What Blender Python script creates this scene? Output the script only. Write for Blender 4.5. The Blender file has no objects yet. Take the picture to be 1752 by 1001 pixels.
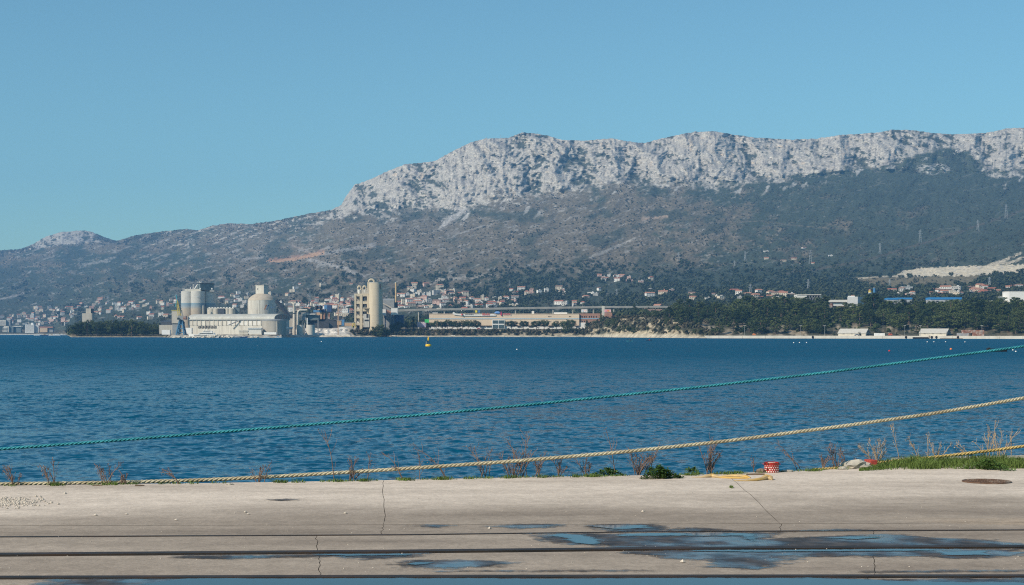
import bpy, bmesh, math, random
import numpy as np
from mathutils import Vector, Matrix

# ---------------------------------------------------------------- camera, sky, sun, exposure
F = 2736.0          # focal length in photo pixels (1752 wide)
HZ = 569.5          # photo row of the horizon
CAM = 4.5           # eye height above the sea
Q = 2.6             # top of the near quay above the sea
scene = bpy.context.scene
COL = scene.collection
cam_d = bpy.data.cameras.new('camera'); cam = bpy.data.objects.new('camera', cam_d); COL.objects.link(cam)
cam.location = (0, 0, CAM); cam.rotation_euler = (math.pi/2, 0, 0)
cam_d.sensor_width = 36.0; cam_d.lens = 36.0*F/1752.0
cam_d.shift_y = (HZ-500.5)/1752.0
cam_d.clip_start = 0.1; cam_d.clip_end = 40000.0
scene.camera = cam

SUN_AZ = math.radians(-128.0)      # clockwise from +Y (view direction): behind the camera, to its left
SUN_EL = math.radians(36.0)
sunv = Vector((math.sin(SUN_AZ)*math.cos(SUN_EL), math.cos(SUN_AZ)*math.cos(SUN_EL), math.sin(SUN_EL)))
world = bpy.data.worlds.new('World'); scene.world = world; world.use_nodes = True
wn = world.node_tree.nodes; wl = world.node_tree.links
bg = wn['Background']
sky = wn.new('ShaderNodeTexSky'); sky.sky_type = 'NISHITA'; sky.sun_disc = False
sky.sun_elevation = SUN_EL; sky.sun_rotation = SUN_AZ % (2*math.pi)
sky.altitude = 0.0; sky.air_density = 1.0; sky.dust_density = 0.5; sky.ozone_density = 1.6
tint = wn.new('ShaderNodeMix'); tint.data_type = 'RGBA'; tint.blend_type = 'MULTIPLY'
tint.inputs[0].default_value = 1.0; tint.inputs[7].default_value = (0.685, 1.02, 1.01, 1)
wl.new(sky.outputs[0], tint.inputs[6]); wl.new(tint.outputs[2], bg.inputs[0])
bg.inputs[1].default_value = 0.11
sun_d = bpy.data.lights.new('sun', 'SUN'); sun_d.energy = 5.0; sun_d.angle = math.radians(0.53); sun_d.color = (1.0, 0.88, 0.72)
sun = bpy.data.objects.new('sun', sun_d); COL.objects.link(sun)
sun.rotation_euler = sunv.to_track_quat('Z', 'Y').to_euler(); sun.location = (-50, -50, 60)
vs = scene.view_settings
vs.view_transform = 'Standard'; vs.look = 'None'; vs.gamma = 1.0; vs.exposure = 0.0; vs.use_curve_mapping = False
scene.cycles.use_denoising = False
scene.cycles.filter_width = 1.15
scene.cycles.use_adaptive_sampling = False
scene.cycles.max_bounces = 6; scene.cycles.diffuse_bounces = 2; scene.cycles.glossy_bounces = 3
scene.cycles.volume_bounces = 1; scene.cycles.transparent_max_bounces = 12
scene.cycles.sample_clamp_indirect = 4.0

# ---------------------------------------------------------------- helpers
def wx(px, D): return (px-876.0)/F*D
def wz(py, D): return CAM-(py-HZ)/F*D
def m2(px, D): return px/F*D            # pixels to metres at a distance
def gp(px, py, z=Q):                    # a photo pixel on the near quay
    D = (CAM-z)*F/(py-HZ)
    return (wx(px, D), D, z)
rng = random.Random(7)
nrs = np.random.RandomState(11)

_perm = np.random.RandomState(3).permutation(256)
_perm = np.concatenate([_perm, _perm, _perm])
_gr = np.random.RandomState(5).uniform(0, 2*np.pi, 256)
_gx, _gy = np.cos(_gr), np.sin(_gr)
def perlin(x, y, seed=0):
    x = np.asarray(x, float)+seed*17.13; y = np.asarray(y, float)+seed*9.71
    xi = np.floor(x).astype(int); yi = np.floor(y).astype(int)
    xf = x-xi; yf = y-yi
    u = xf*xf*xf*(xf*(xf*6-15)+10); v = yf*yf*yf*(yf*(yf*6-15)+10)
    def g(ix, iy, fx, fy):
        h = _perm[_perm[(ix) & 255]+(iy & 255)]
        return _gx[h]*fx+_gy[h]*fy
    a = g(xi, yi, xf, yf); b = g(xi+1, yi, xf-1, yf); c = g(xi, yi+1, xf, yf-1); d = g(xi+1, yi+1, xf-1, yf-1)
    return ((a+(b-a)*u)*(1-v)+(c+(d-c)*u)*v)*1.5
def fbm(x, y, o=4, seed=0):
    s = 0; a = 1.0; t = 0
    for i in range(o):
        s = s+a*perlin(x*2**i, y*2**i, seed+i*3); t += a; a *= 0.5
    return s/t
def ridged(x, y, o=3, seed=0):
    s = 0; a = 1.0; t = 0
    for i in range(o):
        s = s+a*(1-np.abs(perlin(x*2**i, y*2**i, seed+i*5))*1.6); t += a; a *= 0.5
    return s/t
def sst(a, b, x):
    t = np.clip((x-a)/(b-a), 0, 1); return t*t*(3-2*t)

ORG = {}
def tag(o, label=None, cat=None, group=None, kind=None):
    if label: o['label'] = label
    if cat: o['category'] = cat
    if group: o['group'] = group
    if kind: o['kind'] = kind
    return o
def empty(name, loc, label=None, cat=None, group=None):
    o = bpy.data.objects.new(name, None); COL.objects.link(o); o.location = loc; o.empty_display_size = 0.5
    ORG[o.name] = Vector(loc)
    return tag(o, label, cat, group)
def link_mesh(name, me, mat=None, parent=None, loc=None):
    o = bpy.data.objects.new(name, me); COL.objects.link(o)
    if mat is not None and len(me.materials) == 0:
        for m in (mat if isinstance(mat, (list, tuple)) else [mat]): me.materials.append(m)
    if parent is not None:
        o.parent = parent
        ORG[o.name] = ORG.get(parent.name, Vector((0, 0, 0)))
    if loc is not None: o.location = loc
    return o

class MB:
    """Collects simple shapes in world coordinates; build() links them as one mesh object."""
    def __init__(s): s.v = []; s.f = []; s.mi = []
    def add(s, vs, fs, mi=0):
        n = len(s.v); s.v += [tuple(p) for p in vs]; s.f += [tuple(n+i for i in f) for f in fs]; s.mi += [mi]*len(fs); return s
    def box(s, c, size, rz=0.0, mi=0):          # c = centre of the bottom face
        w, d, h = size[0]/2, size[1]/2, size[2]; ca, sa = math.cos(rz), math.sin(rz)
        P = []
        for z in (0, h):
            for x, y in ((-w, -d), (w, -d), (w, d), (-w, d)):
                P.append((c[0]+x*ca-y*sa, c[1]+x*sa+y*ca, c[2]+z))
        return s.add(P, [(3, 2, 1, 0), (4, 5, 6, 7), (0, 1, 5, 4), (1, 2, 6, 5), (2, 3, 7, 6), (3, 0, 4, 7)], mi)
    def cyl(s, c, r, h, n=24, r2=None, mi=0, cap=True):
        r2 = r if r2 is None else r2; P = []
        for z, rr in ((0, r), (h, r2)):
            for i in range(n):
                a = 2*math.pi*i/n; P.append((c[0]+rr*math.cos(a), c[1]+rr*math.sin(a), c[2]+z))
        fs = [(i, (i+1) % n, n+(i+1) % n, n+i) for i in range(n)]
        if cap: fs += [tuple(range(n-1, -1, -1)), tuple(range(n, 2*n))]
        return s.add(P, fs, mi)
    def lathe(s, c, prof, n=32, mi=0):          # prof = [(r, z)...] bottom to top
        P = []
        for r, z in prof:
            for i in range(n):
                a = 2*math.pi*i/n; P.append((c[0]+r*math.cos(a), c[1]+r*math.sin(a), c[2]+z))
        fs = []
        for k in range(len(prof)-1):
            for i in range(n):
                j = (i+1) % n; fs.append((k*n+i, k*n+j, (k+1)*n+j, (k+1)*n+i))
        fs.append(tuple(range(n-1, -1, -1))); fs.append(tuple((len(prof)-1)*n+i for i in range(n)))
        return s.add(P, fs, mi)
    def tube(s, pts, r, n=6, mi=0, cap=True):   # r number or list
        pts = [Vector(p) for p in pts]; P = []; m = len(pts)
        up = Vector((0, 0, 1))
        for k, p in enumerate(pts):
            t = (pts[min(k+1, m-1)]-pts[max(k-1, 0)])
            t = t.normalized() if t.length > 0 else up
            a = up if abs(t.z) < 0.95 else Vector((0, 1, 0))
            x = t.cross(a).normalized(); y = x.cross(t)
            rr = r[k] if isinstance(r, (list, tuple)) else r
            for i in range(n):
                q = 2*math.pi*i/n; P.append(p+x*(rr*math.cos(q))+y*(rr*math.sin(q)))
        fs = [(k*n+i, (k+1)*n+i, (k+1)*n+(i+1) % n, k*n+(i+1) % n) for k in range(m-1) for i in range(n)]
        if cap: fs += [tuple(range(n)), tuple((m-1)*n+i for i in range(n-1, -1, -1))]
        return s.add(P, fs, mi)
    def prism(s, poly, z0, z1, mi=0):           # ground polygon, counter-clockwise
        n = len(poly); P = [(p[0], p[1], z0) for p in poly]+[(p[0], p[1], z1) for p in poly]
        return s.add(P, [tuple(range(n-1, -1, -1)), tuple(range(n, 2*n))]+[(i, (i+1) % n, n+(i+1) % n, n+i) for i in range(n)], mi)
    def extr(s, prof, a, b, mi=0):              # profile [(t,z)] swept from point a to b; t runs across (left of a->b)
        a = Vector(a); b = Vector(b); d = (b-a); d.z = 0; d.normalize(); nrm = Vector((-d.y, d.x, 0))
        n = len(prof); P = [a+nrm*t+Vector((0, 0, z)) for t, z in prof]+[b+nrm*t+Vector((0, 0, z)) for t, z in prof]
        return s.add(P, [tuple(range(n)), tuple(range(2*n-1, n-1, -1))]+[(i, n+i, n+(i+1) % n, (i+1) % n) for i in range(n)], mi)
    def quad(s, a, b, c, d, mi=0): return s.add([a, b, c, d], [(0, 1, 2, 3)], mi)
    def mesh(s, name, org=(0, 0, 0)):
        o = Vector(org); me = bpy.data.meshes.new(name)
        me.from_pydata([(p[0]-o.x, p[1]-o.y, p[2]-o.z) for p in s.v], [], s.f)
        if any(s.mi): me.polygons.foreach_set('material_index', s.mi)
        me.update(); return me
    def build(s, name, mat, parent=None, smooth=False, fix=False, kind=None):
        org = ORG.get(parent.name, Vector((0, 0, 0))) if parent else Vector((0, 0, 0))
        me = s.mesh(name, org)
        if fix:
            bm = bmesh.new(); bm.from_mesh(me); bmesh.ops.recalc_face_normals(bm, faces=bm.faces); bm.to_mesh(me); bm.free()
        if smooth:
            me.polygons.foreach_set('use_smooth', [True]*len(me.polygons))
            try: me.set_sharp_from_angle(angle=math.radians(40))
            except Exception: pass
        o = link_mesh(name, me, mat, parent)
        if kind: o['kind'] = kind
        return o
def base_of(mb):
    xs = [p[0] for p in mb.v]; ys = [p[1] for p in mb.v]; zs = [p[2] for p in mb.v]
    return Vector(((min(xs)+max(xs))/2, (min(ys)+max(ys))/2, min(zs)))
def single(name, mb, mat, label, cat, group=None, smooth=False, fix=False):     # a thing that is one mesh, origin at its base
    b = base_of(mb); me = mb.mesh(name, b)
    if fix:
        bm = bmesh.new(); bm.from_mesh(me); bmesh.ops.recalc_face_normals(bm, faces=bm.faces); bm.to_mesh(me); bm.free()
    if smooth:
        me.polygons.foreach_set('use_smooth', [True]*len(me.polygons))
        try: me.set_sharp_from_angle(angle=math.radians(40))
        except Exception: pass
    o = link_mesh(name, me, mat); o.location = b
    return tag(o, label, cat, group)

# ---------------------------------------------------------------- materials
MATS = {}
def nd(nt, typ, **kw):
    n = nt.nodes.new(typ)
    for k, v in kw.items(): setattr(n, k, v)
    return n
def mat(name, col, rough=0.8, var=0.15, scale=1.0, bump=0.0, metal=0.0, spec=0.3, stretch=(1, 1, 1), col2=None, thr=(0.45, 0.65), scale2=None, coords='Object'):
    """Plain procedural surface: base colour broken by noise; col2 = worn or stained second colour in patches."""
    if name in MATS: return MATS[name]
    m = bpy.data.materials.new(name); m.use_nodes = True; nt = m.node_tree; L = nt.links
    b = nt.nodes['Principled BSDF']; b.inputs['Roughness'].default_value = rough; b.inputs['Metallic'].default_value = metal
    b.inputs['Specular IOR Level'].default_value = spec
    tc = nd(nt, 'ShaderNodeTexCoord'); mp = nd(nt, 'ShaderNodeMapping'); mp.inputs[3].default_value = stretch
    L.new(tc.outputs[coords], mp.inputs[0])
    nz = nd(nt, 'ShaderNodeTexNoise'); nz.inputs['Scale'].default_value = scale; nz.inputs['Detail'].default_value = 6.0
    L.new(mp.outputs[0], nz.inputs[0])
    rp = nd(nt, 'ShaderNodeValToRGB')
    rp.color_ramp.elements[0].position = 0.3; rp.color_ramp.elements[1].position = 0.7
    rp.color_ramp.elements[0].color = tuple(c*(1-var) for c in col)+(1,)
    rp.color_ramp.elements[1].color = tuple(min(1, c*(1+var)) for c in col)+(1,)
    L.new(nz.outputs[0], rp.inputs[0]); out = rp.outputs[0]
    if col2:
        n2 = nd(nt, 'ShaderNodeTexNoise'); n2.inputs['Scale'].default_value = scale2 or scale*0.4; n2.inputs['Detail'].default_value = 8.0
        n2.inputs['Roughness'].default_value = 0.65
        L.new(mp.outputs[0], n2.inputs[0])
        mr = nd(nt, 'ShaderNodeMapRange'); mr.inputs[1].default_value = thr[0]; mr.inputs[2].default_value = thr[1]
        L.new(n2.outputs[0], mr.inputs[0])
        mx = nd(nt, 'ShaderNodeMix', data_type='RGBA'); mx.inputs[7].default_value = tuple(col2)+(1,)
        L.new(mr.outputs[0], mx.inputs[0]); L.new(out, mx.inputs[6]); out = mx.outputs[2]
    L.new(out, b.inputs['Base Color'])
    if bump:
        bp = nd(nt, 'ShaderNodeBump'); bp.inputs['Strength'].default_value = 1.0; bp.inputs['Distance'].default_value = bump
        L.new(nz.outputs[0], bp.inputs['Height']); L.new(bp.outputs[0], b.inputs['Normal'])
    MATS[name] = m; return m
def leafmat(name, c1, c2, scale=0.5):
    m = bpy.data.materials.new(name); m.use_nodes = True; nt = m.node_tree; L = nt.links
    b = nt.nodes['Principled BSDF']; b.inputs['Roughness'].default_value = 0.75; b.inputs['Specular IOR Level'].default_value = 0.15
    oi = nd(nt, 'ShaderNodeObjectInfo'); tc = nd(nt, 'ShaderNodeTexCoord'); nz = nd(nt, 'ShaderNodeTexNoise'); nz.inputs['Scale'].default_value = scale
    nz.inputs['Detail'].default_value = 3.0
    L.new(tc.outputs['Object'], nz.inputs[0])
    ad = nd(nt, 'ShaderNodeMath', operation='MULTIPLY_ADD'); ad.inputs[1].default_value = 0.45; L.new(oi.outputs['Random'], ad.inputs[0])
    sb = nd(nt, 'ShaderNodeMath', operation='SUBTRACT'); L.new(nz.outputs[0], sb.inputs[0]); sb.inputs[1].default_value = 0.22
    L.new(sb.outputs[0], ad.inputs[2])
    rp = nd(nt, 'ShaderNodeValToRGB'); rp.color_ramp.elements[0].position = 0.25; rp.color_ramp.elements[1].position = 0.75
    rp.color_ramp.elements[0].color = tuple(c1)+(1,); rp.color_ramp.elements[1].color = tuple(c2)+(1,)
    L.new(ad.outputs[0], rp.inputs[0]); L.new(rp.outputs[0], b.inputs['Base Color'])
    MATS[name] = m; return m
# ---------------------------------------------------------------- terrain: shore, town slope, mountain
def ip(x, pts):
    p = np.array(pts, float); return np.interp(x, p[:, 0], p[:, 1])
SKY = [(-900, 452), (-400, 440), (-150, 436), (0, 428.6), (37, 426), (60, 415.5), (78, 405), (105, 396.7), (145, 394.2), (160, 398), (175, 404.5), (197, 412.5), (215, 408), (230, 403), (265, 397.5), (320, 391.5), (340, 394), (360, 387), (390, 382), (430, 383.5), (470, 378), (500, 371.5), (530, 365), (540, 363.7), (567, 359), (584, 350.7), (591, 337), (607, 316), (636, 306), (656, 296), (694, 280.5), (718, 278.8), (745, 275), (759, 267), (786, 253), (807, 243), (831, 237), (869, 236), (893, 226.7), (920, 229), (939, 232.5), (961, 239.4), (999, 241), (1030, 238), (1047, 236.6), (1074, 241.8), (1102, 245), (1122, 239.4), (1156, 231.6), (1189, 225.3), (1223, 224.6), (1256, 230.5), (1293, 235.4), (1353, 239), (1398, 237), (1435, 231.6), (1472, 229), (1502, 226.8), (1528, 221.6), (1558, 222.3), (1591, 226.8), (1628, 229.8), (1673, 228.3), (1695, 226), (1725, 219.4), (1752, 218.6), (1850, 214), (2000, 222), (2300, 216), (2700, 225)]
BASE = [(-900, 462), (0, 441), (40, 433), (100, 419), (190, 416), (215, 417), (300, 425), (350, 420), (430, 412), (500, 398), (540, 386), (570, 374), (608, 368), (643, 371), (690, 363), (732, 364), (759, 370), (800, 356), (848, 345), (882, 334), (917, 341), (951, 337), (995, 323), (1040, 320), (1088, 314), (1156, 315), (1204, 319), (1249, 315), (1293, 311.6), (1342, 308), (1390, 300), (1435, 293), (1472, 289), (1509, 287), (1546, 274), (1584, 263), (1621, 256), (1658, 258), (1673, 274), (1695, 300), (1732, 304), (1752, 300), (1900, 300), (2700, 310)]
SHORE = [(-900, 3600), (100, 3600), (114, 3300), (121, 1660), (280, 1640), (300, 1500), (482, 1510), (500, 1690), (600, 1700), (660, 1740), (1000, 1740), (1060, 1560), (1150, 1420), (1215, 1335), (1752, 1195), (2700, 1000)]
def shoreD(x): return ip(x, SHORE)
CX = np.concatenate([np.linspace(-900, -90, 60), np.arange(-80, 1834, 2.0), np.linspace(1844, 2700, 60)])
ONE = np.ones_like(CX)
def zy(z, D): return HZ-(z-CAM)*F/D
Ds = shoreD(CX)
ctrl = []      # (D, photo row y) for each control curve, front to back
ctrl.append((Ds-14, zy(-1.6*ONE, Ds-14)))
ctrl.append((Ds, zy(0.25*ONE, Ds)))
bw = ip(CX, [(-900, 60), (110, 60), (122, 26), (300, 26), (480, 26), (505, 42), (600, 40), (660, 46), (1000, 46), (1060, 62), (1180, 60), (1215, 55), (2700, 55)])
z1 = ip(CX, [(-900, 4), (110, 4), (122, 2.4), (480, 2.6), (497, 4), (512, 9.5), (590, 10.5), (603, 8), (650, 8.2), (1000, 8.8), (1012, 13), (1040, 18), (1100, 20), (1150, 17), (1200, 9), (1218, 4.0), (2700, 5)])
ctrl.append((Ds+bw, zy(z1, Ds+bw)))
D1b = Ds+ip(CX, [(-900, 300), (110, 300), (122, 330), (480, 340), (600, 180), (1000, 190), (1060, 300), (1215, 540), (2700, 560)])
z1b = ip(CX, [(-900, 10), (110, 10), (122, 4), (480, 4.2), (505, 6), (600, 9.5), (1000, 10.5), (1040, 21), (1130, 24), (1200, 29), (1300, 32), (1420, 33), (1520, 30), (1752, 35), (2700, 36)])
ctrl.append((D1b, zy(z1b, D1b)))
D2 = ip(CX, [(-900, 4200), (90, 4200), (140, 3300), (250, 2700), (500, 2450), (1000, 2450), (1150, 2350), (1752, 2250), (2700, 2200)])
y2 = ip(CX, [(-900, 560), (90, 559), (140, 554), (300, 549), (500, 545), (620, 541), (1000, 534), (1130, 520), (1300, 512), (1500, 505), (1752, 498), (2700, 490)])
ctrl.append((D2, y2))
D3 = ip(CX, [(-900, 5200), (90, 5000), (200, 4300), (350, 3600), (600, 3250), (1000, 3150), (1752, 2900), (2700, 2800)])
y3 = ip(CX, [(-900, 528), (0, 527), (200, 519), (350, 513), (600, 503), (1000, 490), (1200, 488), (1400, 482), (1560, 474), (1752, 448), (2700, 430)])
ctrl.append((D3, y3))
D4 = ip(CX, [(-900, 7600), (150, 7300), (220, 6900), (350, 6300), (500, 5700), (600, 5250), (760, 5000), (1000, 4900), (1752, 4850), (2700, 4800)])
ysky = ip(CX, SKY); ybase = ip(CX, BASE)
yfoot = ip(CX, [(-900, 462), (0, 441), (100, 421), (200, 419), (300, 423), (400, 415), (500, 398), (570, 376), (640, 370), (760, 364), (850, 345), (950, 334), (1050, 321), (1156, 317), (1250, 315), (1342, 308), (1435, 298), (1550, 296), (1752, 300), (1900, 300), (2700, 310)])
ctrl.append((D4, yfoot))
D5 = D4+ip(CX, [(-900, 500), (200, 500), (540, 480), (620, 430), (2700, 430)])
ctrl.append((D5, ysky))
D6 = D5+500; ctrl.append((D6, zy(wz(ysky, D5)-160, D6)))
D7 = D5+2500; ctrl.append((D7, zy(wz(ysky, D5)-500, D7)))
SEG = [3, 16, 20, 40, 56, 140, 150, 6, 3]
hump = ip(CX, [(-900, 1), (1130, 1), (1215, 0.55), (2700, 0.55)])
TD = []; TY = []; TS = []
for k, n in enumerate(SEG):
    for j in range(n):
        f = j/n
        d_ = ctrl[k][0]*(1-f)+ctrl[k+1][0]*f; y_ = ctrl[k][1]*(1-f)+ctrl[k+1][1]*f
        if k == 2: y_ = zy(z1+(z1b-z1)*f**hump, d_)
        TD.append(d_); TY.append(y_); TS.append(k+f)
TD.append(ctrl[-1][0]); TY.append(ctrl[-1][1]); TS.append(len(SEG))
TD = np.array(TD); TY = np.array(TY); TS = np.array(TS)
NR, NC = TD.shape
XX = np.broadcast_to(CX, (NR, NC)); SS = np.broadcast_to(TS[:, None], (NR, NC))
r0 = sum(SEG[:3]); r1 = sum(SEG[:6])           # soften the joints between the straight pieces of the slope
for _ in range(2):
    for A in (TD, TY):
        B = A.copy()
        for w in range(1, 9): B[r0:r1-9] += A[r0+w:r1-9+w]+A[r0-w:r1-9-w]
        A[r0:r1-9] = B[r0:r1-9]/17.0
YY = TY.copy()
# relief
tcl = np.clip(SS-6, 0, 1)                         # 0 at the foot of the rock, 1 on the skyline
cl = sst(0.0, 0.12, SS-6)*np.where(SS <= 7, 1, np.clip(1-(SS-7)*2, 0, 1))
wxn = XX+14*fbm(XX/60, YY/60, 2, 21); wyn = YY+10*fbm(XX/50, YY/50, 2, 22)
butt = ridged((wxn-0.35*wyn)/95, wyn/150, 3, 31)
mid = ridged((wxn+0.25*wyn)/30, wyn/44, 3, 37)
fine = ridged(wxn/11, wyn/11, 3, 41)
ledge = fbm(wxn/70, wyn/7, 3, 45)
strat = ridged((wxn+1.1*wyn)/60, (wyn-0.45*wxn)/13, 3, 47)
relief = -120*butt-34*mid-10*fine-6*ledge-18*strat-16*ridged(wxn/9, wyn/34, 2, 46)
left_soft = ip(CX, [(-900, 0.55), (200, 0.6), (540, 0.7), (620, 1.0), (2700, 1.0)])
# bedding: steep bands of wall parted by narrow ledges
ph = (TS[:, None]-6)*5.2+1.1*fbm(XX/110, YY/46, 3, 48)+0.35*fbm(XX/18, YY/10, 2, 49)+XX/520
pf = ph-np.floor(ph); ledge_m = sst(0.70, 0.80, pf)*(1-sst(0.97, 1.0, pf))
TD = TD+cl*left_soft*(relief+120)
TD = TD+cl*left_soft*17*(sst(0.70, 1.0, pf)-pf)
slope = sst(3.2, 4.2, SS)*(1-sst(5.9, 6.15, SS))
TD = TD+slope*(-90*fbm((XX+0.5*YY)/120, YY/90, 3, 51)-34*ridged((XX+0.7*YY)/34, YY/40, 3, 52)-9*fbm(XX/8, YY/6, 2, 53))
low = sst(1.2, 1.8, SS)*(1-sst(3.0, 4.0, SS))
TD = TD+low*(4*fbm(XX/30, SS*6, 3, 55))
bank = sst(1.0, 1.3, SS)*(1-sst(1.9, 2.2, SS))*ip(CX, [(-900, 0), (480, 0), (510, 1), (1210, 1), (1230, 0), (2700, 0)])
TD = TD+bank*(-10*ridged(XX/12, YY/9, 3, 57)+5)
TY = TY-np.where(np.abs(SS-7) < 0.9, 1, 0)*(1.5*fbm(XX/7, YY/5, 3, 58)*sst(6.6, 7.0, SS))
TZ = CAM-(TY-HZ)/F*TD
TZ = np.where((SS > 1.0) & (SS < 3.0), TZ+0.5*low*fbm(XX/9, SS*9, 2, 59), TZ)
TXw = (XX-876)/F*TD

# surface colours (what grows and lies there)
def lerp3(a, b, t): return a+(np.array(b)-a)*t[..., None]
col = np.zeros((NR, NC, 3))+np.array((0.058, 0.071, 0.050))
n1 = fbm(XX/70, YY/40, 4, 61); n2 = fbm(XX/16, YY/9, 4, 62); n3 = fbm(XX/5, YY/3.2, 3, 63); st = fbm((XX-1.2*YY)/40, (YY+0.35*XX)/5, 3, 64)
gn = fbm(XX/3, YY/2.2, 2, 65)
brown = sst(-0.05, 0.25, n1*0.5+n2*0.3+ip(XX, [(-900, -0.05), (150, 0.0), (430, 0.14), (700, 0.24), (980, 0.26), (1180, 0.12), (1300, -0.12), (1752, -0.3), (2700, -0.3)])+0.12*np.sin((YY-330)/45))
col = lerp3(col, (0.160, 0.134, 0.096), brown*0.9)
dry = sst(0.12, 0.4, n2+0.3*n3+0.25*n1-0.1)*(1-sst(1250, 1500, XX))
col = lerp3(col, (0.29, 0.24, 0.18), dry*0.6)
# loose rock showing through the scrub, in streaks along the slope
rk = sst(0.22, 0.42, st*0.8+n3*0.55+ip(XX, [(-900, -0.1), (180, 0.02), (330, 0.1), (560, 0.06), (760, 0.05), (1000, 0.0), (1250, -0.12), (1500, -0.32), (2700, -0.35)])-0.12*sst(440, 500, YY))
col = lerp3(col, (0.33, 0.32, 0.30), rk*0.65*(SS > 4))
# dry walls, paths and thin outcrop lines
tl = sst(0.055, 0.012, np.abs(fbm((XX-0.7*YY)/90, (YY+0.28*XX)/15, 3, 74)))*sst(0.0, 0.25, fbm(XX/26, YY/11, 3, 75)+0.1)*(SS > 3.5)*ip(XX, [(-900, .8), (1150, 0.8), (1350, 0.35), (2700, 0.3)])
col = lerp3(col, (0.36, 0.335, 0.30), tl*0.42)
pz = sst(0.30, 0.45, fbm(XX/34, YY/13, 4, 76)+0.25*n3)*(SS > 4)*ip(XX, [(-900, .9), (1100, 0.9), (1300, 0.2), (2700, 0.1)])
col = lerp3(col, (0.27, 0.245, 0.215), pz*0.5)
gd = sst(0.10, 0.32, fbm((XX+0.8*YY)/60, YY/34, 4, 77))*(SS > 3.5)
col = lerp3(col, (0.048, 0.060, 0.042), gd*0.75)
# woods on the lower slope
wood = sst(0.0, 0.2, n1*0.6+n2*0.45+ip(XX, [(-900, -0.1), (450, -0.14), (700, -0.06), (900, 0.16), (1300, 0.22), (1700, 0.3), (2700, 0.3)]))*sst(440, 480, YY)*(SS > 3)
col = lerp3(col, (0.038, 0.055, 0.036), wood*0.9)
# limestone wall
sc = (ybase[None, :]-YY)/np.maximum(ybase-ysky, 5)[None, :]
rock = sst(-0.08, 0.12, sc+0.30*n2+0.12*n3+0.16*fbm(XX/55, YY/30, 2, 79))*(SS > 5.2)
dens = ip(XX, [(-900, 0.3), (30, 0.3), (70, 0.8), (160, 0.8), (205, 0.22), (300, 0.30), (540, 0.42), (575, 0.8), (640, 1), (2700, 1)])
left_rock = sst(0.0, 0.28, n3*0.7+st*0.5+dens-0.42)
rock = rock*np.where(XX < 600, left_rock, 1.0)
rockc = np.zeros((NR, NC, 3))+np.array((0.385, 0.368, 0.34))
rockc = lerp3(rockc, (0.47, 0.45, 0.41), sst(0.0, 0.4, n2))
rockc = lerp3(rockc, (0.22, 0.215, 0.215), sst(0.08, 0.4, fbm(XX/3.6, YY/15, 3, 66)+0.7*(0.55-strat)))
rockc = rockc*np.array((1.0, 0.975, 0.94))
rockc = lerp3(rockc, (0.50, 0.42, 0.33), sst(0.35, 0.55, fbm(XX/22, YY/14, 3, 67)))
col = lerp3(col, (0, 0, 0), rock)+rockc*rock[..., None]
# bushes in the clefts and on the ledges of the wall
cleft = 0.5*(0.66-mid)+0.7*(0.62-fine)
veg = sst(0.12, 0.26, cleft*0.8+0.45*(0.52-strat)+0.30*n3+0.34*n2-0.06+0.10*gn+0.55*(0.60-butt)+0.20*fbm(XX/90, YY/40, 3, 72)+0.06*ledge_m-0.035)*rock
col = lerp3(col, (0.045, 0.055, 0.038), veg*0.92)
# scree fans below the wall
fan = sst(0.26, 0.42, fbm((XX+0.75*YY)/15, (YY-0.25*XX)/26, 3, 68)+0.22*n3)*sst(-0.42, -0.06, sc)*(1-sst(-0.02, 0.02, sc))*(XX > 590)*(SS > 5)
col = lerp3(col, (0.46, 0.44, 0.41), fan*0.9)
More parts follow.
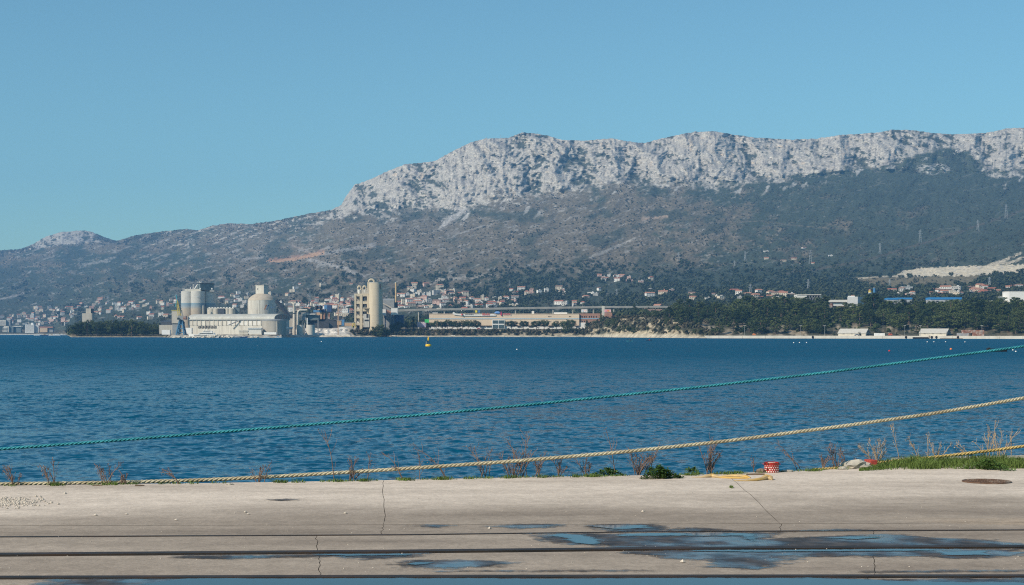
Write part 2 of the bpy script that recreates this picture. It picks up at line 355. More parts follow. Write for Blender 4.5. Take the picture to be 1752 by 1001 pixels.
# the wooded notch on the right has an outcrop in it
isl = sst(1.0, 0.7, np.hypot((XX-1596)/36, (YY-289)/12)+0.4*n3)
col = lerp3(col, (0.40, 0.39, 0.37), isl*0.85*sst(-0.15, 0.2, n3+0.6*n2))
def pband(pts, half):                         # closeness to a drawn line, in photo pixels
    d = np.full((NR, NC), 1e9); P = np.array(pts, float)
    for a, b in zip(P[:-1], P[1:]):
        v = b-a; t = np.clip(((XX-a[0])*v[0]+(YY-a[1])*v[1])/(v@v), 0, 1)
        d = np.minimum(d, np.hypot(XX-a[0]-t*v[0], YY-a[1]-t*v[1]))
    return sst(half*1.3, half*0.4, d+1.6*half*n3+1.5*half*n2)*(0.6+0.4*sst(-0.2, 0.3, gn+n2))
for pts, h, c in [([(527, 444), (560, 452), (590, 458), (606, 468), (622, 472)], 3.0, (0.36, 0.34, 0.32)),
                  ([(462, 446), (500, 443), (530, 438), (552, 431)], 3.4, (0.34, 0.19, 0.13)),
                  ([(500, 420), (530, 432)], 1.5, (0.34, 0.28, 0.24)),
                  ([(545, 436), (590, 428), (640, 420)], 3.0, (0.28, 0.27, 0.26)),
                  ([(415, 444), (440, 441), (456, 438)], 2.5, (0.30, 0.28, 0.26)),
                  ([(835, 302), (848, 294), (855, 284)], 1.6, (0.55, 0.52, 0.48)),
                  ([(760, 383), (775, 372), (795, 360)], 5.0, (0.46, 0.44, 0.42)),
                  ([(1010, 440), (1050, 424), (1085, 408)], 2.2, (0.34, 0.32, 0.29)),
                  ([(1150, 392), (1200, 383), (1300, 378), (1380, 388), (1450, 392)], 0.9, (0.15, 0.13, 0.10)),
                  ([(1100, 375), (1140, 370)], 2.4, (0.36, 0.27, 0.20)),
                  ([(740, 480), (800, 474), (845, 470)], 3.0, (0.34, 0.31, 0.27)),
                  ([(1330, 470), (1400, 460), (1480, 446), (1600, 410), (1752, 360)], 2.0, (0.10, 0.085, 0.065)),
                  ([(0, 512), (30, 505), (55, 497)], 1.6, (0.32, 0.30, 0.28)),
                  ([(130, 455), (170, 448), (196, 440)], 2.0, (0.28, 0.27, 0.25))]:
    col = lerp3(col, c, pband(pts, h)*0.95*(SS > 3))
# quarry on the right and the bald slope under it
def poly(pts, soft=2.0):
    P = np.array(pts, float); ins = np.zeros((NR, NC), bool); j = len(P)-1
    xw = XX+2.5*n2*3; yw = YY+1.3*n3*3
    for i in range(len(P)):
        c = ((P[i, 1] > yw) != (P[j, 1] > yw)) & (xw < (P[j, 0]-P[i, 0])*(yw-P[i, 1])/(P[j, 1]-P[i, 1]+1e-9)+P[i, 0])
        ins ^= c; j = i
    return ins.astype(float)
qn = fbm(XX/10, YY/2.5, 3, 69)
bald = poly([(1454, 477), (1500, 474), (1540, 475), (1656, 472), (1700, 470), (1660, 486), (1560, 492), (1490, 490)])
col = lerp3(col, (0.19, 0.16, 0.10), bald*0.85)
scar = poly([(458, 447), (485, 443.5), (515, 438.5), (540, 432), (553, 429.5), (554, 434), (530, 441.5), (500, 447), (470, 450)])
col = lerp3(col, (0.42, 0.265, 0.165), scar*0.9)
qm = poly([(1530, 474), (1540, 465), (1571, 459), (1635, 456), (1694, 454), (1760, 452), (1900, 450), (1900, 470), (1752, 466), (1656, 472)])
col = lerp3(col, (0.56, 0.49, 0.37), qm); col = lerp3(col, (0.42, 0.40, 0.36), qm*sst(0.1, 0.4, qn)*0.8)
for pts, h in [([(1454, 477), (1500, 474), (1535, 472)], 1.2), ([(1690, 455), (1716, 446), (1745, 434)], 2.6), ([(1700, 452), (1730, 449), (1752, 440), (1800, 436)], 2.4)]:
    col = lerp3(col, (0.54, 0.47, 0.36), pband(pts, h))
# shore: pale strand, sandy scarps, trodden works ground
flat = (SS < 3.2)
col = np.where(flat[..., None], lerp3(np.zeros((NR, NC, 3))+np.array((0.075, 0.075, 0.05)), (0.17, 0.14, 0.095), sst(-0.1, 0.3, n2)), col)
works = flat*sst(282, 296, XX)*(1-sst(600, 620, XX))
col = lerp3(col, (0.40, 0.37, 0.32), works*0.9)
heap = flat*sst(500, 508, XX)*(1-sst(588, 600, XX))*sst(0.9, 1.0, SS)*(1-sst(2.4, 2.6, SS))*sst(-0.35, -0.05, n2+0.15)
col = lerp3(col, (0.62, 0.58, 0.52), heap)
sand = flat*(SS < 2.05)*sst(830, 870, XX)*(1-sst(1190, 1215, XX))*sst(0.0, 0.16, 0.8*n2+0.5*n3+0.05+0.5*(1.42-SS))
col = lerp3(col, (0.44, 0.37, 0.26), sand*0.9)
sandr = flat*(SS < 2.12)*(XX > 1200)*sst(0.05, 0.3, n2+0.4*n3)*(1-sst(1560, 1600, XX))*(SS < 2.06)
col = lerp3(col, (0.40, 0.34, 0.25), sandr*0.8)
strand = sst(0.9, 0.98, SS)*(1-sst(1.10, 1.22, SS+0.08*n3))
col = lerp3(col, (0.46, 0.41, 0.32), strand*0.9)
col = np.clip(col*(1+0.22*gn[..., None]), 0.005, 0.9)

me = bpy.data.meshes.new('mountain')
V = np.stack([TXw, TD, TZ], -1).reshape(-1, 3)
ii = (np.arange(NR-1)[:, None]*NC+np.arange(NC-1)[None, :]).reshape(-1)
Fc = np.stack([ii, ii+1, ii+NC+1, ii+NC], -1)
me.vertices.add(len(V)); me.vertices.foreach_set('co', V.astype(np.float32).reshape(-1))
me.loops.add(Fc.size); me.loops.foreach_set('vertex_index', Fc.reshape(-1).astype(np.int32))
me.polygons.add(len(Fc)); me.polygons.foreach_set('loop_start', np.arange(0, Fc.size, 4, dtype=np.int32))
me.update(calc_edges=True)
ca = me.color_attributes.new('albedo', 'FLOAT_COLOR', 'POINT')
ca.data.foreach_set('color', np.concatenate([col.reshape(-1, 3), np.ones((NR*NC, 1))], 1).astype(np.float32).reshape(-1))
tm = bpy.data.materials.new('hillside'); tm.use_nodes = True; nt = tm.node_tree; L = nt.links
b = nt.nodes['Principled BSDF']; b.inputs['Roughness'].default_value = 0.95; b.inputs['Specular IOR Level'].default_value = 0.05
at = nd(nt, 'ShaderNodeAttribute', attribute_name='albedo'); tc = nd(nt, 'ShaderNodeTexCoord')
nz = nd(nt, 'ShaderNodeTexNoise'); nz.inputs['Scale'].default_value = 0.16; nz.inputs['Detail'].default_value = 5.0; L.new(tc.outputs['Object'], nz.inputs[0])
mr = nd(nt, 'ShaderNodeMapRange'); mr.inputs[1].default_value = 0.3; mr.inputs[2].default_value = 0.7; mr.inputs[3].default_value = 0.62; mr.inputs[4].default_value = 1.38
L.new(nz.outputs[0], mr.inputs[0])
mx = nd(nt, 'ShaderNodeVectorMath', operation='SCALE'); L.new(at.outputs['Color'], mx.inputs[0]); L.new(mr.outputs[0], mx.inputs['Scale'])
L.new(mx.outputs[0], b.inputs['Base Color'])
bp = nd(nt, 'ShaderNodeBump'); bp.inputs['Strength'].default_value = 0.7; bp.inputs['Distance'].default_value = 6.0
nz2 = nd(nt, 'ShaderNodeTexNoise'); nz2.inputs['Scale'].default_value = 0.09; nz2.inputs['Detail'].default_value = 6.0; L.new(tc.outputs['Object'], nz2.inputs[0])
L.new(nz2.outputs[0], bp.inputs['Height']); L.new(bp.outputs[0], b.inputs['Normal'])
me.materials.append(tm)
mountain = link_mesh('mountain', me); mountain['kind'] = 'structure'
TPY = HZ-(TZ-CAM)*F/TD
def colof(px): return int(np.argmin(np.abs(CX-px)))
def ground(px, py):                            # the first place on the land that the photo shows at this pixel
    c = colof(px); a = TPY[3:, c]; k = np.argmax(a <= py); k = max(k, 1)
    f = (a[k-1]-py)/(a[k-1]-a[k]+1e-9); f = min(max(f, 0), 1)
    D = TD[3+k-1, c]*(1-f)+TD[3+k, c]*f
    return (wx(px, D), D, wz(py, D))
def land(px, D):                               # height of the land in this direction at this distance
    c = colof(px); return float(np.interp(D, TD[:sum(SEG[:6]), c], TZ[:sum(SEG[:6]), c]))

# ---------------------------------------------------------------- sea: real waves near the quay, finer ripple beyond
def wave_h(x, y):
    r = np.random.RandomState(2); h = np.zeros_like(x)
    for i in range(90):
        lam = 0.28*(3.4/0.28)**(r.rand()**1.5); k = 2*np.pi/lam
        a = math.radians(-70)+r.normal()*0.62       # running from the left of the view towards the quay
        amp = 0.036/k*(1.0 if lam < 1.1 else 0.42)
        h += amp*np.sin(k*(x*math.cos(a)+y*math.sin(a))+r.rand()*6.28)
    return h
ys = [23.0]
while ys[-1] < 230:
    d = ys[-1]; ys.append(d+max(0.10, min(d*d/12312*0.40, 5.0)) if d > 40 else d+0.35)
ys = np.array(ys+[250.0, 275, 300, 330, 360.0, 400, 460, 540, 650, 800, 1000, 1300, 1700, 2300, 3200, 4500, 6500])
us = np.linspace(-0.47, 0.47, 880)
gy, gu = np.meshgrid(ys, us, indexing='ij'); gx = gu*gy
fade = 1-sst(140, 230, gy)
hz = wave_h(gx, gy)*fade*(0.75+0.5*fbm(gx/22, gy/30, 2, 71))
V = np.stack([gx, gy, hz], -1).reshape(-1, 3); nr_, nc_ = gx.shape
ii = (np.arange(nr_-1)[:, None]*nc_+np.arange(nc_-1)[None, :]).reshape(-1)
Fc = np.stack([ii, ii+1, ii+nc_+1, ii+nc_], -1)
# plain sheets to the left, right and under the quay side
ring = np.array([(-9000, 22.9, 0), (9000, 22.9, 0), (9000, 9000, 0), (-9000, 9000, 0)], float)
me = bpy.data.meshes.new('sea')
me.vertices.add(len(V)); me.vertices.foreach_set('co', V.astype(np.float32).reshape(-1))
me.loops.add(Fc.size); me.loops.foreach_set('vertex_index', Fc.reshape(-1).astype(np.int32))
me.polygons.add(len(Fc)); me.polygons.foreach_set('loop_start', np.arange(0, Fc.size, 4, dtype=np.int32))
me.polygons.foreach_set('use_smooth', np.ones(len(Fc), bool))
me.update(calc_edges=True)
wm = bpy.data.materials.new('sea_water'); wm.use_nodes = True; nt = wm.node_tree; L = nt.links
b = nt.nodes['Principled BSDF']; b.inputs['IOR'].default_value = 1.333; b.inputs['Base Color'].default_value = (0.0004, 0.067, 0.134, 1); b.inputs['Roughness'].default_value = 0.12
water_b = b
geo = nd(nt, 'ShaderNodeNewGeometry')
def noise(scale, stretch, detail):
    mp = nd(nt, 'ShaderNodeMapping'); mp.inputs[3].default_value = stretch; L.new(geo.outputs['Position'], mp.inputs[0])
    n = nd(nt, 'ShaderNodeTexNoise'); n.inputs['Scale'].default_value = scale; n.inputs['Detail'].default_value = detail; L.new(mp.outputs[0], n.inputs[0]); return n
sepx = nd(nt, 'ShaderNodeSeparateXYZ'); L.new(geo.outputs['Position'], sepx.inputs[0])
def vm(op, a, b_=None, sc=None):
    n = nd(nt, 'ShaderNodeVectorMath', operation=op); L.new(a, n.inputs[0])
    if b_ is not None:
        if hasattr(b_, 'node'): L.new(b_, n.inputs[1])
        else: n.inputs[1].default_value = b_
    if sc is not None:
        if hasattr(sc, 'node'): L.new(sc, n.inputs['Scale'])
        else: n.inputs['Scale'].default_value = sc
    return n.outputs[0]
# wavelets finer than the mesh: facets tilted by noise, calmer and rougher in slow patches
w1 = noise(2.7, (0.8, 1.0, 1), 3.0); w2 = noise(0.55, (0.7, 1.0, 1), 2.0); patch = noise(0.016, (0.30, 1.0, 1), 4.0)
pr = nd(nt, 'ShaderNodeMapRange'); pr.inputs[1].default_value = 0.36; pr.inputs[2].default_value = 0.64; pr.inputs[3].default_value = 0.75; pr.inputs[4].default_value = 1.25; L.new(patch.outputs[0], pr.inputs[0])
fr = nd(nt, 'ShaderNodeMapRange'); fr.inputs[1].default_value = 40; fr.inputs[2].default_value = 170; fr.inputs[3].default_value = 0.30; fr.inputs[4].default_value = 1.0; L.new(sepx.outputs[1], fr.inputs[0])
kk = nd(nt, 'ShaderNodeMath', operation='MULTIPLY'); L.new(pr.outputs[0], kk.inputs[0]); L.new(fr.outputs[0], kk.inputs[1])
d1 = vm('MULTIPLY', vm('SUBTRACT', w1.outputs['Color'], (0.5, 0.5, 0.5)), (2.6, 2.6, 0.0)); d2 = vm('MULTIPLY', vm('SUBTRACT', w2.outputs['Color'], (0.5, 0.5, 0.5)), (1.6, 1.6, 0.0))
dn = vm('SCALE', vm('ADD', d1, d2), sc=kk.outputs[0])
L.new(vm('NORMALIZE', vm('ADD', geo.outputs['Normal'], dn)), b.inputs['Normal'])
def ramp_y(y0, y1, a, c, sock):
    n = nd(nt, 'ShaderNodeMapRange'); n.inputs[1].default_value = y0; n.inputs[2].default_value = y1; n.inputs[3].default_value = a; n.inputs[4].default_value = c
    L.new(sepx.outputs[1], n.inputs[0]); L.new(n.outputs[0], sock)
# where the waves are smaller than the mesh their facets become roughness, and the steep ones that remain in sight mirror less
ramp_y(70, 320, 0.09, 0.46, b.inputs['Roughness']); ramp_y(45, 190, 0.27, 0.11, b.inputs['Specular IOR Level'])
me.materials.append(wm)
sea = link_mesh('sea', me); sea['kind'] = 'structure'
mbs = MB(); mbs.quad((-6000, 23, -0.02), (-0.47*23, 23, -0.02), (-0.47*6500, 6500, -0.02), (-6000, 6500, -0.02)); mbs.quad((0.47*23, 23, -0.02), (6000, 23, -0.02), (6000, 6500, -0.02), (0.47*6500, 6500, -0.02))
sw = mbs.build('sea', wm); sw['kind'] = 'structure'
# ---------------------------------------------------------------- near quay: slabs, rails, puddles
def quay_d(py): return (CAM-Q)*F/(py-HZ)
EDGE = [(-900, 838), (0, 830.5), (300, 827), (600, 822.5), (900, 816), (1200, 811.5), (1400, 804), (1500, 797), (1752, 789), (2700, 762)]
LINE3 = [(-900, 924), (0, 918.7), (700, 915), (1100, 910), (1752, 906.8), (2700, 902)]
RAIL2 = [(-900, 955), (0, 949.5), (700, 944), (1100, 939.8), (1752, 935.8), (2700, 930)]
RAIL1 = [(-900, 990), (0, 988.7), (700, 987.2), (1100, 986.8), (1752, 986.4), (2700, 985)]
JOINT = [(-900, 902), (600, 898), (1100, 896.5), (1752, 894.5), (2700, 891)]
XS = list(range(-900, 2701, 30))
def line_pts(tab, x0, x1, off=0.0, wob=0.0, seed=1):
    xs = [x0]+[x for x in XS if x0 < x < x1]+[x1]
    out = []
    for x in xs:
        X, D, _ = gp(x, float(ip(x, tab)))
        out.append((X, D+off+wob*float(fbm(np.array(X*1.3), np.array(seed*3.7), 3, seed))))
    return out
concrete = None
def concrete_mat():
    m = bpy.data.materials.new('quay_concrete'); m.use_nodes = True; nt = m.node_tree; L = nt.links
    b = nt.nodes['Principled BSDF']; b.inputs['Roughness'].default_value = 0.88; b.inputs['Specular IOR Level'].default_value = 0.25
    g = nd(nt, 'ShaderNodeNewGeometry'); mp = nd(nt, 'ShaderNodeMapping'); mp.inputs[3].default_value = (0.16, 1, 1); L.new(g.outputs['Position'], mp.inputs[0])
    def nz(scale, det, src, rg=0.55):
        n = nd(nt, 'ShaderNodeTexNoise'); n.inputs['Scale'].default_value = scale; n.inputs['Detail'].default_value = det; n.inputs['Roughness'].default_value = rg
        L.new(src, n.inputs[0]); return n
    def ramp(src, stops):
        r = nd(nt, 'ShaderNodeValToRGB'); e = r.color_ramp.elements
        while len(e) < len(stops): e.new(0.5)
        for q, (p, c) in zip(e, stops): q.position = p; q.color = tuple(c)+(1,) if len(c) == 3 else c
        L.new(src, r.inputs[0]); return r
    def mixc(f, a, b_, typ='MIX'):
        x = nd(nt, 'ShaderNodeMix', data_type='RGBA', blend_type=typ)
        if hasattr(f, 'node'): L.new(f, x.inputs[0])
        else: x.inputs[0].default_value = f
        for s_, i in ((a, 6), (b_, 7)):
            if hasattr(s_, 'node'): L.new(s_, x.inputs[i])
            else: x.inputs[i].default_value = tuple(s_)+(1,)
        return x.outputs[2]
    streak = nz(1.3, 6, mp.outputs[0]); big = nz(0.32, 5, g.outputs['Position']); grain = nz(26, 4, g.outputs['Position'], 0.7); mott = nz(5.5, 6, g.outputs['Position'], 0.65)
    base = ramp(streak.outputs[0], [(0.25, (0.20, 0.175, 0.148)), (0.45, (0.285, 0.253, 0.215)), (0.58, (0.315, 0.282, 0.24)), (0.78, (0.41, 0.37, 0.32))]).outputs[0]
    # pale dusty strip that the weather has bleached along the outer edge
    sp = nd(nt, 'ShaderNodeSeparateXYZ'); L.new(g.outputs['Position'], sp.inputs[0])
    e1 = nd(nt, 'ShaderNodeMath', operation='MULTIPLY_ADD'); L.new(sp.outputs[0], e1.inputs[0]); e1.inputs[1].default_value = -0.16; L.new(sp.outputs[1], e1.inputs[2])
    e2 = nd(nt, 'ShaderNodeMath', operation='MULTIPLY_ADD'); L.new(big.outputs[0], e2.inputs[0]); e2.inputs[1].default_value = 3.4; L.new(e1.outputs[0], e2.inputs[2])
    e3 = nd(nt, 'ShaderNodeMapRange'); e3.inputs[1].default_value = 18.2; e3.inputs[2].default_value = 20.4; L.new(e2.outputs[0], e3.inputs[0])
    c = mixc(e3.outputs[0], base, ramp(streak.outputs[0], [(0.25, (0.40, 0.36, 0.31)), (0.42, (0.52, 0.475, 0.415)), (0.7, (0.64, 0.59, 0.52))]).outputs[0])
    st2 = ramp(nz(0.8, 7, mp.outputs[0], 0.7).outputs[0], [(0.56, (0, 0, 0)), (0.70, (1, 1, 1))]).outputs[0]
    c = mixc(nd_scale(nt, st2, 0.65), c, (0.20, 0.175, 0.15))
    rust = ramp(nz(0.55, 5, mp.outputs[0]).outputs[0], [(0.63, (0, 0, 0)), (0.74, (1, 1, 1))]).outputs[0]
    c = mixc(nd_scale(nt, rust, 0.6), c, (0.36, 0.27, 0.17))
    c = mixc(0.36, c, ramp(mott.outputs[0], [(0.3, (0.62, 0.62, 0.62)), (0.7, (1.35, 1.35, 1.35))]).outputs[0], 'MULTIPLY')
    c = mixc(0.75, c, ramp(grain.outputs[0], [(0.25, (0.7, 0.7, 0.7)), (0.75, (1.3, 1.3, 1.3))]).outputs[0], 'MULTIPLY')
    pit = ramp(nz(60, 2, g.outputs['Position']).outputs[0], [(0.70, (0, 0, 0)), (0.76, (1, 1, 1))]).outputs[0]
    c = mixc(nd_scale(nt, pit, 0.6), c, (0.12, 0.105, 0.09))
    c = mixc(1.0, c, (1.04, 0.975, 0.935), 'MULTIPLY')
    L.new(c, b.inputs['Base Color'])
    bp = nd(nt, 'ShaderNodeBump'); bp.inputs['Distance'].default_value = 0.006; L.new(grain.outputs[0], bp.inputs['Height']); L.new(bp.outputs[0], b.inputs['Normal'])
    return m
def nd_scale(nt, sock, k):
    n = nd(nt, 'ShaderNodeMath', operation='MULTIPLY'); nt.links.new(sock, n.inputs[0]); n.inputs[1].default_value = k; return n.outputs[0]
concrete = concrete_mat()
dark_gap = mat('joint_dirt_shade', (0.045, 0.038, 0.032), 0.9, 0.3, 9.0)
quay = empty('quay', (0, 18, 0)); quay['kind'] = 'structure'
wall_m = mat('quay_wall_concrete', (0.22, 0.21, 0.19), 0.9, 0.3, 0.8, 0.02)
# solid body below the slabs
bb = MB(); back = [(p[0], p[1]-0.10) for p in line_pts(EDGE, -900, 2700)]
bb.prism([(back[0][0], 2.0), (back[-1][0], 2.0)]+back[::-1], -4.0, Q-0.09)
bb.build('quay_body', dark_gap, quay)
def jog(a, b, n=9, amp=0.03, seed=3):          # a wandering crack between two photo points on the quay
    A = gp(*a); B = gp(*b); r = random.Random(seed); out = []
    for i in range(n+1):
        t = i/n; w = amp*r.uniform(-1, 1) if 0 < i < n else 0
        out.append((A[0]+(B[0]-A[0])*t+w, A[1]+(B[1]-A[1])*t))
    return out
G = 0.003
def slab(front, rear, left=None, right=None):
    """front and rear: lines left to right; left / right: cracks running front to rear that replace the straight ends."""
    P = list(front)
    if right: P = P[:-1]+[(x-G, y) for x, y in right]
    rr = list(rear)[::-1]
    P += rr[1:] if right else rr
    if left: P = P[:-1]+[(x+G, y) for x, y in left[::-1]][:-1]
    m_ = MB(); m_.prism(P, Q-0.08, Q); m_.mi = [1, 0]+[1]*(len(m_.mi)-2); return m_  # sides coloured dark for both the dirt and the shade in the grooves
def add_slab(m_):
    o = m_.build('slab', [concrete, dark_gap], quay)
    bm = bmesh.new(); bm.from_mesh(o.data)
    bmesh.ops.triangulate(bm, faces=[f for f in bm.faces if len(f.verts) > 4]); bmesh.ops.recalc_face_normals(bm, faces=bm.faces); bm.to_mesh(o.data); bm.free()
    return o
def strip(fr, rr, cuts, fo, ro, wf=0.0, wr=0.0, sd=1):
    xs = [-900]+[c[0] for c in cuts]+[2700]
    for i in range(len(xs)-1):
        a = xs[i]; b_ = xs[i+1]
        la = cuts[i-1][1] if i > 0 else a; rb = cuts[i][1] if i < len(cuts) else b_      # rear photo columns of the cuts
        fa = line_pts(fr, a, b_, fo, wf, sd); ra = line_pts(rr, la, rb, ro, wr, sd+1)
        L_ = crk(fa[0], ra[0], i, sd) if i > 0 else None
        R_ = crk(fa[-1], ra[-1], i+1, sd) if i < len(cuts) else None
        add_slab(slab(fa, ra, L_, R_))
def crk(A, B, i, sd):
    r = random.Random(i*13+sd*101); n = 12; out = []; w = 0
    for k in range(n+1):
        t = k/n; w = w*0.6+r.uniform(-0.012, 0.012)
        out.append((A[0]+(B[0]-A[0])*t+(w if 0 < k < n else 0), A[1]+(B[1]-A[1])*t))
    return out
FRONT = [(-900, 1320), (2700, 1320)]
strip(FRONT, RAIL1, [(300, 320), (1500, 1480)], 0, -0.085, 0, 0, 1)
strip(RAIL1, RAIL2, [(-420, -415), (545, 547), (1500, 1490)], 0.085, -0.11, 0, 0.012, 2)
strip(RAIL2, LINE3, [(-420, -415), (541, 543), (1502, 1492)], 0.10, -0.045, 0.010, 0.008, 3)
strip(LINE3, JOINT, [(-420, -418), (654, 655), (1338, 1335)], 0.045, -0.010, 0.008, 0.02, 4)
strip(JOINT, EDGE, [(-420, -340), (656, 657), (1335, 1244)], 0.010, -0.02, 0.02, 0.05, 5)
# rails lying in their grooves
steel = mat('rail_steel', (0.030, 0.024, 0.021), 0.6, 0.4, 4.0, 0.002, 0.2, 0.4, col2=(0.05, 0.03, 0.02), thr=(0.45, 0.6))
def rail(tab, w, name, label, h):
    pts = [(x, y) for x, y in line_pts(tab, -900, 2700)]
    m_ = MB()
    prof = [(-w*0.42, Q-0.085), (-w*0.18, Q-0.07), (-w*0.18, Q-0.045+h), (-w*0.30, Q-0.03+h), (-w*0.30, Q+h), (w*0.30, Q+h), (w*0.30, Q-0.03+h), (w*0.18, Q-0.045+h), (w*0.18, Q-0.07), (w*0.42, Q-0.085)]
    P = []; n = len(prof)
    for x, y in pts:
        for t, z in prof: P.append((x, y+t, z))
    fs = [(k*n+i, k*n+(i+1) % n, (k+1)*n+(i+1) % n, (k+1)*n+i) for k in range(len(pts)-1) for i in range(n)]
    fs += [tuple(range(n-1, -1, -1)), tuple((len(pts)-1)*n+i for i in range(n))]
    m_.add(P, fs); return single(name, m_, steel, label, 'rail', 'steel rails sunk into the quay', fix=True)
rail(RAIL1, 0.17, 'rail', 'dark steel rail sunk in concrete, nearest one, with water standing before it', 0.010)
rail(RAIL2, 0.20, 'rail', 'dark steel rail in a wide groove, middle one of three', 0.012)
rail(LINE3, 0.08, 'rail', 'thin dark rail line farthest from the bottom of the picture edge'.replace(' of the picture edge', ''), 0.004)

wetm = bpy.data.materials.new('wet_concrete'); wetm.use_nodes = True; nt = wetm.node_tree; L = nt.links
b = nt.nodes['Principled BSDF']; g = nd(nt, 'ShaderNodeNewGeometry')
nz = nd(nt, 'ShaderNodeTexNoise'); nz.inputs['Scale'].default_value = 7.0; nz.inputs['Detail'].default_value = 7.0; L.new(g.outputs['Position'], nz.inputs[0])
rp = nd(nt, 'ShaderNodeValToRGB'); rp.color_ramp.elements[0].color = (0.026, 0.021, 0.018, 1); rp.color_ramp.elements[1].color = (0.085, 0.066, 0.054, 1)
rp.color_ramp.elements[0].position = 0.35; rp.color_ramp.elements[1].position = 0.68; L.new(nz.outputs[0], rp.inputs[0]); L.new(rp.outputs[0], b.inputs['Base Color'])
nz2 = nd(nt, 'ShaderNodeTexNoise'); nz2.inputs['Scale'].default_value = 2.2; nz2.inputs['Detail'].default_value = 6.0; L.new(g.outputs['Position'], nz2.inputs[0])
mr = nd(nt, 'ShaderNodeMapRange'); mr.inputs[1].default_value = 0.4; mr.inputs[2].default_value = 0.6; mr.inputs[3].default_value = 0.10; mr.inputs[4].default_value = 0.60
L.new(nz2.outputs[0], mr.inputs[0]); L.new(mr.outputs[0], b.inputs['Roughness'])
bp = nd(nt, 'ShaderNodeBump'); bp.inputs['Distance'].default_value = 0.0015; L.new(nz.outputs[0], bp.inputs['Height']); L.new(bp.outputs[0], b.inputs['Normal'])
pudm = bpy.data.materials.new('puddle_water'); pudm.use_nodes = True; nt = pudm.node_tree; L = nt.links
b = nt.nodes['Principled BSDF']; b.inputs['Base Color'].default_value = (0.014, 0.012, 0.010, 1); b.inputs['Roughness'].default_value = 0.02; b.inputs['IOR'].default_value = 1.333
def blob(name, mt, pts, z, amp, seed, cell=0.028):
    """Ragged wet area: the cells of a fine ground grid that fall inside a frayed outline."""
    z += (seed % 40)*0.00009
    P = np.array([gp(x, y)[:2] for x, y in pts]); lo = P.min(0)-0.25; hi = P.max(0)+0.25
    gx_, gy_ = np.meshgrid(np.arange(lo[0], hi[0], cell*1.3), np.arange(lo[1], hi[1], cell), indexing='ij')
    ins = np.zeros(gx_.shape, bool); dist = np.full(gx_.shape, 1e9); j = len(P)-1
    for i in range(len(P)):
        a, c = P[j], P[i]
        ins ^= ((c[1] > gy_) != (a[1] > gy_)) & (gx_ < (a[0]-c[0])*(gy_-c[1])/(a[1]-c[1]+1e-12)+c[0])
        v = c-a; t = np.clip(((gx_-a[0])*v[0]+(gy_-a[1])*v[1])/(v@v+1e-12), 0, 1)
        dist = np.minimum(dist, np.hypot((gx_-a[0]-t*v[0])*0.5, gy_-a[1]-t*v[1])); j = i
    sd = np.where(ins, dist, -dist)
    soft = 0.11 if mt is wetm else 0.03
    w_ = sd+amp*(1.3*fbm(gx_*1.1, gy_*3.2, 5, seed)+0.7*fbm(gx_*7, gy_*12, 3, seed+5))
    keep = w_ > -soft*0.9
    idx = np.argwhere(keep); vm_ = {}; V_ = []; F_ = []; A_ = []
    def vid(a, c):
        if (a, c) not in vm_:
            vm_[(a, c)] = len(V_); V_.append((lo[0]+(a-0.5)*cell*1.3, lo[1]+(c-0.5)*cell, z)); A_.append(float(np.clip(0.5+0.5*w_[min(a, w_.shape[0]-1), min(c, w_.shape[1]-1)]/soft, 0, 1)))
        return vm_[(a, c)]
    for a, c in idx.tolist(): F_.append((vid(a, c), vid(a+1, c), vid(a+1, c+1), vid(a, c+1)))
    m_ = MB(); m_.add(V_, F_); o = m_.build(name, mt); o['kind'] = 'structure'
    at_ = o.data.attributes.new('wet', 'FLOAT', 'POINT'); at_.data.foreach_set('value', A_); return o
def fringe(mt_):
    """Lets the dry slab show through where the film thins out at its rim."""
    nt_ = mt_.node_tree; L_ = nt_.links; out = nt_.nodes['Material Output']; bs_ = nt_.nodes['Principled BSDF']
    tr = nd(nt_, 'ShaderNodeBsdfTransparent'); mx_ = nd(nt_, 'ShaderNodeMixShader'); av = nd(nt_, 'ShaderNodeAttribute', attribute_name='wet')
    g_ = nd(nt_, 'ShaderNodeNewGeometry'); n_ = nd(nt_, 'ShaderNodeTexNoise'); n_.inputs['Scale'].default_value = 16.0; n_.inputs['Detail'].default_value = 6.0; L_.new(g_.outputs['Position'], n_.inputs[0])
    ad = nd(nt_, 'ShaderNodeMath', operation='MULTIPLY_ADD'); L_.new(n_.outputs[0], ad.inputs[0]); ad.inputs[1].default_value = 0.9; L_.new(av.outputs['Fac'], ad.inputs[2])
    mr_ = nd(nt_, 'ShaderNodeMapRange'); mr_.inputs[1].default_value = 0.72; mr_.inputs[2].default_value = 1.25; L_.new(ad.outputs[0], mr_.inputs[0])
    L_.new(mr_.outputs[0], mx_.inputs[0]); L_.new(tr.outputs[0], mx_.inputs[1]); L_.new(bs_.outputs[0], mx_.inputs[2]); L_.new(mx_.outputs[0], out.inputs['Surface'])
fringe(wetm); fringe(pudm)
WZ, PZ = Q+0.004, Q+0.008
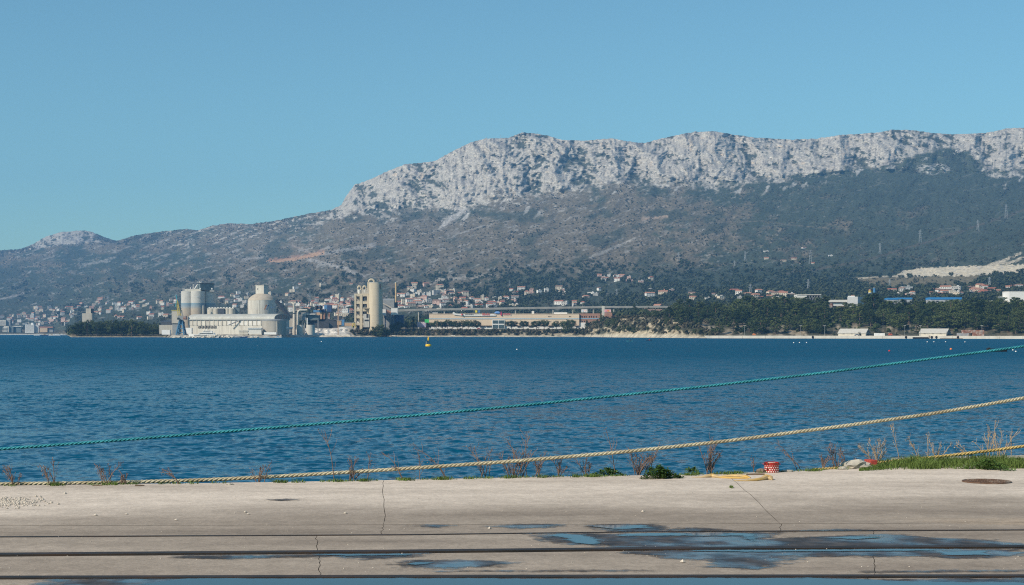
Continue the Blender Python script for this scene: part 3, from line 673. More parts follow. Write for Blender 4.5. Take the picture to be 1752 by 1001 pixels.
WET = [([(85, 991), (300, 990.2), (1000, 989.6), (1800, 989.2), (1800, 1050), (60, 1050), (60, 1003)], 0.10),
       ([(905, 914), (1000, 913.4), (1300, 911.4), (1345, 911), (1305, 923), (1420, 917), (1530, 914), (1590, 920), (1700, 924), (1760, 930), (1760, 934), (1300, 937.2), (1035, 938.5), (1030, 934), (975, 932), (930, 922)], 0.10),
       ([(1060, 943.5), (1300, 941), (1760, 938.6), (1760, 950), (1640, 957), (1560, 953), (1440, 951), (1345, 953), (1330, 966), (1295, 974), (1225, 968), (1200, 958), (1110, 952)], 0.12),
       ([(300, 951), (500, 949), (735, 946.6), (700, 954), (640, 957), (560, 953), (470, 954.5), (380, 957), (320, 955)], 0.07),
       ([(672, 966), (700, 959), (780, 958.5), (850, 960), (882, 963), (850, 970), (780, 972.5), (700, 971.5)], 0.07),
       ([(998, 899), (1040, 897.3), (1110, 897.6), (1150, 902), (1130, 908), (1060, 909.2), (1030, 905)], 0.06),
       ([(852, 901), (880, 897.8), (930, 897.2), (965, 898.3), (940, 903), (890, 905)], 0.05),
       ([(722, 900), (745, 898.6), (768, 899.4), (750, 902.6)], 0.04),
       ([(1380, 908), (1440, 905.5), (1480, 906.5), (1500, 907.6), (1440, 908.3)], 0.03),
       ([(1140, 909), (1180, 903.5), (1230, 905), (1260, 908.4)], 0.04),
       ([(760, 977), (1100, 976), (1100, 977.2), (760, 978)], 0.03), ([(1480, 978), (1760, 975.5), (1760, 977), (1480, 980)], 0.04),
       ([(470, 855), (500, 853.5), (505, 855.5), (480, 857)], 0.03)]
for i, (p, a) in enumerate(WET): blob('wet_patch', wetm, p, WZ, a, 80+i)
PUD = [([(240, 1000), (300, 993), (330, 991.4), (700, 990.6), (1400, 990.2), (1500, 993), (1560, 996), (1760, 997), (1760, 1048), (260, 1048)], 0.05),
       ([(937, 917), (960, 914.3), (1005, 916), (1031, 924), (1024, 932.5), (990, 930), (965, 922)], 0.05),
       ([(1050, 915), (1100, 913), (1240, 912.8), (1300, 915), (1292, 926), (1262, 918), (1060, 918.6)], 0.05),
       ([(1400, 922), (1470, 919), (1510, 920), (1470, 924)], 0.05),
       ([(1180, 942.8), (1360, 941.5), (1600, 940.4), (1600, 943), (1300, 945.6)], 0.03),
       ([(1610, 945), (1700, 942.5), (1690, 950), (1620, 951)], 0.06),
       ([(690, 965.6), (712, 962.6), (750, 962.8), (745, 967), (710, 968)], 0.04), ([(1010, 901), (1060, 899), (1110, 900), (1115, 904), (1060, 906.4)], 0.04),
       ([(545, 949.6), (720, 948.1), (700, 951.4), (600, 952.0)], 0.03)]
for i, (p, a) in enumerate(PUD): blob('puddle', pudm, p, PZ, a, 120+i)

# ---------------------------------------------------------------- ropes
def rope(name, path, rad, mt, label, pitch=0.18, group=None):
    """Three laid strands twisting round a smooth path of world points."""
    P = np.array(path, float); d = np.r_[0, np.cumsum(np.linalg.norm(np.diff(P, axis=0), axis=1))]
    ss = np.arange(0, d[-1], pitch/11)
    C = np.stack([np.interp(ss, d, P[:, k]) for k in range(3)], -1)
    ker = np.ones(45)/45
    for k in range(3):
        pad = np.r_[C[0, k]-(C[1:23, k][::-1]-C[0, k]), C[:, k], C[-1, k]-(C[-23:-1, k][::-1]-C[-1, k])]
        C[:, k] = np.convolve(pad, ker, 'same')[22:22+len(C)]
    T = np.gradient(C, axis=0); T /= np.linalg.norm(T, axis=1)[:, None]
    up = np.array((0, 0, 1.0)); X = np.cross(T, up); X /= np.linalg.norm(X, axis=1)[:, None]; Y = np.cross(X, T)
    root = empty(name, tuple(P[0]), label, 'rope', group)
    for k in range(3):
        ph = ss/pitch*2*np.pi+k*2*np.pi/3
        S = C+0.50*rad*(np.cos(ph)[:, None]*X+np.sin(ph)[:, None]*Y)
        ts = np.gradient(S, axis=0); ts /= np.linalg.norm(ts, axis=1)[:, None]
        xs_ = np.cross(ts, up); xs_ /= np.linalg.norm(xs_, axis=1)[:, None]; ys_ = np.cross(xs_, ts); n = 7
        rr = 0.56*rad*(1+0.10*fbm(ss*9.0, ss*0+k*3.3, 3, 7)+0.05*np.sin(ss*37+k))
        V_ = np.concatenate([(S+rr[:, None]*(math.cos(2*math.pi*i/n)*xs_+math.sin(2*math.pi*i/n)*ys_))[:, None, :] for i in range(n)], 1).reshape(-1, 3)-P[0]
        m = len(ss); fs = [(a*n+i, (a+1)*n+i, (a+1)*n+(i+1) % n, a*n+(i+1) % n) for a in range(m-1) for i in range(n)]
        me = bpy.data.meshes.new('strand'); me.from_pydata(V_.tolist(), [], fs); me.polygons.foreach_set('use_smooth', [True]*len(fs)); me.update()
        link_mesh('strand', me, mt, root)
    return root
def ropemat(name, c, c2): return mat(name, c, 0.85, 0.35, 60.0, 0.006, col2=c2, thr=(0.42, 0.62), scale2=2.2)
def pathpx(tab): return [(wx(x, D), D, wz(y, D)) for x, y, D in tab]
rope('mooring_rope', pathpx([(-700, 853.6, 18.3), (-500, 848, 18.75), (-250, 837.5, 19.45), (0, 828.0, 20.02), (100, 827.0, 20.06), (200, 825.4, 20.15), (300, 823.0, 20.3), (400, 819.2, 20.4), (470, 815.2, 20.45), (600, 807.8, 20.6), (740, 798.7, 20.8), (880, 789.0, 21.0), (1060, 774, 21.3), (1240, 755.0, 21.7), (1440, 729.3, 22.2), (1600, 707, 22.7), (1752, 681, 23.2), (1950, 646, 24.0), (2300, 578, 25.6)]), 0.0245,
     ropemat('beige_rope', (0.50, 0.44, 0.31), (0.35, 0.29, 0.19)), 'thick beige mooring rope rising from the quay edge to the right')
rope('mooring_rope', pathpx([(-560, 797, 21.2), (-300, 787, 21.6), (0, 768.4, 22.2), (220, 752, 22.6), (440, 733.8, 23.0), (640, 717.5, 23.4), (900, 693, 24.0), (1200, 662.0, 24.8), (1400, 639, 25.3), (1614, 611, 25.9), (1752, 592.5, 26.4), (1950, 564, 27), (2300, 510, 28)]), 0.0215,
     ropemat('teal_rope', (0.05, 0.31, 0.36), (0.03, 0.20, 0.24)), 'teal green mooring rope stretched over the water')
rope('mooring_rope', pathpx([(1392, 803.9, 22.15), (1410, 803.0, 22.18), (1430, 801.0, 22.3), (1450, 799, 22.55), (1480, 795.2, 22.9), (1530, 788.5, 23.3), (1580, 784.0, 23.45), (1620, 779.8, 23.5), (1680, 773, 23.6), (1752, 763.5, 23.75), (1950, 733, 24.2), (2300, 668, 25.0)]), 0.023,
     ropemat('yellow_rope', (0.55, 0.39, 0.15), (0.38, 0.26, 0.09)), 'golden yellow rope leaving the grassy quay edge at right')
# ---------------------------------------------------------------- plants and litter on the near quay
dead = mat('dead_stalk', (0.19, 0.125, 0.095), 0.85, 0.35, 6.0)
dead2 = mat('dry_straw', (0.36, 0.27, 0.18), 0.85, 0.3, 6.0)
leaf_green = leafmat('weed_leaf', (0.035, 0.075, 0.018), (0.10, 0.17, 0.04), 9.0)
grass_m = leafmat('grass_blade', (0.045, 0.082, 0.018), (0.12, 0.175, 0.045), 3.0)
def weed(px, py, h_px, lean, style, seed, mt, label, D_off=0.06):
    """A dead stalk plant: stems with side twigs and dry seed heads. style: fan, single, whip, bush."""
    r = random.Random(seed); X, D, Z = gp(px, py); D += D_off; Z = Q-0.03; k = D/F; H = h_px*k
    stems = MB(); twigs = MB(); heads = MB()
    ns = {'fan': 5, 'single': 1, 'whip': 2, 'bush': 9}[style]
    for s_ in range(ns):
        a = lean+(r.uniform(-0.6, 0.6) if style in ('fan', 'bush') else r.uniform(-0.05, 0.05)); hh = H*(1 if s_ == 0 else r.uniform(0.5, 0.95)); dy = r.uniform(-0.25, 0.25)
        p = Vector((X+r.uniform(-0.05, 0.05)*(ns > 1), D+r.uniform(-0.05, 0.05), Z)); pts = [p]; n = 9; ang = a*0.4
        for i in range(n):
            ang += (a*0.9/n)+(0.09 if style == 'whip' else 0.05)*r.uniform(-1, 1)+(-0.05 if style == 'whip' and lean < 0 else 0)
            p = p+Vector((math.sin(ang), dy*0.3, math.cos(ang)))*(hh/n); pts.append(p)
        rad = [0.0046*(1-0.7*i/n)+0.0015 for i in range(n+1)]
        stems.tube(pts, rad, 4)
        nt_ = {'fan': 7, 'single': 9, 'whip': 6, 'bush': 10}[style]
        for t in range(nt_):
            i = r.randint(2 if style != 'bush' else 1, n-1); b0 = pts[i]; sd = r.choice((-1, 1)); aa = ang*0.5+sd*r.uniform(0.35, 0.9); ll = hh*r.uniform(0.14, 0.40)*(1.2-i/n*0.6)
            q = [b0]; c = b0
            for j in range(4):
                aa -= sd*0.10; c = c+Vector((math.sin(aa), r.uniform(-0.5, 0.5)*0.4, math.cos(aa)))*(ll/4); q.append(c)
            twigs.tube(q, [0.0026, 0.0023, 0.002, 0.0017, 0.0014], 3)
            for j in range(r.randint(2, 6)):
                b1 = q[r.randint(2, 4)]; v = Vector((r.uniform(-1, 1), r.uniform(-1, 1), r.uniform(-0.2, 1.2)))*0.016
                w = Vector((r.uniform(-1, 1), r.uniform(-1, 1), r.uniform(-1, 1)))*0.006
                heads.add([b1, b1+v*0.6+w, b1+v, b1+v*0.6-w], [(0, 1, 2), (0, 2, 3)])
        for j in range(10 if style != 'bush' else 5):
            b1 = pts[-1]+Vector((r.uniform(-.03, .03), r.uniform(-.03, .03), r.uniform(-.08, .02))); v = Vector((r.uniform(-1, 1), r.uniform(-1, 1), r.uniform(-0.2, 1.2)))*0.018
            w = Vector((r.uniform(-1, 1), r.uniform(-1, 1), r.uniform(-1, 1)))*0.006; heads.add([b1, b1+v*0.6+w, b1+v, b1+v*0.6-w], [(0, 1, 2), (0, 2, 3)])
    root = empty('dry_weed', (X, D, Z), label, 'weed', 'dead weeds along the quay edge')
    stems.build('stems', mt, root, kind='stuff'); twigs.build('twigs', mt, root, kind='stuff'); heads.build('seed_heads', mt, root, kind='stuff')
W = [(1053, 813, 86, -0.28, 'single', 'tall dead stalk with a tufted tip behind the low green plants'),
     (765, 817, 80, -0.62, 'whip', 'dead weed arching over to the left with a drooping tip'),
     (690, 821, 62, -0.42, 'whip', 'leaning pair of dead stalks crossed by the beige rope'),
     (572, 823, 92, -0.16, 'single', 'thin tall dead stalk whose tip reaches the teal rope'),
     (1215, 808, 62, 0.02, 'bush', 'dense reddish dead bush left of the polka-dot pot'),
     (1090, 810, 50, 0.12, 'bush', 'reddish brown dead brush behind the leafy green clump'),
     (1366, 803, 62, -0.45, 'whip', 'dark dead stalk leaning left just right of the polka-dot pot'),
     (895, 814, 78, -0.02, 'fan', 'spindly dead weed fan left of the green plants, tallest of its patch'),
     (878, 815, 52, 0.0, 'bush', 'low dead brush crossed by the beige rope near mid quay'),
     (920, 814, 46, 0.2, 'fan', 'small dead weed fan right of the low brush under the beige rope'),
     (1108, 811, 58, 0.05, 'fan', 'sparse dead weed rising out of the leafy green clump'),
     (1005, 814, 44, -0.1, 'fan', 'small dead weed left of the low green plants'),
     (960, 815, 40, 0.15, 'fan', 'faint dead weed between the spindly fan and the green plants'),
     (830, 817, 64, -0.02, 'fan', 'thin dead weed fan right of the arching weed'),
     (718, 820, 46, 0.0, 'single', 'short dead stalk between the leaning pair and the arching weed'),
     (600, 822, 46, 0.2, 'fan', 'small dead weed right of the tall thin stalk'),
     (628, 822, 48, 0.06, 'single', 'single pale dead stalk left of the slab joint crack'),
     (445, 825, 36, 0.0, 'fan', 'small reddish weed beside the rope where it leaves the quay'),
     (182, 829, 48, 0.02, 'fan', 'dead weed with upright stems above the rope near the left'),
     (310, 828, 44, -0.75, 'whip', 'dark bent stalk lying low over the rope'),
     (88, 830, 46, -0.6, 'fan', 'dead weed leaning left near the gravel'),
     (24, 830, 40, -0.15, 'fan', 'dead weed at the far left of the quay edge'),
     (210, 829, 30, 0.1, 'fan', 'small dead weed right of the upright one near the left'),
     (1500, 793, 48, -0.12, 'bush', 'straw coloured weed clump beside the red brick'),
     (1538, 790, 70, -0.22, 'single', 'tall single straw stalk in the grass right of the brick'),
     (1572, 789, 48, -0.14, 'whip', 'pair of straw stalks in the grass'),
     (1588, 788, 50, -0.18, 'single', 'slender straw stalk where the yellow rope starts'),
     (1606, 787, 38, 0.12, 'fan', 'small straw weed fan behind the yellow rope'),
     (1658, 785, 40, -0.5, 'whip', 'straw stalks leaning left through the yellow rope'),
     (1694, 785, 70, -0.1, 'fan', 'tall branching straw weed crossing the yellow rope'),
     (1712, 786, 58, 0.04, 'fan', 'straw weed fan right of the tall branching one'),
     (1730, 784, 48, 0.03, 'single', 'single straw stalk near the right end of the grass'),
     (1455, 800, 36, -0.1, 'fan', 'grey dead weed in front of the concrete lump'),
     (1432, 802, 48, 0.0, 'fan', 'sparse dead weed left of the concrete lump'),
     (1408, 803, 30, 0.1, 'fan', 'short dead weed above the end of the yellow rope'),
     (1290, 807, 28, 0.1, 'single', 'short dark stalk left of the polka-dot pot')]
for i, (px, py, h, ln, st_, lb) in enumerate(W):
    weed(px, py, h, ln, st_, 500+i, dead2 if px > 1480 else dead, lb, 0.02 if px < 1480 else 0.0)
# leafy green plants
def leafy(name, px, py, w_px, h_px, n, seed, label):
    r = random.Random(seed); X, D, Z = gp(px, py); k = D/F; m_ = MB(); st_ = MB()
    for i in range(n):
        a = r.uniform(0, 6.28); rr = r.random()**0.6*(0.75+0.35*math.sin(a*2+seed)+0.2*math.sin(a*5+seed*2)); x = X+math.cos(a)*rr*w_px*k/2*1.15; y = D+math.sin(a)*rr*0.30; lobe = 0.55+0.45*math.sin((x-X)*17+seed)*math.cos((x-X)*31+1); zt = Q+h_px*k*max(0.1, 1-rr**2*0.85)*r.uniform(0.15, 1.0)*(0.6+0.5*lobe)
        L_ = r.uniform(0.02, 0.045); an = r.uniform(0, 6.28); t = r.uniform(-0.3, 0.9); d = Vector((math.cos(an), math.sin(an), t)).normalized(); s = Vector((-math.sin(an), math.cos(an), r.uniform(-0.4, 0.4))).normalized()
        p = Vector((x, y, zt)); m_.add([p, p+d*L_*0.5+s*L_*0.35, p+d*L_, p+d*L_*0.5-s*L_*0.35], [(0, 1, 2, 3)])
        if i % 12 == 0: st_.tube([(X+(x-X)*0.4, D+(y-D)*0.4, Q-0.01), (x, y, zt)], 0.003, 3)
    root = empty(name, (X, D, Q), label, 'plant', 'low green plants on the quay edge')
    m_.build('leaves', leaf_green, root, kind='stuff'); st_.build('stems', leaf_green, root, kind='stuff')
leafy('leafy_plant', 1130, 818, 56, 22, 1500, 1, 'rounded leafy green clump spilling over the quay edge')
leafy('leafy_plant', 1042, 812, 42, 11, 600, 2, 'low dark green plant left of the rounded leafy clump')
leafy('leafy_plant', 1690, 803, 70, 18, 900, 3, 'broad-leaved green clump in the grass above the manhole')
leafy('leafy_plant', 1185, 808, 24, 9, 200, 4, 'small green plant between the leafy clump and the dead bush')
# grass
gm = MB(); r = random.Random(4)
def blade(x, y, z, h):
    a = r.uniform(0, 6.28); w = r.uniform(0.003, 0.006); ln = Vector((r.uniform(-0.5, 0.5), r.uniform(-0.5, 0.5), 1))*h
    s = Vector((math.cos(a), math.sin(a), 0))*w; p = Vector((x, y, z)); m1 = p+ln*0.55+Vector((0, 0, h*0.05)); t = p+ln+Vector((ln.x*0.5, ln.y*0.5, -h*0.12))
    gm.add([p-s, p+s, m1+s*0.7, m1-s*0.7, t], [(0, 1, 2, 3), (3, 2, 4)])
for i in range(15000):
    px = 1470+(2250-1470)*r.random()**1.15; t = r.random()
    f = min(1, (px-1470)/60); yf = np.interp(px, [1470, 1560, 1752, 2250], [806, 803.5, 802, 796]); yb = np.interp(px, [1470, 1500, 1560, 1752, 2250], [803, 794, 790, 789, 780])
    X, D, Z = gp(px, yf+(yb-yf)*t)
    cl_ = float(fbm(np.array(X*1.7), np.array(D*2.2), 3, 5))
    if cl_ < -0.12 and r.random() < 0.75: continue
    blade(X, D, Q+0.0, (0.05+0.13*max(0, 0.4+cl_))*f*r.uniform(0.5, 1.2)+0.015)
for px in [20, 95, 180, 195, 330, 480, 510, 578, 625, 690, 700, 755, 765, 800, 832, 870, 885, 930, 985, 1010, 1020, 1180, 1195, 1240, 1262, 1390, 1400, 1440]:
    for i in range(r.randint(12, 110)):
        X, D, Z = gp(px+r.gauss(0, 7), float(ip(px, EDGE))+r.uniform(0.2, 2.4)); blade(X, D, Q, r.uniform(0.02, 0.06))
for i in range(2400):
    px = r.uniform(-60, 1480)
    if float(fbm(np.array(px/37.0), np.array(2.2), 3, 6)) < 0.02: continue
    X, D, Z = gp(px, float(ip(px, EDGE))+r.uniform(0.0, 1.6)); blade(X, D, Q, r.uniform(0.012, 0.04))
for i in range(60):
    X, D, Z = gp(1252+r.gauss(0, 1.5), 834.5+r.gauss(0, .5)); blade(X, D, Q, 0.03)
go = gm.build('grass', grass_m); tag(go, 'short green grass along the quay edge, thickest at right', 'grass', kind='stuff')
# coping beam and broken lump at the right end of the edge
cop = mat('old_coping', (0.42, 0.39, 0.34), 0.9, 0.2, 3.0, 0.01, col2=(0.28, 0.25, 0.2), thr=(0.5, 0.65))
m_ = MB(); A = gp(1538, 790.5); Bp = gp(2600, 768)
m_.extr([(0.0, Q-0.05), (0.0, Q+0.035), (0.02, Q+0.05), (0.28, Q+0.05), (0.30, Q+0.03), (0.30, Q-0.05)], (A[0], A[1]-0.12, 0), (Bp[0], Bp[1]-0.12, 0))
single('coping_beam', m_, cop, 'low pale concrete coping beam behind the grass at right', 'kerb', fix=True)
def lump(name, c, size, seed, mt, label, cat, group=None, sub=3, rough=0.25, parent=None):
    bm = bmesh.new(); bmesh.ops.create_icosphere(bm, subdivisions=sub, radius=1.0); r_ = np.random.RandomState(seed); off = r_.rand(3)*40
    for v in bm.verts:
        d = v.co.normalized(); n = float(perlin(np.array(d.x*1.6+off[0]), np.array(d.y*1.6+d.z*1.1+off[1]), seed % 7))+0.5*float(perlin(np.array(d.x*4+off[2]), np.array(d.z*4+d.y*2), seed % 5))
        v.co = Vector((d.x*size[0], d.y*size[1], d.z*size[2]))*(1+rough*n)
        if v.co.z < -size[2]*0.35: v.co.z = -size[2]*0.35
    me = bpy.data.meshes.new(name); bm.to_mesh(me); bm.free()
    if parent is None:
        o = link_mesh(name, me, mt); o.location = (c[0], c[1], c[2]+size[2]*0.33); return tag(o, label, cat, group)
    o = link_mesh(name, me, mt, parent); og = ORG[parent.name]; o.location = (c[0]-og.x, c[1]-og.y, c[2]+size[2]*0.33-og.z); return o
P = gp(1466, 801); lump('concrete_lump', P, (0.20, 0.14, 0.085), 3, cop, 'broken pale concrete lump left of the red brick', 'rubble', rough=0.35)
P = gp(1442, 803); lump('concrete_lump', P, (0.07, 0.05, 0.03), 8, cop, 'small flat concrete fragment at the end of the yellow rope', 'rubble')
P = gp(1346, 807); lump('stone', P, (0.09, 0.05, 0.02), 9, cop, 'flat pale stone right of the polka-dot pot', 'stone')
P = gp(1302, 808.5); lump('stone', P, (0.055, 0.05, 0.045), 12, mat('brown_stone', (0.17, 0.13, 0.10), 0.9), 'brown wedge-shaped stone left of the polka-dot pot', 'stone')
P = gp(393, 829.5); lump('stone', P, (0.05, 0.03, 0.018), 14, cop, 'pale stone under the rope where it lifts off', 'stone')
# brick
m_ = MB(); P = gp(1490, 796.5); m_.box((P[0], P[1], Q), (0.105, 0.21, 0.085), 0.25)
o = single('brick', m_, mat('red_brick', (0.36, 0.06, 0.045), 0.85, 0.3, 20.0, 0.003), 'single red brick at the left end of the grass', 'brick')
bv = o.modifiers.new('bevel', 'BEVEL'); bv.width = 0.008; bv.segments = 2
# flat sticks and driftwood
wood1 = mat('driftwood', (0.42, 0.31, 0.17), 0.8, 0.35, 7.0, 0.004, stretch=(0.3, 2, 2), col2=(0.52, 0.33, 0.10), thr=(0.45, 0.6))
wood2 = mat('driftwood_dark', (0.17, 0.12, 0.08), 0.85, 0.3, 7.0)
def branch(pts, rad, mt, label):
    m_ = MB(); P = [gp(x, y) for x, y in pts]; rr = [q for q in rad]
    pp = [(p[0], p[1], Q+rr[i]*0.62) for i, p in enumerate(P)]; m2_ = MB(); m2_.tube(pp, rr, 8)
    m2_.v = [(x, y, Q+(z-Q)*0.75) for x, y, z in m2_.v]
    single('driftwood', m2_, mt, label, 'driftwood', smooth=True)
branch([(1183, 816.8), (1200, 817.2), (1210, 817.0), (1219, 816.6), (1230, 817.8), (1245, 818.6), (1260, 818.9), (1280, 819.4)], [0.004, 0.014, 0.034, 0.042, 0.026, 0.020, 0.022, 0.012], wood1, 'yellowish driftwood branch, the longest piece left of the pot')
branch([(1234, 815.5), (1252, 815.6), (1268, 816.5), (1277, 817.4), (1284, 818.4)], [0.012, 0.026, 0.034, 0.030, 0.010], wood1, 'short pale driftwood piece lying behind the long branch')
branch([(1256, 822.6), (1275, 823.2), (1292, 822.8), (1304, 821.5), (1311, 820.4), (1318, 820.8), (1322, 821.6)], [0.006, 0.016, 0.026, 0.034, 0.058, 0.046, 0.012], wood1, 'knobbly driftwood branch in front of the pot')
branch([(1277, 812.8), (1292, 812.6), (1308, 812.4)], [0.016, 0.018, 0.016], wood2, 'dark straight stick beside the foot of the pot')
branch([(231, 831.8), (240, 831.4), (247, 831.2)], [0.012, 0.013, 0.01], wood2, 'small dark stick by the quay edge near the left')
branch([(158, 831.6), (168, 831.4), (175, 831.5)], [0.008, 0.01, 0.006], wood2, 'thin twig by the quay edge left of the dark stick')
# enamel pot with polka dots
px, py = 1320, 808; P = gp(px, py); k = P[1]/F; Rp = 12.6*k; Hp = 17.2*k
pot = empty('enamel_pot', (P[0], P[1], Q), 'red enamel pot with white polka dots at the quay edge', 'pot')
pm = bpy.data.materials.new('polka_enamel'); pm.use_nodes = True; nt = pm.node_tree; L = nt.links; b = nt.nodes['Principled BSDF']; b.inputs['Roughness'].default_value = 0.3
tc = nd(nt, 'ShaderNodeTexCoord'); sp = nd(nt, 'ShaderNodeSeparateXYZ'); L.new(tc.outputs['Object'], sp.inputs[0])
def mth(op, a, b_=None, c=None):
    n = nd(nt, 'ShaderNodeMath', operation=op)
    for i, v in enumerate((a, b_, c)):
        if v is None: continue
        if hasattr(v, 'node'): L.new(v, n.inputs[i])
        else: n.inputs[i].default_value = v
    return n.outputs[0]
cell = Hp/4.2
row = mth('DIVIDE', sp.outputs[2], cell*0.86); rowi = mth('FLOOR', row); odd = mth('MULTIPLY', mth('MODULO', rowi, 2.0), 0.5)
arc = mth('ADD', mth('DIVIDE', mth('MULTIPLY', mth('ARCTAN2', sp.outputs[1], sp.outputs[0]), Rp), cell), odd)
dx_ = mth('SUBTRACT', mth('FRACT', arc), 0.5); dy_ = mth('MULTIPLY', mth('SUBTRACT', mth('FRACT', row), 0.5), 0.86)
dist = mth('SQRT', mth('ADD', mth('MULTIPLY', dx_, dx_), mth('MULTIPLY', dy_, dy_)))
isdot = mth('MULTIPLY', mth('LESS_THAN', dist, 0.27), mth('LESS_THAN', sp.outputs[2], Hp*0.70))
nz = nd(nt, 'ShaderNodeTexNoise'); nz.inputs['Scale'].default_value = 22.0; nz.inputs['Detail'].default_value = 6; L.new(tc.outputs['Object'], nz.inputs[0])
chip = mth('GREATER_THAN', mth('ADD', nz.outputs[0], mth('MULTIPLY', sp.outputs[2], 0.9)), 0.69)
x1 = nd(nt, 'ShaderNodeMix', data_type='RGBA'); x1.inputs[6].default_value = (0.38, 0.020, 0.015, 1); x1.inputs[7].default_value = (0.82, 0.80, 0.76, 1); L.new(isdot, x1.inputs[0])
x2 = nd(nt, 'ShaderNodeMix', data_type='RGBA'); x2.inputs[7].default_value = (0.05, 0.025, 0.018, 1); L.new(chip, x2.inputs[0]); L.new(x1.outputs[2], x2.inputs[6]); L.new(x2.outputs[2], b.inputs['Base Color'])
m_ = MB(); m_.lathe((P[0], P[1], Q), [(Rp*0.93, 0.0), (Rp*0.97, Hp*0.04), (Rp, Hp*0.12), (Rp, Hp*0.92), (Rp*1.05, Hp*0.97), (Rp*1.03, Hp), (Rp*0.96, Hp*0.98), (Rp*0.95, Hp*0.5), (Rp*0.9, Hp*0.42)], 40)
m_.build('pot_body', pm, pot, smooth=True)
m_ = MB(); m_.lathe((P[0], P[1], Q+Hp*0.60), [(Rp*0.9, 0), (Rp*0.8, Hp*0.24), (Rp*0.5, Hp*0.36), (0.01, Hp*0.38)], 20); m_.build('filling', mat('pale_mortar', (0.62, 0.57, 0.47), 0.9, 0.3, 30.0, 0.006), pot, smooth=True)
for s in (-1, 1):
    m_ = MB(); m_.tube([(P[0]+s*Rp*0.98, P[1]-0.03, Q+Hp*0.80), (P[0]+s*Rp*1.16, P[1]-0.028, Q+Hp*0.83), (P[0]+s*Rp*1.18, P[1], Q+Hp*0.84), (P[0]+s*Rp*1.16, P[1]+0.028, Q+Hp*0.83), (P[0]+s*Rp*0.98, P[1]+0.03, Q+Hp*0.80)], 0.005, 6); m_.build('handle', pm, pot, smooth=True)
# manhole
P = gp(1688, 824.5); Rm = 41*P[1]/F
mh = empty('manhole_cover', (P[0], P[1], Q), 'round rusty manhole cover in the pale concrete at right', 'manhole')
rusty = mat('rusty_iron', (0.13, 0.075, 0.05), 0.8, 0.35, 14.0, 0.004, 0.2, col2=(0.24, 0.19, 0.15), thr=(0.5, 0.62))
m_ = MB(); m_.lathe((P[0], P[1], Q+0.002), [(Rm, 0), (Rm, 0.012), (Rm*0.93, 0.014), (Rm*0.92, 0.006)], 48); m_.build('ring', rusty, mh)
m_ = MB(); m_.lathe((P[0], P[1], Q+0.003), [(Rm*0.90, 0), (Rm*0.90, 0.009), (Rm*0.88, 0.011)], 48); cov = m_.build('cover', rusty, mh)
m_ = MB()
for i in range(-5, 6):
    for j in range(-5, 6):
        if math.hypot(i, j) < 5.2: m_.box((P[0]+i*Rm*0.155, P[1]+j*Rm*0.155, Q+0.0135), (Rm*0.09, Rm*0.09, 0.006), 0.78 if (i+j) % 2 else 0)
m_.build('studs', rusty, cov, kind='stuff')
# gravel
gv = MB(); r = random.Random(9)
def pebble(x, y, s):
    z = Q; P_ = [(x+s*r.uniform(.7, 1.2), y, z+s*.2), (x-s*r.uniform(.7, 1.2), y+s*.2, z+s*.2), (x, y+s*r.uniform(.7, 1.2), z+s*.2), (x+s*.1, y-s*r.uniform(.7, 1.2), z+s*.2), (x, y, z+s*r.uniform(.6, 1.1)), (x, y, z-0.002)]
    gv.add(P_, [(0, 2, 4), (2, 1, 4), (1, 3, 4), (3, 0, 4), (2, 0, 5), (1, 2, 5), (3, 1, 5), (0, 3, 5)])
for i in range(900):
    px = abs(r.gauss(0, 48))-25; py = 860+r.gauss(0, 3.6)-px*0.01
    if px > 92: continue
    X, D, _ = gp(px, py); pebble(X, D, r.uniform(0.006, 0.022))
for i in range(260):
    X, D, _ = gp(r.uniform(-100, 1850), 835+150*r.random()**0.9); pebble(X, D, r.uniform(0.003, 0.009))
for px, py in [(112, 845), (62, 850), (100, 863), (88, 861), (420, 877), (425, 880), (302, 890), (164, 882), (591, 879), (217, 880), (1100, 876), (838, 905), (1168, 962)]:
    X, D, _ = gp(px, py); pebble(X, D, 0.024)
for i in range(120):
    X, D, _ = gp(r.uniform(1040, 1740), 938+r.gauss(4, 6)); pebble(X, D, r.uniform(0.003, 0.008))
tag(gv.build('gravel', mat('gravel_stone', (0.46, 0.41, 0.35), 0.9, 0.3, 30.0)), 'loose pale gravel scattered on the quay', 'gravel', kind='stuff')
# ---------------------------------------------------------------- far shore: works, buildings
conc = mat('works_concrete', (0.50, 0.46, 0.39), 0.9, 0.14, 0.25, stretch=(1, 1, 0.12), col2=(0.30, 0.27, 0.22), thr=(0.50, 0.7), scale2=0.28)
conc_w = mat('works_pale_concrete', (0.60, 0.57, 0.50), 0.9, 0.12, 0.25, stretch=(1, 1, 0.12), col2=(0.36, 0.33, 0.28), thr=(0.50, 0.72), scale2=0.28)
conc_b = mat('kiln_concrete', (0.56, 0.48, 0.35), 0.9, 0.10, 0.3, stretch=(1, 1, 0.25), col2=(0.44, 0.37, 0.27), thr=(0.55, 0.72), scale2=0.15)
dome_top = mat('dome_roof_dusty', (0.45, 0.39, 0.31), 0.9, 0.12, 0.3)
dk = mat('dark_opening', (0.03, 0.03, 0.032), 0.7, 0.2, 1.0)
dk_blue = mat('dark_steel', (0.06, 0.07, 0.085), 0.6, 0.25, 0.6)
grey_m = mat('grey_sheet', (0.27, 0.28, 0.28), 0.6, 0.12, 0.5)
teal_m = mat('teal_grey_sheet', (0.13, 0.17, 0.18), 0.6, 0.15, 0.5)
white_m = mat('white_paint', (0.78, 0.77, 0.74), 0.7, 0.06, 0.5)
white2 = mat('offwhite_plaster', (0.68, 0.66, 0.61), 0.8, 0.08, 0.5)
roof_w = mat('pale_vault_sheet', (0.46, 0.46, 0.42), 0.75, 0.12, 0.2, col2=(0.40, 0.37, 0.28), thr=(0.5, 0.7))
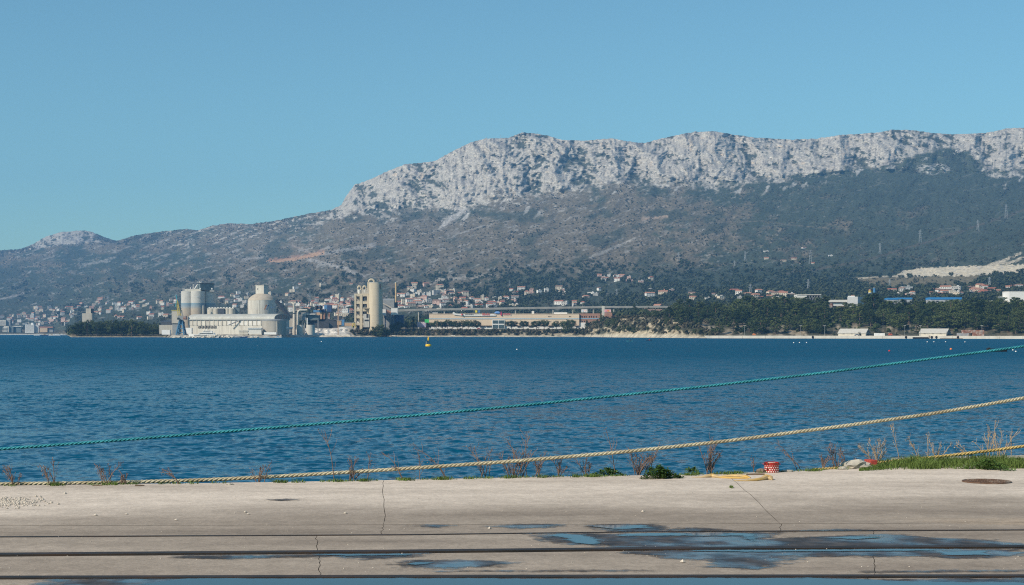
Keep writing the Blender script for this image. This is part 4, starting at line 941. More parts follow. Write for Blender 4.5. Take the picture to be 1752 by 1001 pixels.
pipe_m = mat('duct_sheet', (0.56, 0.51, 0.43), 0.6, 0.1, 0.5)
blue_m = mat('blue_sheet', (0.10, 0.24, 0.42), 0.6, 0.15, 0.5)
dblue = mat('dark_blue_sheet', (0.035, 0.075, 0.16), 0.6, 0.2, 0.5)
crane_b = mat('crane_blue', (0.06, 0.17, 0.28), 0.5, 0.15, 0.5)
crane_y = mat('crane_yellow', (0.55, 0.42, 0.08), 0.5, 0.15, 0.5)
orange_m = mat('ochre_plaster', (0.55, 0.36, 0.22), 0.8, 0.1, 0.5)
brickm = mat('brick_wall', (0.36, 0.20, 0.14), 0.85, 0.12, 0.4)
beige = mat('store_beige', (0.74, 0.58, 0.42), 0.8, 0.05, 0.2)
bluestripe = mat('blue_stripe', (0.20, 0.42, 0.60), 0.6, 0.05, 0.5)
glass = mat('dark_glass', (0.06, 0.09, 0.10), 0.15, 0.3, 0.4, spec=0.6)
rustm = mat('rust_paint', (0.27, 0.12, 0.075), 0.85, 0.35, 0.5, col2=(0.42, 0.38, 0.34), thr=(0.45, 0.6), scale2=0.3)
rubber = mat('black_rubber', (0.02, 0.02, 0.02), 0.7, 0.2, 1.0)
stone_w = mat('breakwater_stone', (0.55, 0.50, 0.42), 0.9, 0.2, 0.6)
VEH = mat('car_glass', (0.02, 0.025, 0.03), 0.1, 0.1, 1.0, spec=0.6)
def cm(name, c, r=0.7): return mat(name, c, r, 0.08, 0.6)
class Far:
    """Places shapes at distance D by where the photo shows them; metres elsewhere."""
    def __init__(s, D): s.D = D
    def x(s, px): return wx(px, s.D)
    def z(s, py): return wz(py, s.D)
    def rect(s, mb, x0, y0, x1, y1, depth, dy=0.0, rz=0.0):
        w = s.x(x1)-s.x(x0); mb.box(((s.x(x0)+s.x(x1))/2, s.D+dy+depth/2, s.z(y1)), (w, depth, s.z(y0)-s.z(y1)), rz); return mb
def faceted(px_left, px_corner, px_right, D, view_px=None):
    """Plan of a box whose front runs px_left..px_corner and whose right side shows up to px_right. Returns corners A (left), B (near corner), C (right back), Dd."""
    return None
def rbox(mb, xl, xc, xr, ybase_z, ytop_z, D, rot):
    """Box turned so that its right end shows: front from column xl to xc, right end from xc to xr, near corner at distance D."""
    u0, uc, ur = [(p-876)/F for p in (xl, xc, xr)]
    B = Vector((uc*D, D, 0)); f = Vector((-math.cos(rot), math.sin(rot), 0)); g = Vector((math.sin(rot), math.cos(rot), 0))
    L1 = (u0*B.y-B.x)/(f.x-u0*f.y); L2 = (ur*B.y-B.x)/(g.x-ur*g.y)
    A = B+f*L1; C = B+g*L2; E = A+g*L2
    mb.prism([(A.x, A.y), (B.x, B.y), (C.x, C.y), (E.x, E.y)], ybase_z, ytop_z); return A, B, C, E

# --- cement silos, left
silo_m = bpy.data.materials.new('banded_silo'); silo_m.use_nodes = True; nt = silo_m.node_tree; L = nt.links; b = nt.nodes['Principled BSDF']; b.inputs['Roughness'].default_value = 0.85
g = nd(nt, 'ShaderNodeNewGeometry'); sp = nd(nt, 'ShaderNodeSeparateXYZ'); L.new(g.outputs['Position'], sp.inputs[0])
D_ = 1650.0; zA, zB = wz(545, D_), wz(497, D_)
mr = nd(nt, 'ShaderNodeMapRange'); mr.inputs[1].default_value = zA; mr.inputs[2].default_value = zB; L.new(sp.outputs[2], mr.inputs[0])
nz = nd(nt, 'ShaderNodeTexNoise'); nz.inputs['Scale'].default_value = 0.4; L.new(g.outputs['Position'], nz.inputs[0])
def tz(py): return (545-py)/48.0
rp = nd(nt, 'ShaderNodeValToRGB'); e = rp.color_ramp.elements
while len(e) < 6: e.new(0.5)
for q, (p, c) in zip(e, [(0.0, (0.44, 0.37, 0.29)), (tz(529), (0.46, 0.40, 0.32)), (tz(523.5), (0.30, 0.37, 0.42)), (tz(519.0), (0.20, 0.32, 0.40)), (tz(518.4), (0.58, 0.57, 0.53)), (1.0, (0.60, 0.585, 0.54))]): q.position = p; q.color = tuple(c)+(1,)
L.new(mr.outputs[0], rp.inputs[0])
mx = nd(nt, 'ShaderNodeMix', data_type='RGBA', blend_type='MULTIPLY'); mx.inputs[0].default_value = 0.3; L.new(rp.outputs[0], mx.inputs[6]); L.new(nz.outputs[0], mx.inputs[7]); L.new(mx.outputs[2], b.inputs['Base Color'])
A = Far(D_); gz = 2.5
ss_ = empty('silo_block', (A.x(340), D_, gz), 'four round cement silos with blue bands under a dark headhouse', 'silo')
for cx, dy in ((322, 4), (338.6, 0), (357.2, 10), (336, 20)):
    m_ = MB(); m_.cyl((wx(cx, D_+dy), D_+dy, gz), m2(12.0, D_), wz(498.5, D_+dy)-gz, 40); m_.build('silo', silo_m, ss_, smooth=True)
m_ = MB(); A.rect(m_, 317, 494.5, 345, 499.2, 14, -3); m_.build('deck', conc_w, ss_)
m_ = MB(); A.rect(m_, 312, 492.5, 316, 499.2, 5, 0); m_.build('vent_box', grey_m, ss_)
m_ = MB(); c4 = rbox(m_, 337.4, 342.4, 365.8, wz(496.2, D_-4), wz(485, D_-4), D_-4, math.radians(56)); hd = m_.build('headhouse', teal_m, ss_)
m_ = MB(); m_.prism([(p.x+0.0, p.y) for p in [c4[0]+Vector((-.6, -.6, 0)), c4[1]+Vector((0, -.8, 0)), c4[2]+Vector((.8, 0, 0)), c4[3]+Vector((0, .8, 0))]], wz(485, D_-4), wz(484.2, D_-4)); m_.build('headhouse_roof', dk_blue, hd)
m_ = MB(); A.rect(m_, 342.5, 496.2, 366, 499.2, 16, 2); m_.build('gallery_deck', grey_m, ss_)
for x0 in (343.3, 363.2):
    m_ = MB(); A.rect(m_, x0, 493, x0+1.9, 495.6, 1.0, -5.5); m_.build('bright_vent', white_m, hd)
for x0, y0, y1 in ((330.6, 486, 494.5), (339, 482, 485), (341.5, 481, 485), (343.8, 482, 485), (326, 491, 494.5)):
    m_ = MB(); m_.tube([(A.x(x0), D_, A.z(y1)), (A.x(x0), D_, A.z(y0))], 0.35, 6); m_.build('vent_pipe', white2, ss_)
m_ = MB(); m_.tube([(A.x(334), D_-2, A.z(494.5)), (A.x(339), D_-2, A.z(487))], 0.8, 6); m_.build('chute', white2, ss_)
def wrap_text(txt, size, cxp, czp, D, R, mt, parent, name='lettering', off=0.06, cy=0.0, shear=0.0):
    cu = bpy.data.curves.new('t', 'FONT'); cu.body = txt; cu.size = size; cu.align_x = 'CENTER'; cu.extrude = 0.02; cu.resolution_u = 2; cu.shear = shear
    to = bpy.data.objects.new('t', cu); me = bpy.data.meshes.new_from_object(to); bpy.data.objects.remove(to); og = ORG[parent.name]
    for v in me.vertices:
        x, y, z = v.co
        if R:
            a = x/R; v.co = (cxp+R*math.sin(a)*(1+off/R)-og.x, cy-R*math.cos(a)*(1+off/R)-z-og.y, czp+y-og.z)
        else: v.co = (cxp+x-og.x, cy-off-z-og.y, czp+y-og.z)
    me.name = name; me.update(); return link_mesh(name, me, mt, parent)
Rs = m2(12.0, D_)
logo_g = cm('faded_logo', (0.40, 0.46, 0.50))
wrap_text('CEMEX', 2.6, A.x(340.5), A.z(510), D_, Rs, logo_g, ss_, cy=D_)

# --- domed store
D_ = 1665.0; A = Far(D_)
dm = empty('domed_silo', (A.x(448.3), D_, gz), 'round white storage silo with conical dome roof and square headhouse', 'silo')
Rd = m2(24.2, D_); cx = A.x(448.3); zt = A.z(514)
m_ = MB(); m_.cyl((cx, D_, gz), Rd, zt-gz, 56); m_.build('drum', conc_w, dm, smooth=True)
m_ = MB(); m_.lathe((cx, D_, zt), [(Rd*1.005, 0), (Rd*0.93, m2(3, D_)), (Rd*0.80, m2(6.4, D_)), (Rd*0.62, m2(9.2, D_)), (Rd*0.42, m2(11.3, D_)), (0.05, m2(12.2, D_))], 56); m_.build('dome', dome_top, dm, smooth=True)
m_ = MB(); rbox(m_, 437.4, 451.2, 458.8, A.z(503.2), A.z(488.6), D_-Rd*0.42, math.radians(27)); hh = m_.build('headhouse', conc_w, dm)
m_ = MB(); rbox(m_, 436.6, 451.4, 459.6, A.z(488.6), A.z(487.7), D_-Rd*0.44, math.radians(27)); m_.build('headhouse_roof', conc, hh)
m_ = MB(); A.rect(m_, 441.0, 493.5, 442.6, 495.6, 0.6, -Rd*0.42+3.2); m_.build('window', dk, hh)
m_ = MB(); m_.box((cx-Rd*0.02, D_-Rd*1.0, gz), (0.5, 0.5, zt-gz)); m_.build('rib', conc, dm)
for nm, c, dxp in (('logo_stroke', (0.55, 0.22, 0.08), 8.5), ('logo_stroke', (0.10, 0.18, 0.34), 12.0)):
    m_ = MB(); P_ = []
    for px_, py_ in ((dxp-1.6, 530), (dxp-0.2, 530), (dxp+3.6, 522), (dxp+1.6, 522)):
        xx = m2(px_, D_); P_.append((cx+xx, D_-math.sqrt(Rd*Rd-xx*xx)-0.10, A.z(py_)))
    m_.add(P_, [(0, 1, 2, 3)]); m_.build(nm, cm('logo_%d' % int(dxp), c), dm)
wrap_text('CEMEX', 2.4, cx+m2(17, D_), A.z(528), D_, 0, cm('logo_12', (0.1, 0.18, 0.34)), dm, cy=D_-Rd*0.70)

# --- long vaulted hall in front
D_ = 1580.0; A = Far(D_)
hl = empty('vaulted_hall', (A.x(400), D_, gz), 'long pale hall with vaulted roof in front of the silos', 'hall')
rot = math.radians(17); u0, uc, ur = [(p-876)/F for p in (322.5, 469, 495)]
B = Vector((uc*D_, D_, 0)); f_ = Vector((-math.cos(rot), math.sin(rot), 0)); g_ = Vector((math.sin(rot), math.cos(rot), 0))
L1 = (u0*B.y-B.x)/(f_.x-u0*f_.y); L2 = (ur*B.y-B.x)/(g_.x-ur*g_.y)
eave = A.z(546.4); top = A.z(536.8)
m_ = MB(); Ax = B+f_*L1; Cx = B+g_*L2; Ex = Ax+g_*L2
m_.prism([(Ax.x, Ax.y), (B.x, B.y), (Cx.x, Cx.y), (Ex.x, Ex.y)], gz, eave); wl_ = m_.build('wall', conc_w, hl)
def arcp(n=14): return [(L2/2-L2/2*math.cos(math.pi*i/n), eave+(top-eave)*math.sin(math.pi*i/n)**0.75) for i in range(n+1)]
prof = [(-0.8, eave-0.3)]+[(t-0.8 if t < L2/2 else t+0.8, z+0.1) for t, z in arcp()]+[(L2+0.8, eave-0.3)]
m_ = MB(); P_ = []
for q in (Ax+f_*0.5, B-f_*0.6):
    P_ += [q+g_*t+Vector((0, 0, z)) for t, z in prof]
n = len(prof); m_.add(P_, [(i, i+1, n+i+1, n+i) for i in range(n-1)]+[tuple(range(n)), tuple(range(2*n-1, n-1, -1))]); rf = m_.build('roof', roof_w, hl, fix=True)
m_ = MB(); gp_ = [B-f_*0.75+g_*(t*0.94+L2*0.03)+Vector((0, 0, eave+(z-eave)*0.90+0.2)) for t, z in arcp()]; m_.add(gp_, [tuple(range(len(gp_)))]); m_.build('gable_glazing', glass, rf)
for k in range(1, 6):
    t = k/6; m_ = MB(); c = B-f_*0.85+g_*(L2*t); m_.box((c.x, c.y, eave), (0.35, 0.35, (top-eave)*math.sin(math.pi*t)**0.75*0.9)); m_.build('glazing_bar', conc_w, rf)
nb = 20
for k in range(nb+1):
    c = Ax-f_*(L1*k/nb)-g_*0.35; m_ = MB(); m_.box((c.x, c.y, A.z(556.5)), (0.8, 0.7, A.z(547.2)-A.z(556.5)), -rot); m_.build('pilaster', conc, hl)
for k in range(nb):
    c = Ax-f_*(L1*(k+0.5)/nb)-g_*0.25; m_ = MB(); m_.box((c.x, c.y, A.z(546.2)), (L1/nb*0.84, 0.5, A.z(543.2)-A.z(546.2)), -rot); m_.build('clerestory_panel', white2, hl)
    m_ = MB(); c = Ax-f_*(L1*(k+0.5)/nb)-g_*0.12; m_.box((c.x, c.y, A.z(556.3)), (L1/nb*0.80, 0.24, A.z(548)-A.z(556.3)), -rot); m_.build('wall_panel', white2 if 8 < k < 19 else conc_w, hl)
m_ = MB(); c = Ax-f_*(L1*0.5)-g_*0.6; m_.box((c.x, c.y, A.z(547.6)), (L1, 1.2, 0.7), -rot); m_.build('gutter', grey_m, hl)
for k in range(6):
    c = Ax-f_*(L1*(0.13+0.037*k))-g_*0.3; m_ = MB(); m_.box((c.x, c.y, A.z(561.4)), (2.6, 0.6, A.z(557.6)-A.z(561.4)), -rot); w_ = m_.build('bay_opening', dk, hl)
    for sgn in (-1, 1):
        p0 = c-g_*0.5+f_*1.2*sgn; p1 = c-g_*0.5-f_*1.2*sgn; m_ = MB(); m_.tube([(p0.x, p0.y, A.z(561.2)), (p1.x, p1.y, A.z(557.7))], 0.18, 4); m_.build('brace', conc, w_)
m_ = MB(); c = Ax-f_*(L1*0.64)-g_*0.5; m_.tube([(c.x-14, c.y, A.z(556)), (c.x-3, c.y, A.z(548))], 0.6, 5); m_.build('stair', grey_m, hl)
# --- round tank
D_ = 1545.0; A = Far(D_)
tk = empty('storage_tank', (A.x(468.8), D_, gz), 'squat round grey tank at the right end of the vaulted hall', 'tank')
R_ = m2(20.8, D_); m_ = MB(); m_.cyl((A.x(468.8), D_, gz), R_, A.z(549)-gz, 48); m_.build('shell', mat('tank_grey', (0.38, 0.35, 0.30), 0.85, 0.12, 0.3, stretch=(1, 1, 0.2)), tk, smooth=True)
m_ = MB(); m_.lathe((A.x(468.8), D_, A.z(549)), [(R_*1.02, 0), (R_*1.02, 0.6), (R_*0.5, 1.3), (0.05, 1.7)], 48); m_.build('roof', grey_m, tk)
m_ = MB(); m_.box((A.x(476.8), D_-R_*0.94, gz), (0.5, 0.8, A.z(550)-gz)); m_.build('ladder', conc_w, tk)
m_ = MB(); A.rect(m_, 456.5, 568.4, 477, 572.4, 4, -R_-6); single('low_wall', m_, white_m, 'low white wall in front of the squat round tank', 'wall')
# --- bins between silos and dome
D_ = 1625.0; A = Far(D_)
bn = empty('bin_row', (A.x(382), D_, gz), 'row of pale round bins behind the vaulted hall', 'silo')
for cx_, rx in ((362, 7.2), (370, 7.2), (390, 7.0), (396, 7.0)):
    m_ = MB(); m_.cyl((A.x(cx_), D_, gz), m2(rx, D_), A.z(528)-gz, 24); m_.build('bin', conc, bn, smooth=True)
m_ = MB(); A.rect(m_, 374.5, 528, 385, 545, 8, -5); m_.build('dark_bay', dk_blue, bn)
m_ = MB(); A.rect(m_, 400, 527, 409.5, 545, 10, 0); m_.build('end_bay', teal_m, bn)
m_ = MB(); A.rect(m_, 356, 527, 401, 528.2, 10, -4); m_.build('deck', conc_w, bn)
for k in range(9):
    m_ = MB(); m_.cyl((A.x(359+k*5), D_-1, A.z(527)), 1.0, m2(1.3, D_), 8); m_.build('vent', white2, bn)
m_ = MB(); m_.cyl((A.x(350.8), D_-10, gz), m2(0.9, D_), A.z(523)-gz, 10); single('slim_stack', m_, pipe_m, 'slim pale stack between the banded silos and the hall roof', 'chimney')
# --- small grey hopper building and yard, far left of works
D_ = 1600.0; A = Far(D_)
hp = empty('hopper_building', (A.x(300), D_, gz), 'tall brown grey hopper building left of the blue crane', 'building')
m_ = MB(); A.rect(m_, 293.8, 531.5, 307, 553, 9); m_.build('body', conc, hp)
m_ = MB(); A.rect(m_, 293.2, 530.4, 307.6, 531.6, 10, -.5); m_.build('yellow_edge', mat('ochre_edge', (0.45, 0.40, 0.14), 0.8), hp)
m_ = MB(); m_.prism([(A.x(294.5), D_+1), (A.x(306), D_+1), (A.x(306), D_+7), (A.x(294.5), D_+7)], A.z(575), A.z(553)); m_.build('lower_body', grey_m, hp)
m_ = MB(); m_.extr([(0, A.z(556)), (0, A.z(550.5)), (9, A.z(548)), (18, A.z(551)), (18, A.z(556))], (A.x(270), D_+14, 0), (A.x(305), D_+14, 0)); sh = single('dark_roof_shed', m_, dk_blue, 'low shed with dark roof behind the blue crane', 'shed', fix=True)
m_ = MB(); A.rect(m_, 270, 556, 305, 571, 10, 6); single('yard_wall', m_, conc, 'dusty grey works wall left of the blue crane', 'wall')
m_ = MB(); A.rect(m_, 288, 564.5, 301.5, 572.5, 6, -30); single('white_shed', m_, white_m, 'low white shed at the foot of the blue crane', 'shed')
m_ = MB(); A.rect(m_, 320, 561, 334, 571, 6, -18); single('white_shed', m_, white_m, 'low white shed between the crane and the yacht', 'shed')
# --- harbour crane
D_ = 1540.0; A = Far(D_)
cr = empty('harbour_crane', (A.x(310), D_, gz), 'blue harbour crane with a raised yellow and teal jib', 'crane')
wleg = m2(6.6, D_)
for sx in (-1, 1):
    for sy in (-1, 1):
        m_ = MB(); m_.tube([(A.x(310)+sx*wleg, D_+sy*5, gz), (A.x(310)+sx*wleg*0.55, D_+sy*3, A.z(556)), (A.x(310)+sx*wleg*0.35, D_+sy*2, A.z(548))], [0.9, 0.7, 0.6], 6); m_.build('leg', crane_b, cr)
for z_, k_ in ((570, .95), (563, .75), (556, .57)):
    m_ = MB(); m_.box((A.x(310), D_, A.z(z_)), (wleg*2*k_, 8*k_, 0.8)); m_.build('portal_beam', crane_b, cr)
m_ = MB(); m_.cyl((A.x(310), D_, A.z(556)), m2(2.6, D_), A.z(547)-A.z(556), 14); m_.build('slew_column', crane_b, cr)
m_ = MB(); A.rect(m_, 305.2, 540.5, 318.5, 547.2, 6, -3); cb = m_.build('machine_house', grey_m, cr)
m_ = MB(); A.rect(m_, 314.5, 541, 318.9, 546.5, 6.2, -3.1); m_.build('dark_cladding', rustm, cb)
m_ = MB(); A.rect(m_, 305, 543.5, 307.5, 547, 2, -5.2); m_.build('cab_window', VEH, cb)
for dx_ in (-1.2, 1.2):
    m_ = MB(); m_.tube([(A.x(307.6)+dx_, D_-2, A.z(540)), (A.x(303.6)+dx_*0.3, D_-2, A.z(513))], 0.42, 5); m_.build('jib_chord', crane_y, cr)
for k in range(7):
    t = k/7; m_ = MB(); xa = A.x(307.6)+(A.x(303.6)-A.x(307.6))*t; za = A.z(540)+(A.z(513)-A.z(540))*t; za2 = A.z(540)+(A.z(513)-A.z(540))*(t+0.14); m_.tube([(xa-1.2*(1-t*.7), D_-2, za), (xa+1.2*(1-t*.7), D_-2, za2)], 0.2, 4); m_.build('jib_lacing', crane_y, cr)
teal_c = cm('crane_teal', (0.06, 0.30, 0.36))
m_ = MB(); m_.tube([(A.x(303.6), D_-2, A.z(513)), (A.x(301.0), D_-2, A.z(525))], 0.5, 5); m_.build('fly_jib', teal_c, cr)
m_ = MB(); m_.tube([(A.x(303.8), D_-2, A.z(514)), (A.x(302.2), D_-2, A.z(504.5))], 0.6, 5); m_.build('jib_head', teal_c, cr)
m_ = MB(); m_.tube([(A.x(309), D_, A.z(540.5)), (A.x(311.5), D_, A.z(530)), (A.x(313), D_, A.z(540.5))], 0.4, 5); m_.build('a_frame', teal_c, cr)
m_ = MB(); m_.tube([(A.x(311.5), D_, A.z(530)), (A.x(303.8), D_-2, A.z(514))], 0.10, 4); m_.build('stay', dk, cr)
# --- conveyor, ducts and filter house, right of the dome
D_ = 1640.0; A = Far(D_)
cv = empty('sloping_conveyor', (A.x(490), D_, gz), 'dark sloping conveyor gallery running down from the dome', 'conveyor')
m_ = MB(); m_.tube([(A.x(471), D_+4, A.z(513.5)), (A.x(506), D_+4, A.z(557))], 2.0, 4); m_.build('gallery', dk_blue, cv)
for t in (0.4, 0.75):
    m_ = MB(); m_.box((A.x(471+35*t), D_+4, gz), (1, 1, A.z(514+44*t)-gz)); m_.build('trestle', dk_blue, cv)
m_ = MB(); A.rect(m_, 494, 545, 503, 560, 10, 2); single('transfer_house', m_, conc, 'small grey transfer house at the foot of the sloping conveyor', 'building')
st_ = empty('exhaust_stack', (A.x(504.2), D_-4, gz), 'pale straight exhaust stack beside the bent duct', 'chimney')
m_ = MB(); m_.lathe((A.x(504.2), D_-4, gz), [(m2(2.9, D_), 0), (m2(2.4, D_), A.z(540)-gz), (m2(2.1, D_), A.z(538)-gz), (m2(2.1, D_), A.z(522)-gz), (m2(2.7, D_), A.z(521)-gz), (m2(2.7, D_), A.z(519)-gz)], 18); m_.build('shaft', pipe_m, st_, smooth=True)
m_ = MB(); m_.cyl((A.x(504.2), D_-4, A.z(536.6)), m2(2.9, D_), 0.8, 18); m_.build('platform', dk_blue, st_)
m_ = MB(); pts = [(A.x(510.2), D_-6, gz), (A.x(510.8), D_-6, A.z(545)), (A.x(510.9), D_-6, A.z(536))]+[(A.x(510.9+4.6*(1-math.cos(a))), D_-6, A.z(536-5*math.sin(a))) for a in [0.3, 0.6, 0.9, 1.2, 1.57]]+[(A.x(526), D_-4, A.z(531))]
m_.tube(pts, m2(1.9, D_), 14); single('bent_duct', m_, pipe_m, 'thick pale duct bending over to the filter house', 'duct', smooth=True)
fh = empty('filter_house', (A.x(531), D_, gz), 'teal grey filter house on legs behind the white spoil heap', 'building')
m_ = MB(); A.rect(m_, 516, 534.5, 524, 548, 12, -2); m_.build('hopper_wall', grey_m, fh)
m_ = MB(); A.rect(m_, 523.9, 539, 545, 548, 14, 0.5); m_.build('body', teal_m, fh)
m_ = MB(); A.rect(m_, 527, 548, 543, 559, 10, 3); m_.build('lower_body', dk_blue, fh)
m_ = MB(); A.rect(m_, 518, 536.6, 540, 538.2, 13, -2.4); m_.build('roof_slab', white2, fh)
m_ = MB(); A.rect(m_, 517.5, 534.6, 539.5, 535.8, 13, -1); m_.build('upper_slab', dk_blue, fh)
for px_ in (517.5, 521, 526, 544):
    m_ = MB(); m_.box((A.x(px_), D_+1, gz), (0.9, 0.9, A.z(548)-gz)); m_.build('leg', grey_m, fh)
m_ = MB(); A.rect(m_, 525, 544, 526.8, 556, 1.2, -2); m_.build('white_pipe', white_m, fh)
ob = empty('ochre_building', (A.x(547), D_+25, gz), 'ochre and blue works block behind the filter house', 'building')
A2 = Far(D_+25)
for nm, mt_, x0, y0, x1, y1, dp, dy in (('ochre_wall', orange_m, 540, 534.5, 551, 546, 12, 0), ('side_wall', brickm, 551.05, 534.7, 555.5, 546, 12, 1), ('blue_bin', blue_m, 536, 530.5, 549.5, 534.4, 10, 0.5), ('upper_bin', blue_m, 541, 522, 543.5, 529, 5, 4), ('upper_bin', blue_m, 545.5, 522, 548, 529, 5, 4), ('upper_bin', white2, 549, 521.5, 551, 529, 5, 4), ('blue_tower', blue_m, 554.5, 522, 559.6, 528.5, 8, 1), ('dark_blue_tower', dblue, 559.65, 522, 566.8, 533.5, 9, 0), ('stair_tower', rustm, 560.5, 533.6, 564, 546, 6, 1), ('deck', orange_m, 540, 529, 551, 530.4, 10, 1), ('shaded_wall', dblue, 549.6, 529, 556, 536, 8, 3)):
    m_ = MB(); A2.rect(m_, x0, y0, x1, y1, dp, dy); m_.build(nm, mt_, ob)
m_ = MB(); A2.rect(m_, 541, 546, 566, 562, 10, 2); m_.build('lower_frame', dk_blue, ob)
for px_, k in ((542.5, 0), (549.5, 1)):
    m_ = MB(); m_.lathe((A2.x(px_), D_+22, A2.z(531)), [(0.3, 0), (1.6, 2.2), (1.6, 4.4), (0.6, 5.0)], 10); m_.build('cyclone', dk, ob)
for nm, mt_, x0, y0, x1, y1, dp, lb in (('dark_shed', dk_blue, 559, 547.5, 573, 561, 14, 'dark flat shed right of the ochre works block'), ('dark_shed', dk_blue, 567.6, 541, 580, 549, 10, 'dark blue sheet shed behind the flat shed'), ('ochre_shed', orange_m, 572.5, 548.5, 581, 556, 8, 'low ochre shed left of the small blue wall'), ('blue_wall_shed', blue_m, 580.5, 546, 585.3, 557, 8, 'small shed with a light blue wall left of the kiln tower'), ('pink_shed', orange_m, 586, 551.5, 603, 557.5, 8, 'long low pink shed beside the kiln tower'), ('grey_tank', conc_w, 512, 555.5, 525, 562, 6, 'low pale tank front of the bent duct foot')):
    m_ = MB(); A.rect(m_, x0, y0, x1, y1, dp, 20 if nm != 'grey_tank' else -16)
    if nm != 'grey_tank':
        root = empty(nm, (A.x((x0+x1)/2), D_+20, A.z(y1)), lb, 'shed'); m_.build('wall', mt_, root); m3 = MB(); A.rect(m3, x0-0.3, y0-0.7, x1+0.3, y0-0.02, dp+1, 19.5); m3.build('roof', grey_m if 'dark' in nm else roof_w, root)
m_ = MB(); m_.cyl((A.x(518.5), D_-20, gz), m2(6.4, D_), A.z(556)-gz, 24); single('round_tank', m_, conc_w, 'low pale round tank at the foot of the bent duct', 'tank', smooth=True)
m_ = MB(); m_.cyl((A.x(535.5), D_-20, gz), m2(7.4, D_), A.z(556)-gz, 24); single('round_tank', m_, conc_w, 'low pale round tank in front of the filter house', 'tank', smooth=True)
m_ = MB(); m_.box((A.x(578.5), D_, gz), (0.9, 0.9, A.z(521)-gz)); single('pole', m_, orange_m, 'slim ochre pole between the works block and the kiln tower', 'pole')
m_ = MB(); A.rect(m_, 488, 560, 510, 562.2, 2, -40); single('pipe_bridge', m_, white_m, 'white pipe bridge right of the round tank', 'pipe')
m_ = MB(); m_.tube([(A.x(602+2.6*(1+math.cos(a))), D_+5, A.z(560-7*math.sin(a))) for a in [math.pi*k/10 for k in range(11)]], 0.55, 6); single('yellow_arch', m_, crane_y, 'small yellow arched pipe at the left foot of the kiln tower', 'pipe', smooth=True)
# --- preheater tower with round silo
D_ = 1750.0; A = Far(D_); gz2 = 6.0
kt = empty('preheater_tower', (A.x(618), D_, gz2), 'beige open concrete kiln tower with cyclones on top', 'tower')
dep = 14.0; ztop = A.z(504.5); zs = [gz2, A.z(554), A.z(542.2), A.z(530.2), A.z(517.6), ztop]
for px_ in (607.8, 617.8, 629.5):
    for dy in (0, dep):
        m_ = MB(); wpx = {607.8: 2.8, 617.8: 4.6, 629.5: 3.4}[px_]; m_.box((A.x(px_), D_+dy, gz2), (m2(wpx, D_), 1.8, ztop-gz2)); m_.build('column', conc_b, kt)
for z_ in zs[1:]:
    m_ = MB(); m_.box((A.x(618.6), D_+dep/2, z_-1.6), (m2(24.5, D_), dep+1.0, 2.9)); m_.build('floor_slab', conc_b, kt)
m_ = MB(); m_.box((A.x(618.6), D_+dep-2.5, gz2), (m2(21, D_), 0.6, ztop-gz2-1.3)); m_.build('back_wall', dk, kt)
for px_ in (612.8, 623.5):
    for i in range(1, 5):
        m_ = MB(); m_.cyl((A.x(px_), D_+6, zs[i]+1.2), 1.5, (zs[i+1]-zs[i])*0.55, 12, 0.9); m_.build('cyclone', white2 if i % 2 else conc, kt, smooth=True)
        m_ = MB(); m_.tube([(A.x(px_)-2.6, D_+1, zs[i]+2.2), (A.x(px_)+2.6, D_+1, zs[i]+2.2)], 0.15, 4); m_.build('railing', conc, kt)
for px_ in (614.2, 623.0):
    m_ = MB(); m_.lathe((A.x(px_), D_+5, ztop+0.2), [(1.2, 0), (2.1, 2.5), (2.1, A.z(496)-ztop), (0.6, A.z(495.4)-ztop)], 16); cy_ = m_.build('top_cyclone', white2, kt, smooth=True)
    for s in (-1, 1):
        m_ = MB(); m_.tube([(A.x(px_)-0.2*s, D_+5, A.z(489)), (A.x(px_)+s*m2(2.2, D_), D_+5, A.z(490.5)), (A.x(px_)+s*m2(2.9, D_), D_+5, A.z(494)), (A.x(px_)+s*m2(2.2, D_), D_+5, A.z(496))], [1.1, 1.0, 0.9, 0.8], 8); m_.build('riser_duct', conc_b, cy_, smooth=True)
m_ = MB(); A.rect(m_, 618, 495.2, 632, 504, 8, 3); m_.build('top_room', conc, kt)
m_ = MB(); A.rect(m_, 623.0, 537.5, 633, 560, 12, -9); an = m_.build('annex', conc_w, kt)
m_ = MB(); A.rect(m_, 628.2, 537.2, 631.6, 543.8, 0.5, -9.2); m_.build('annex_opening', dk, an)
m_ = MB(); A.rect(m_, 622.4, 526.5, 632.5, 528.0, 12, -8); m_.build('annex_canopy', conc_b, kt)
m_ = MB(); A.rect(m_, 625, 547, 632, 549.5, 0.5, -9.25); m_.build('annex_opening', dk, an)
rs_ = empty('tall_round_silo', (A.x(643.5), D_-4, gz2), 'tall beige round silo joined to the kiln tower', 'silo')
Rk = m2(11.6, D_)
m_ = MB(); m_.cyl((A.x(643.5), D_-4, gz2), Rk, A.z(484.6)-gz2, 48); m_.build('shaft', conc_b, rs_, smooth=True)
for k in range(1, 9):
    m_ = MB(); m_.cyl((A.x(643.5), D_-4, gz2+(A.z(484.6)-gz2)*k/9), Rk*1.004, 0.35, 48); m_.build('lift_joint', conc_b, rs_, smooth=True)
m_ = MB(); m_.cyl((A.x(643.5), D_-4, A.z(484.6)), Rk*1.015, 0.8, 48); m_.build('top_ring', conc, rs_, smooth=True)
m_ = MB(); A.rect(m_, 650.8, 486.5, 652.6, 495, 2.0, -4-Rk*0.74-0.5); m_.build('slot', dk, rs_)
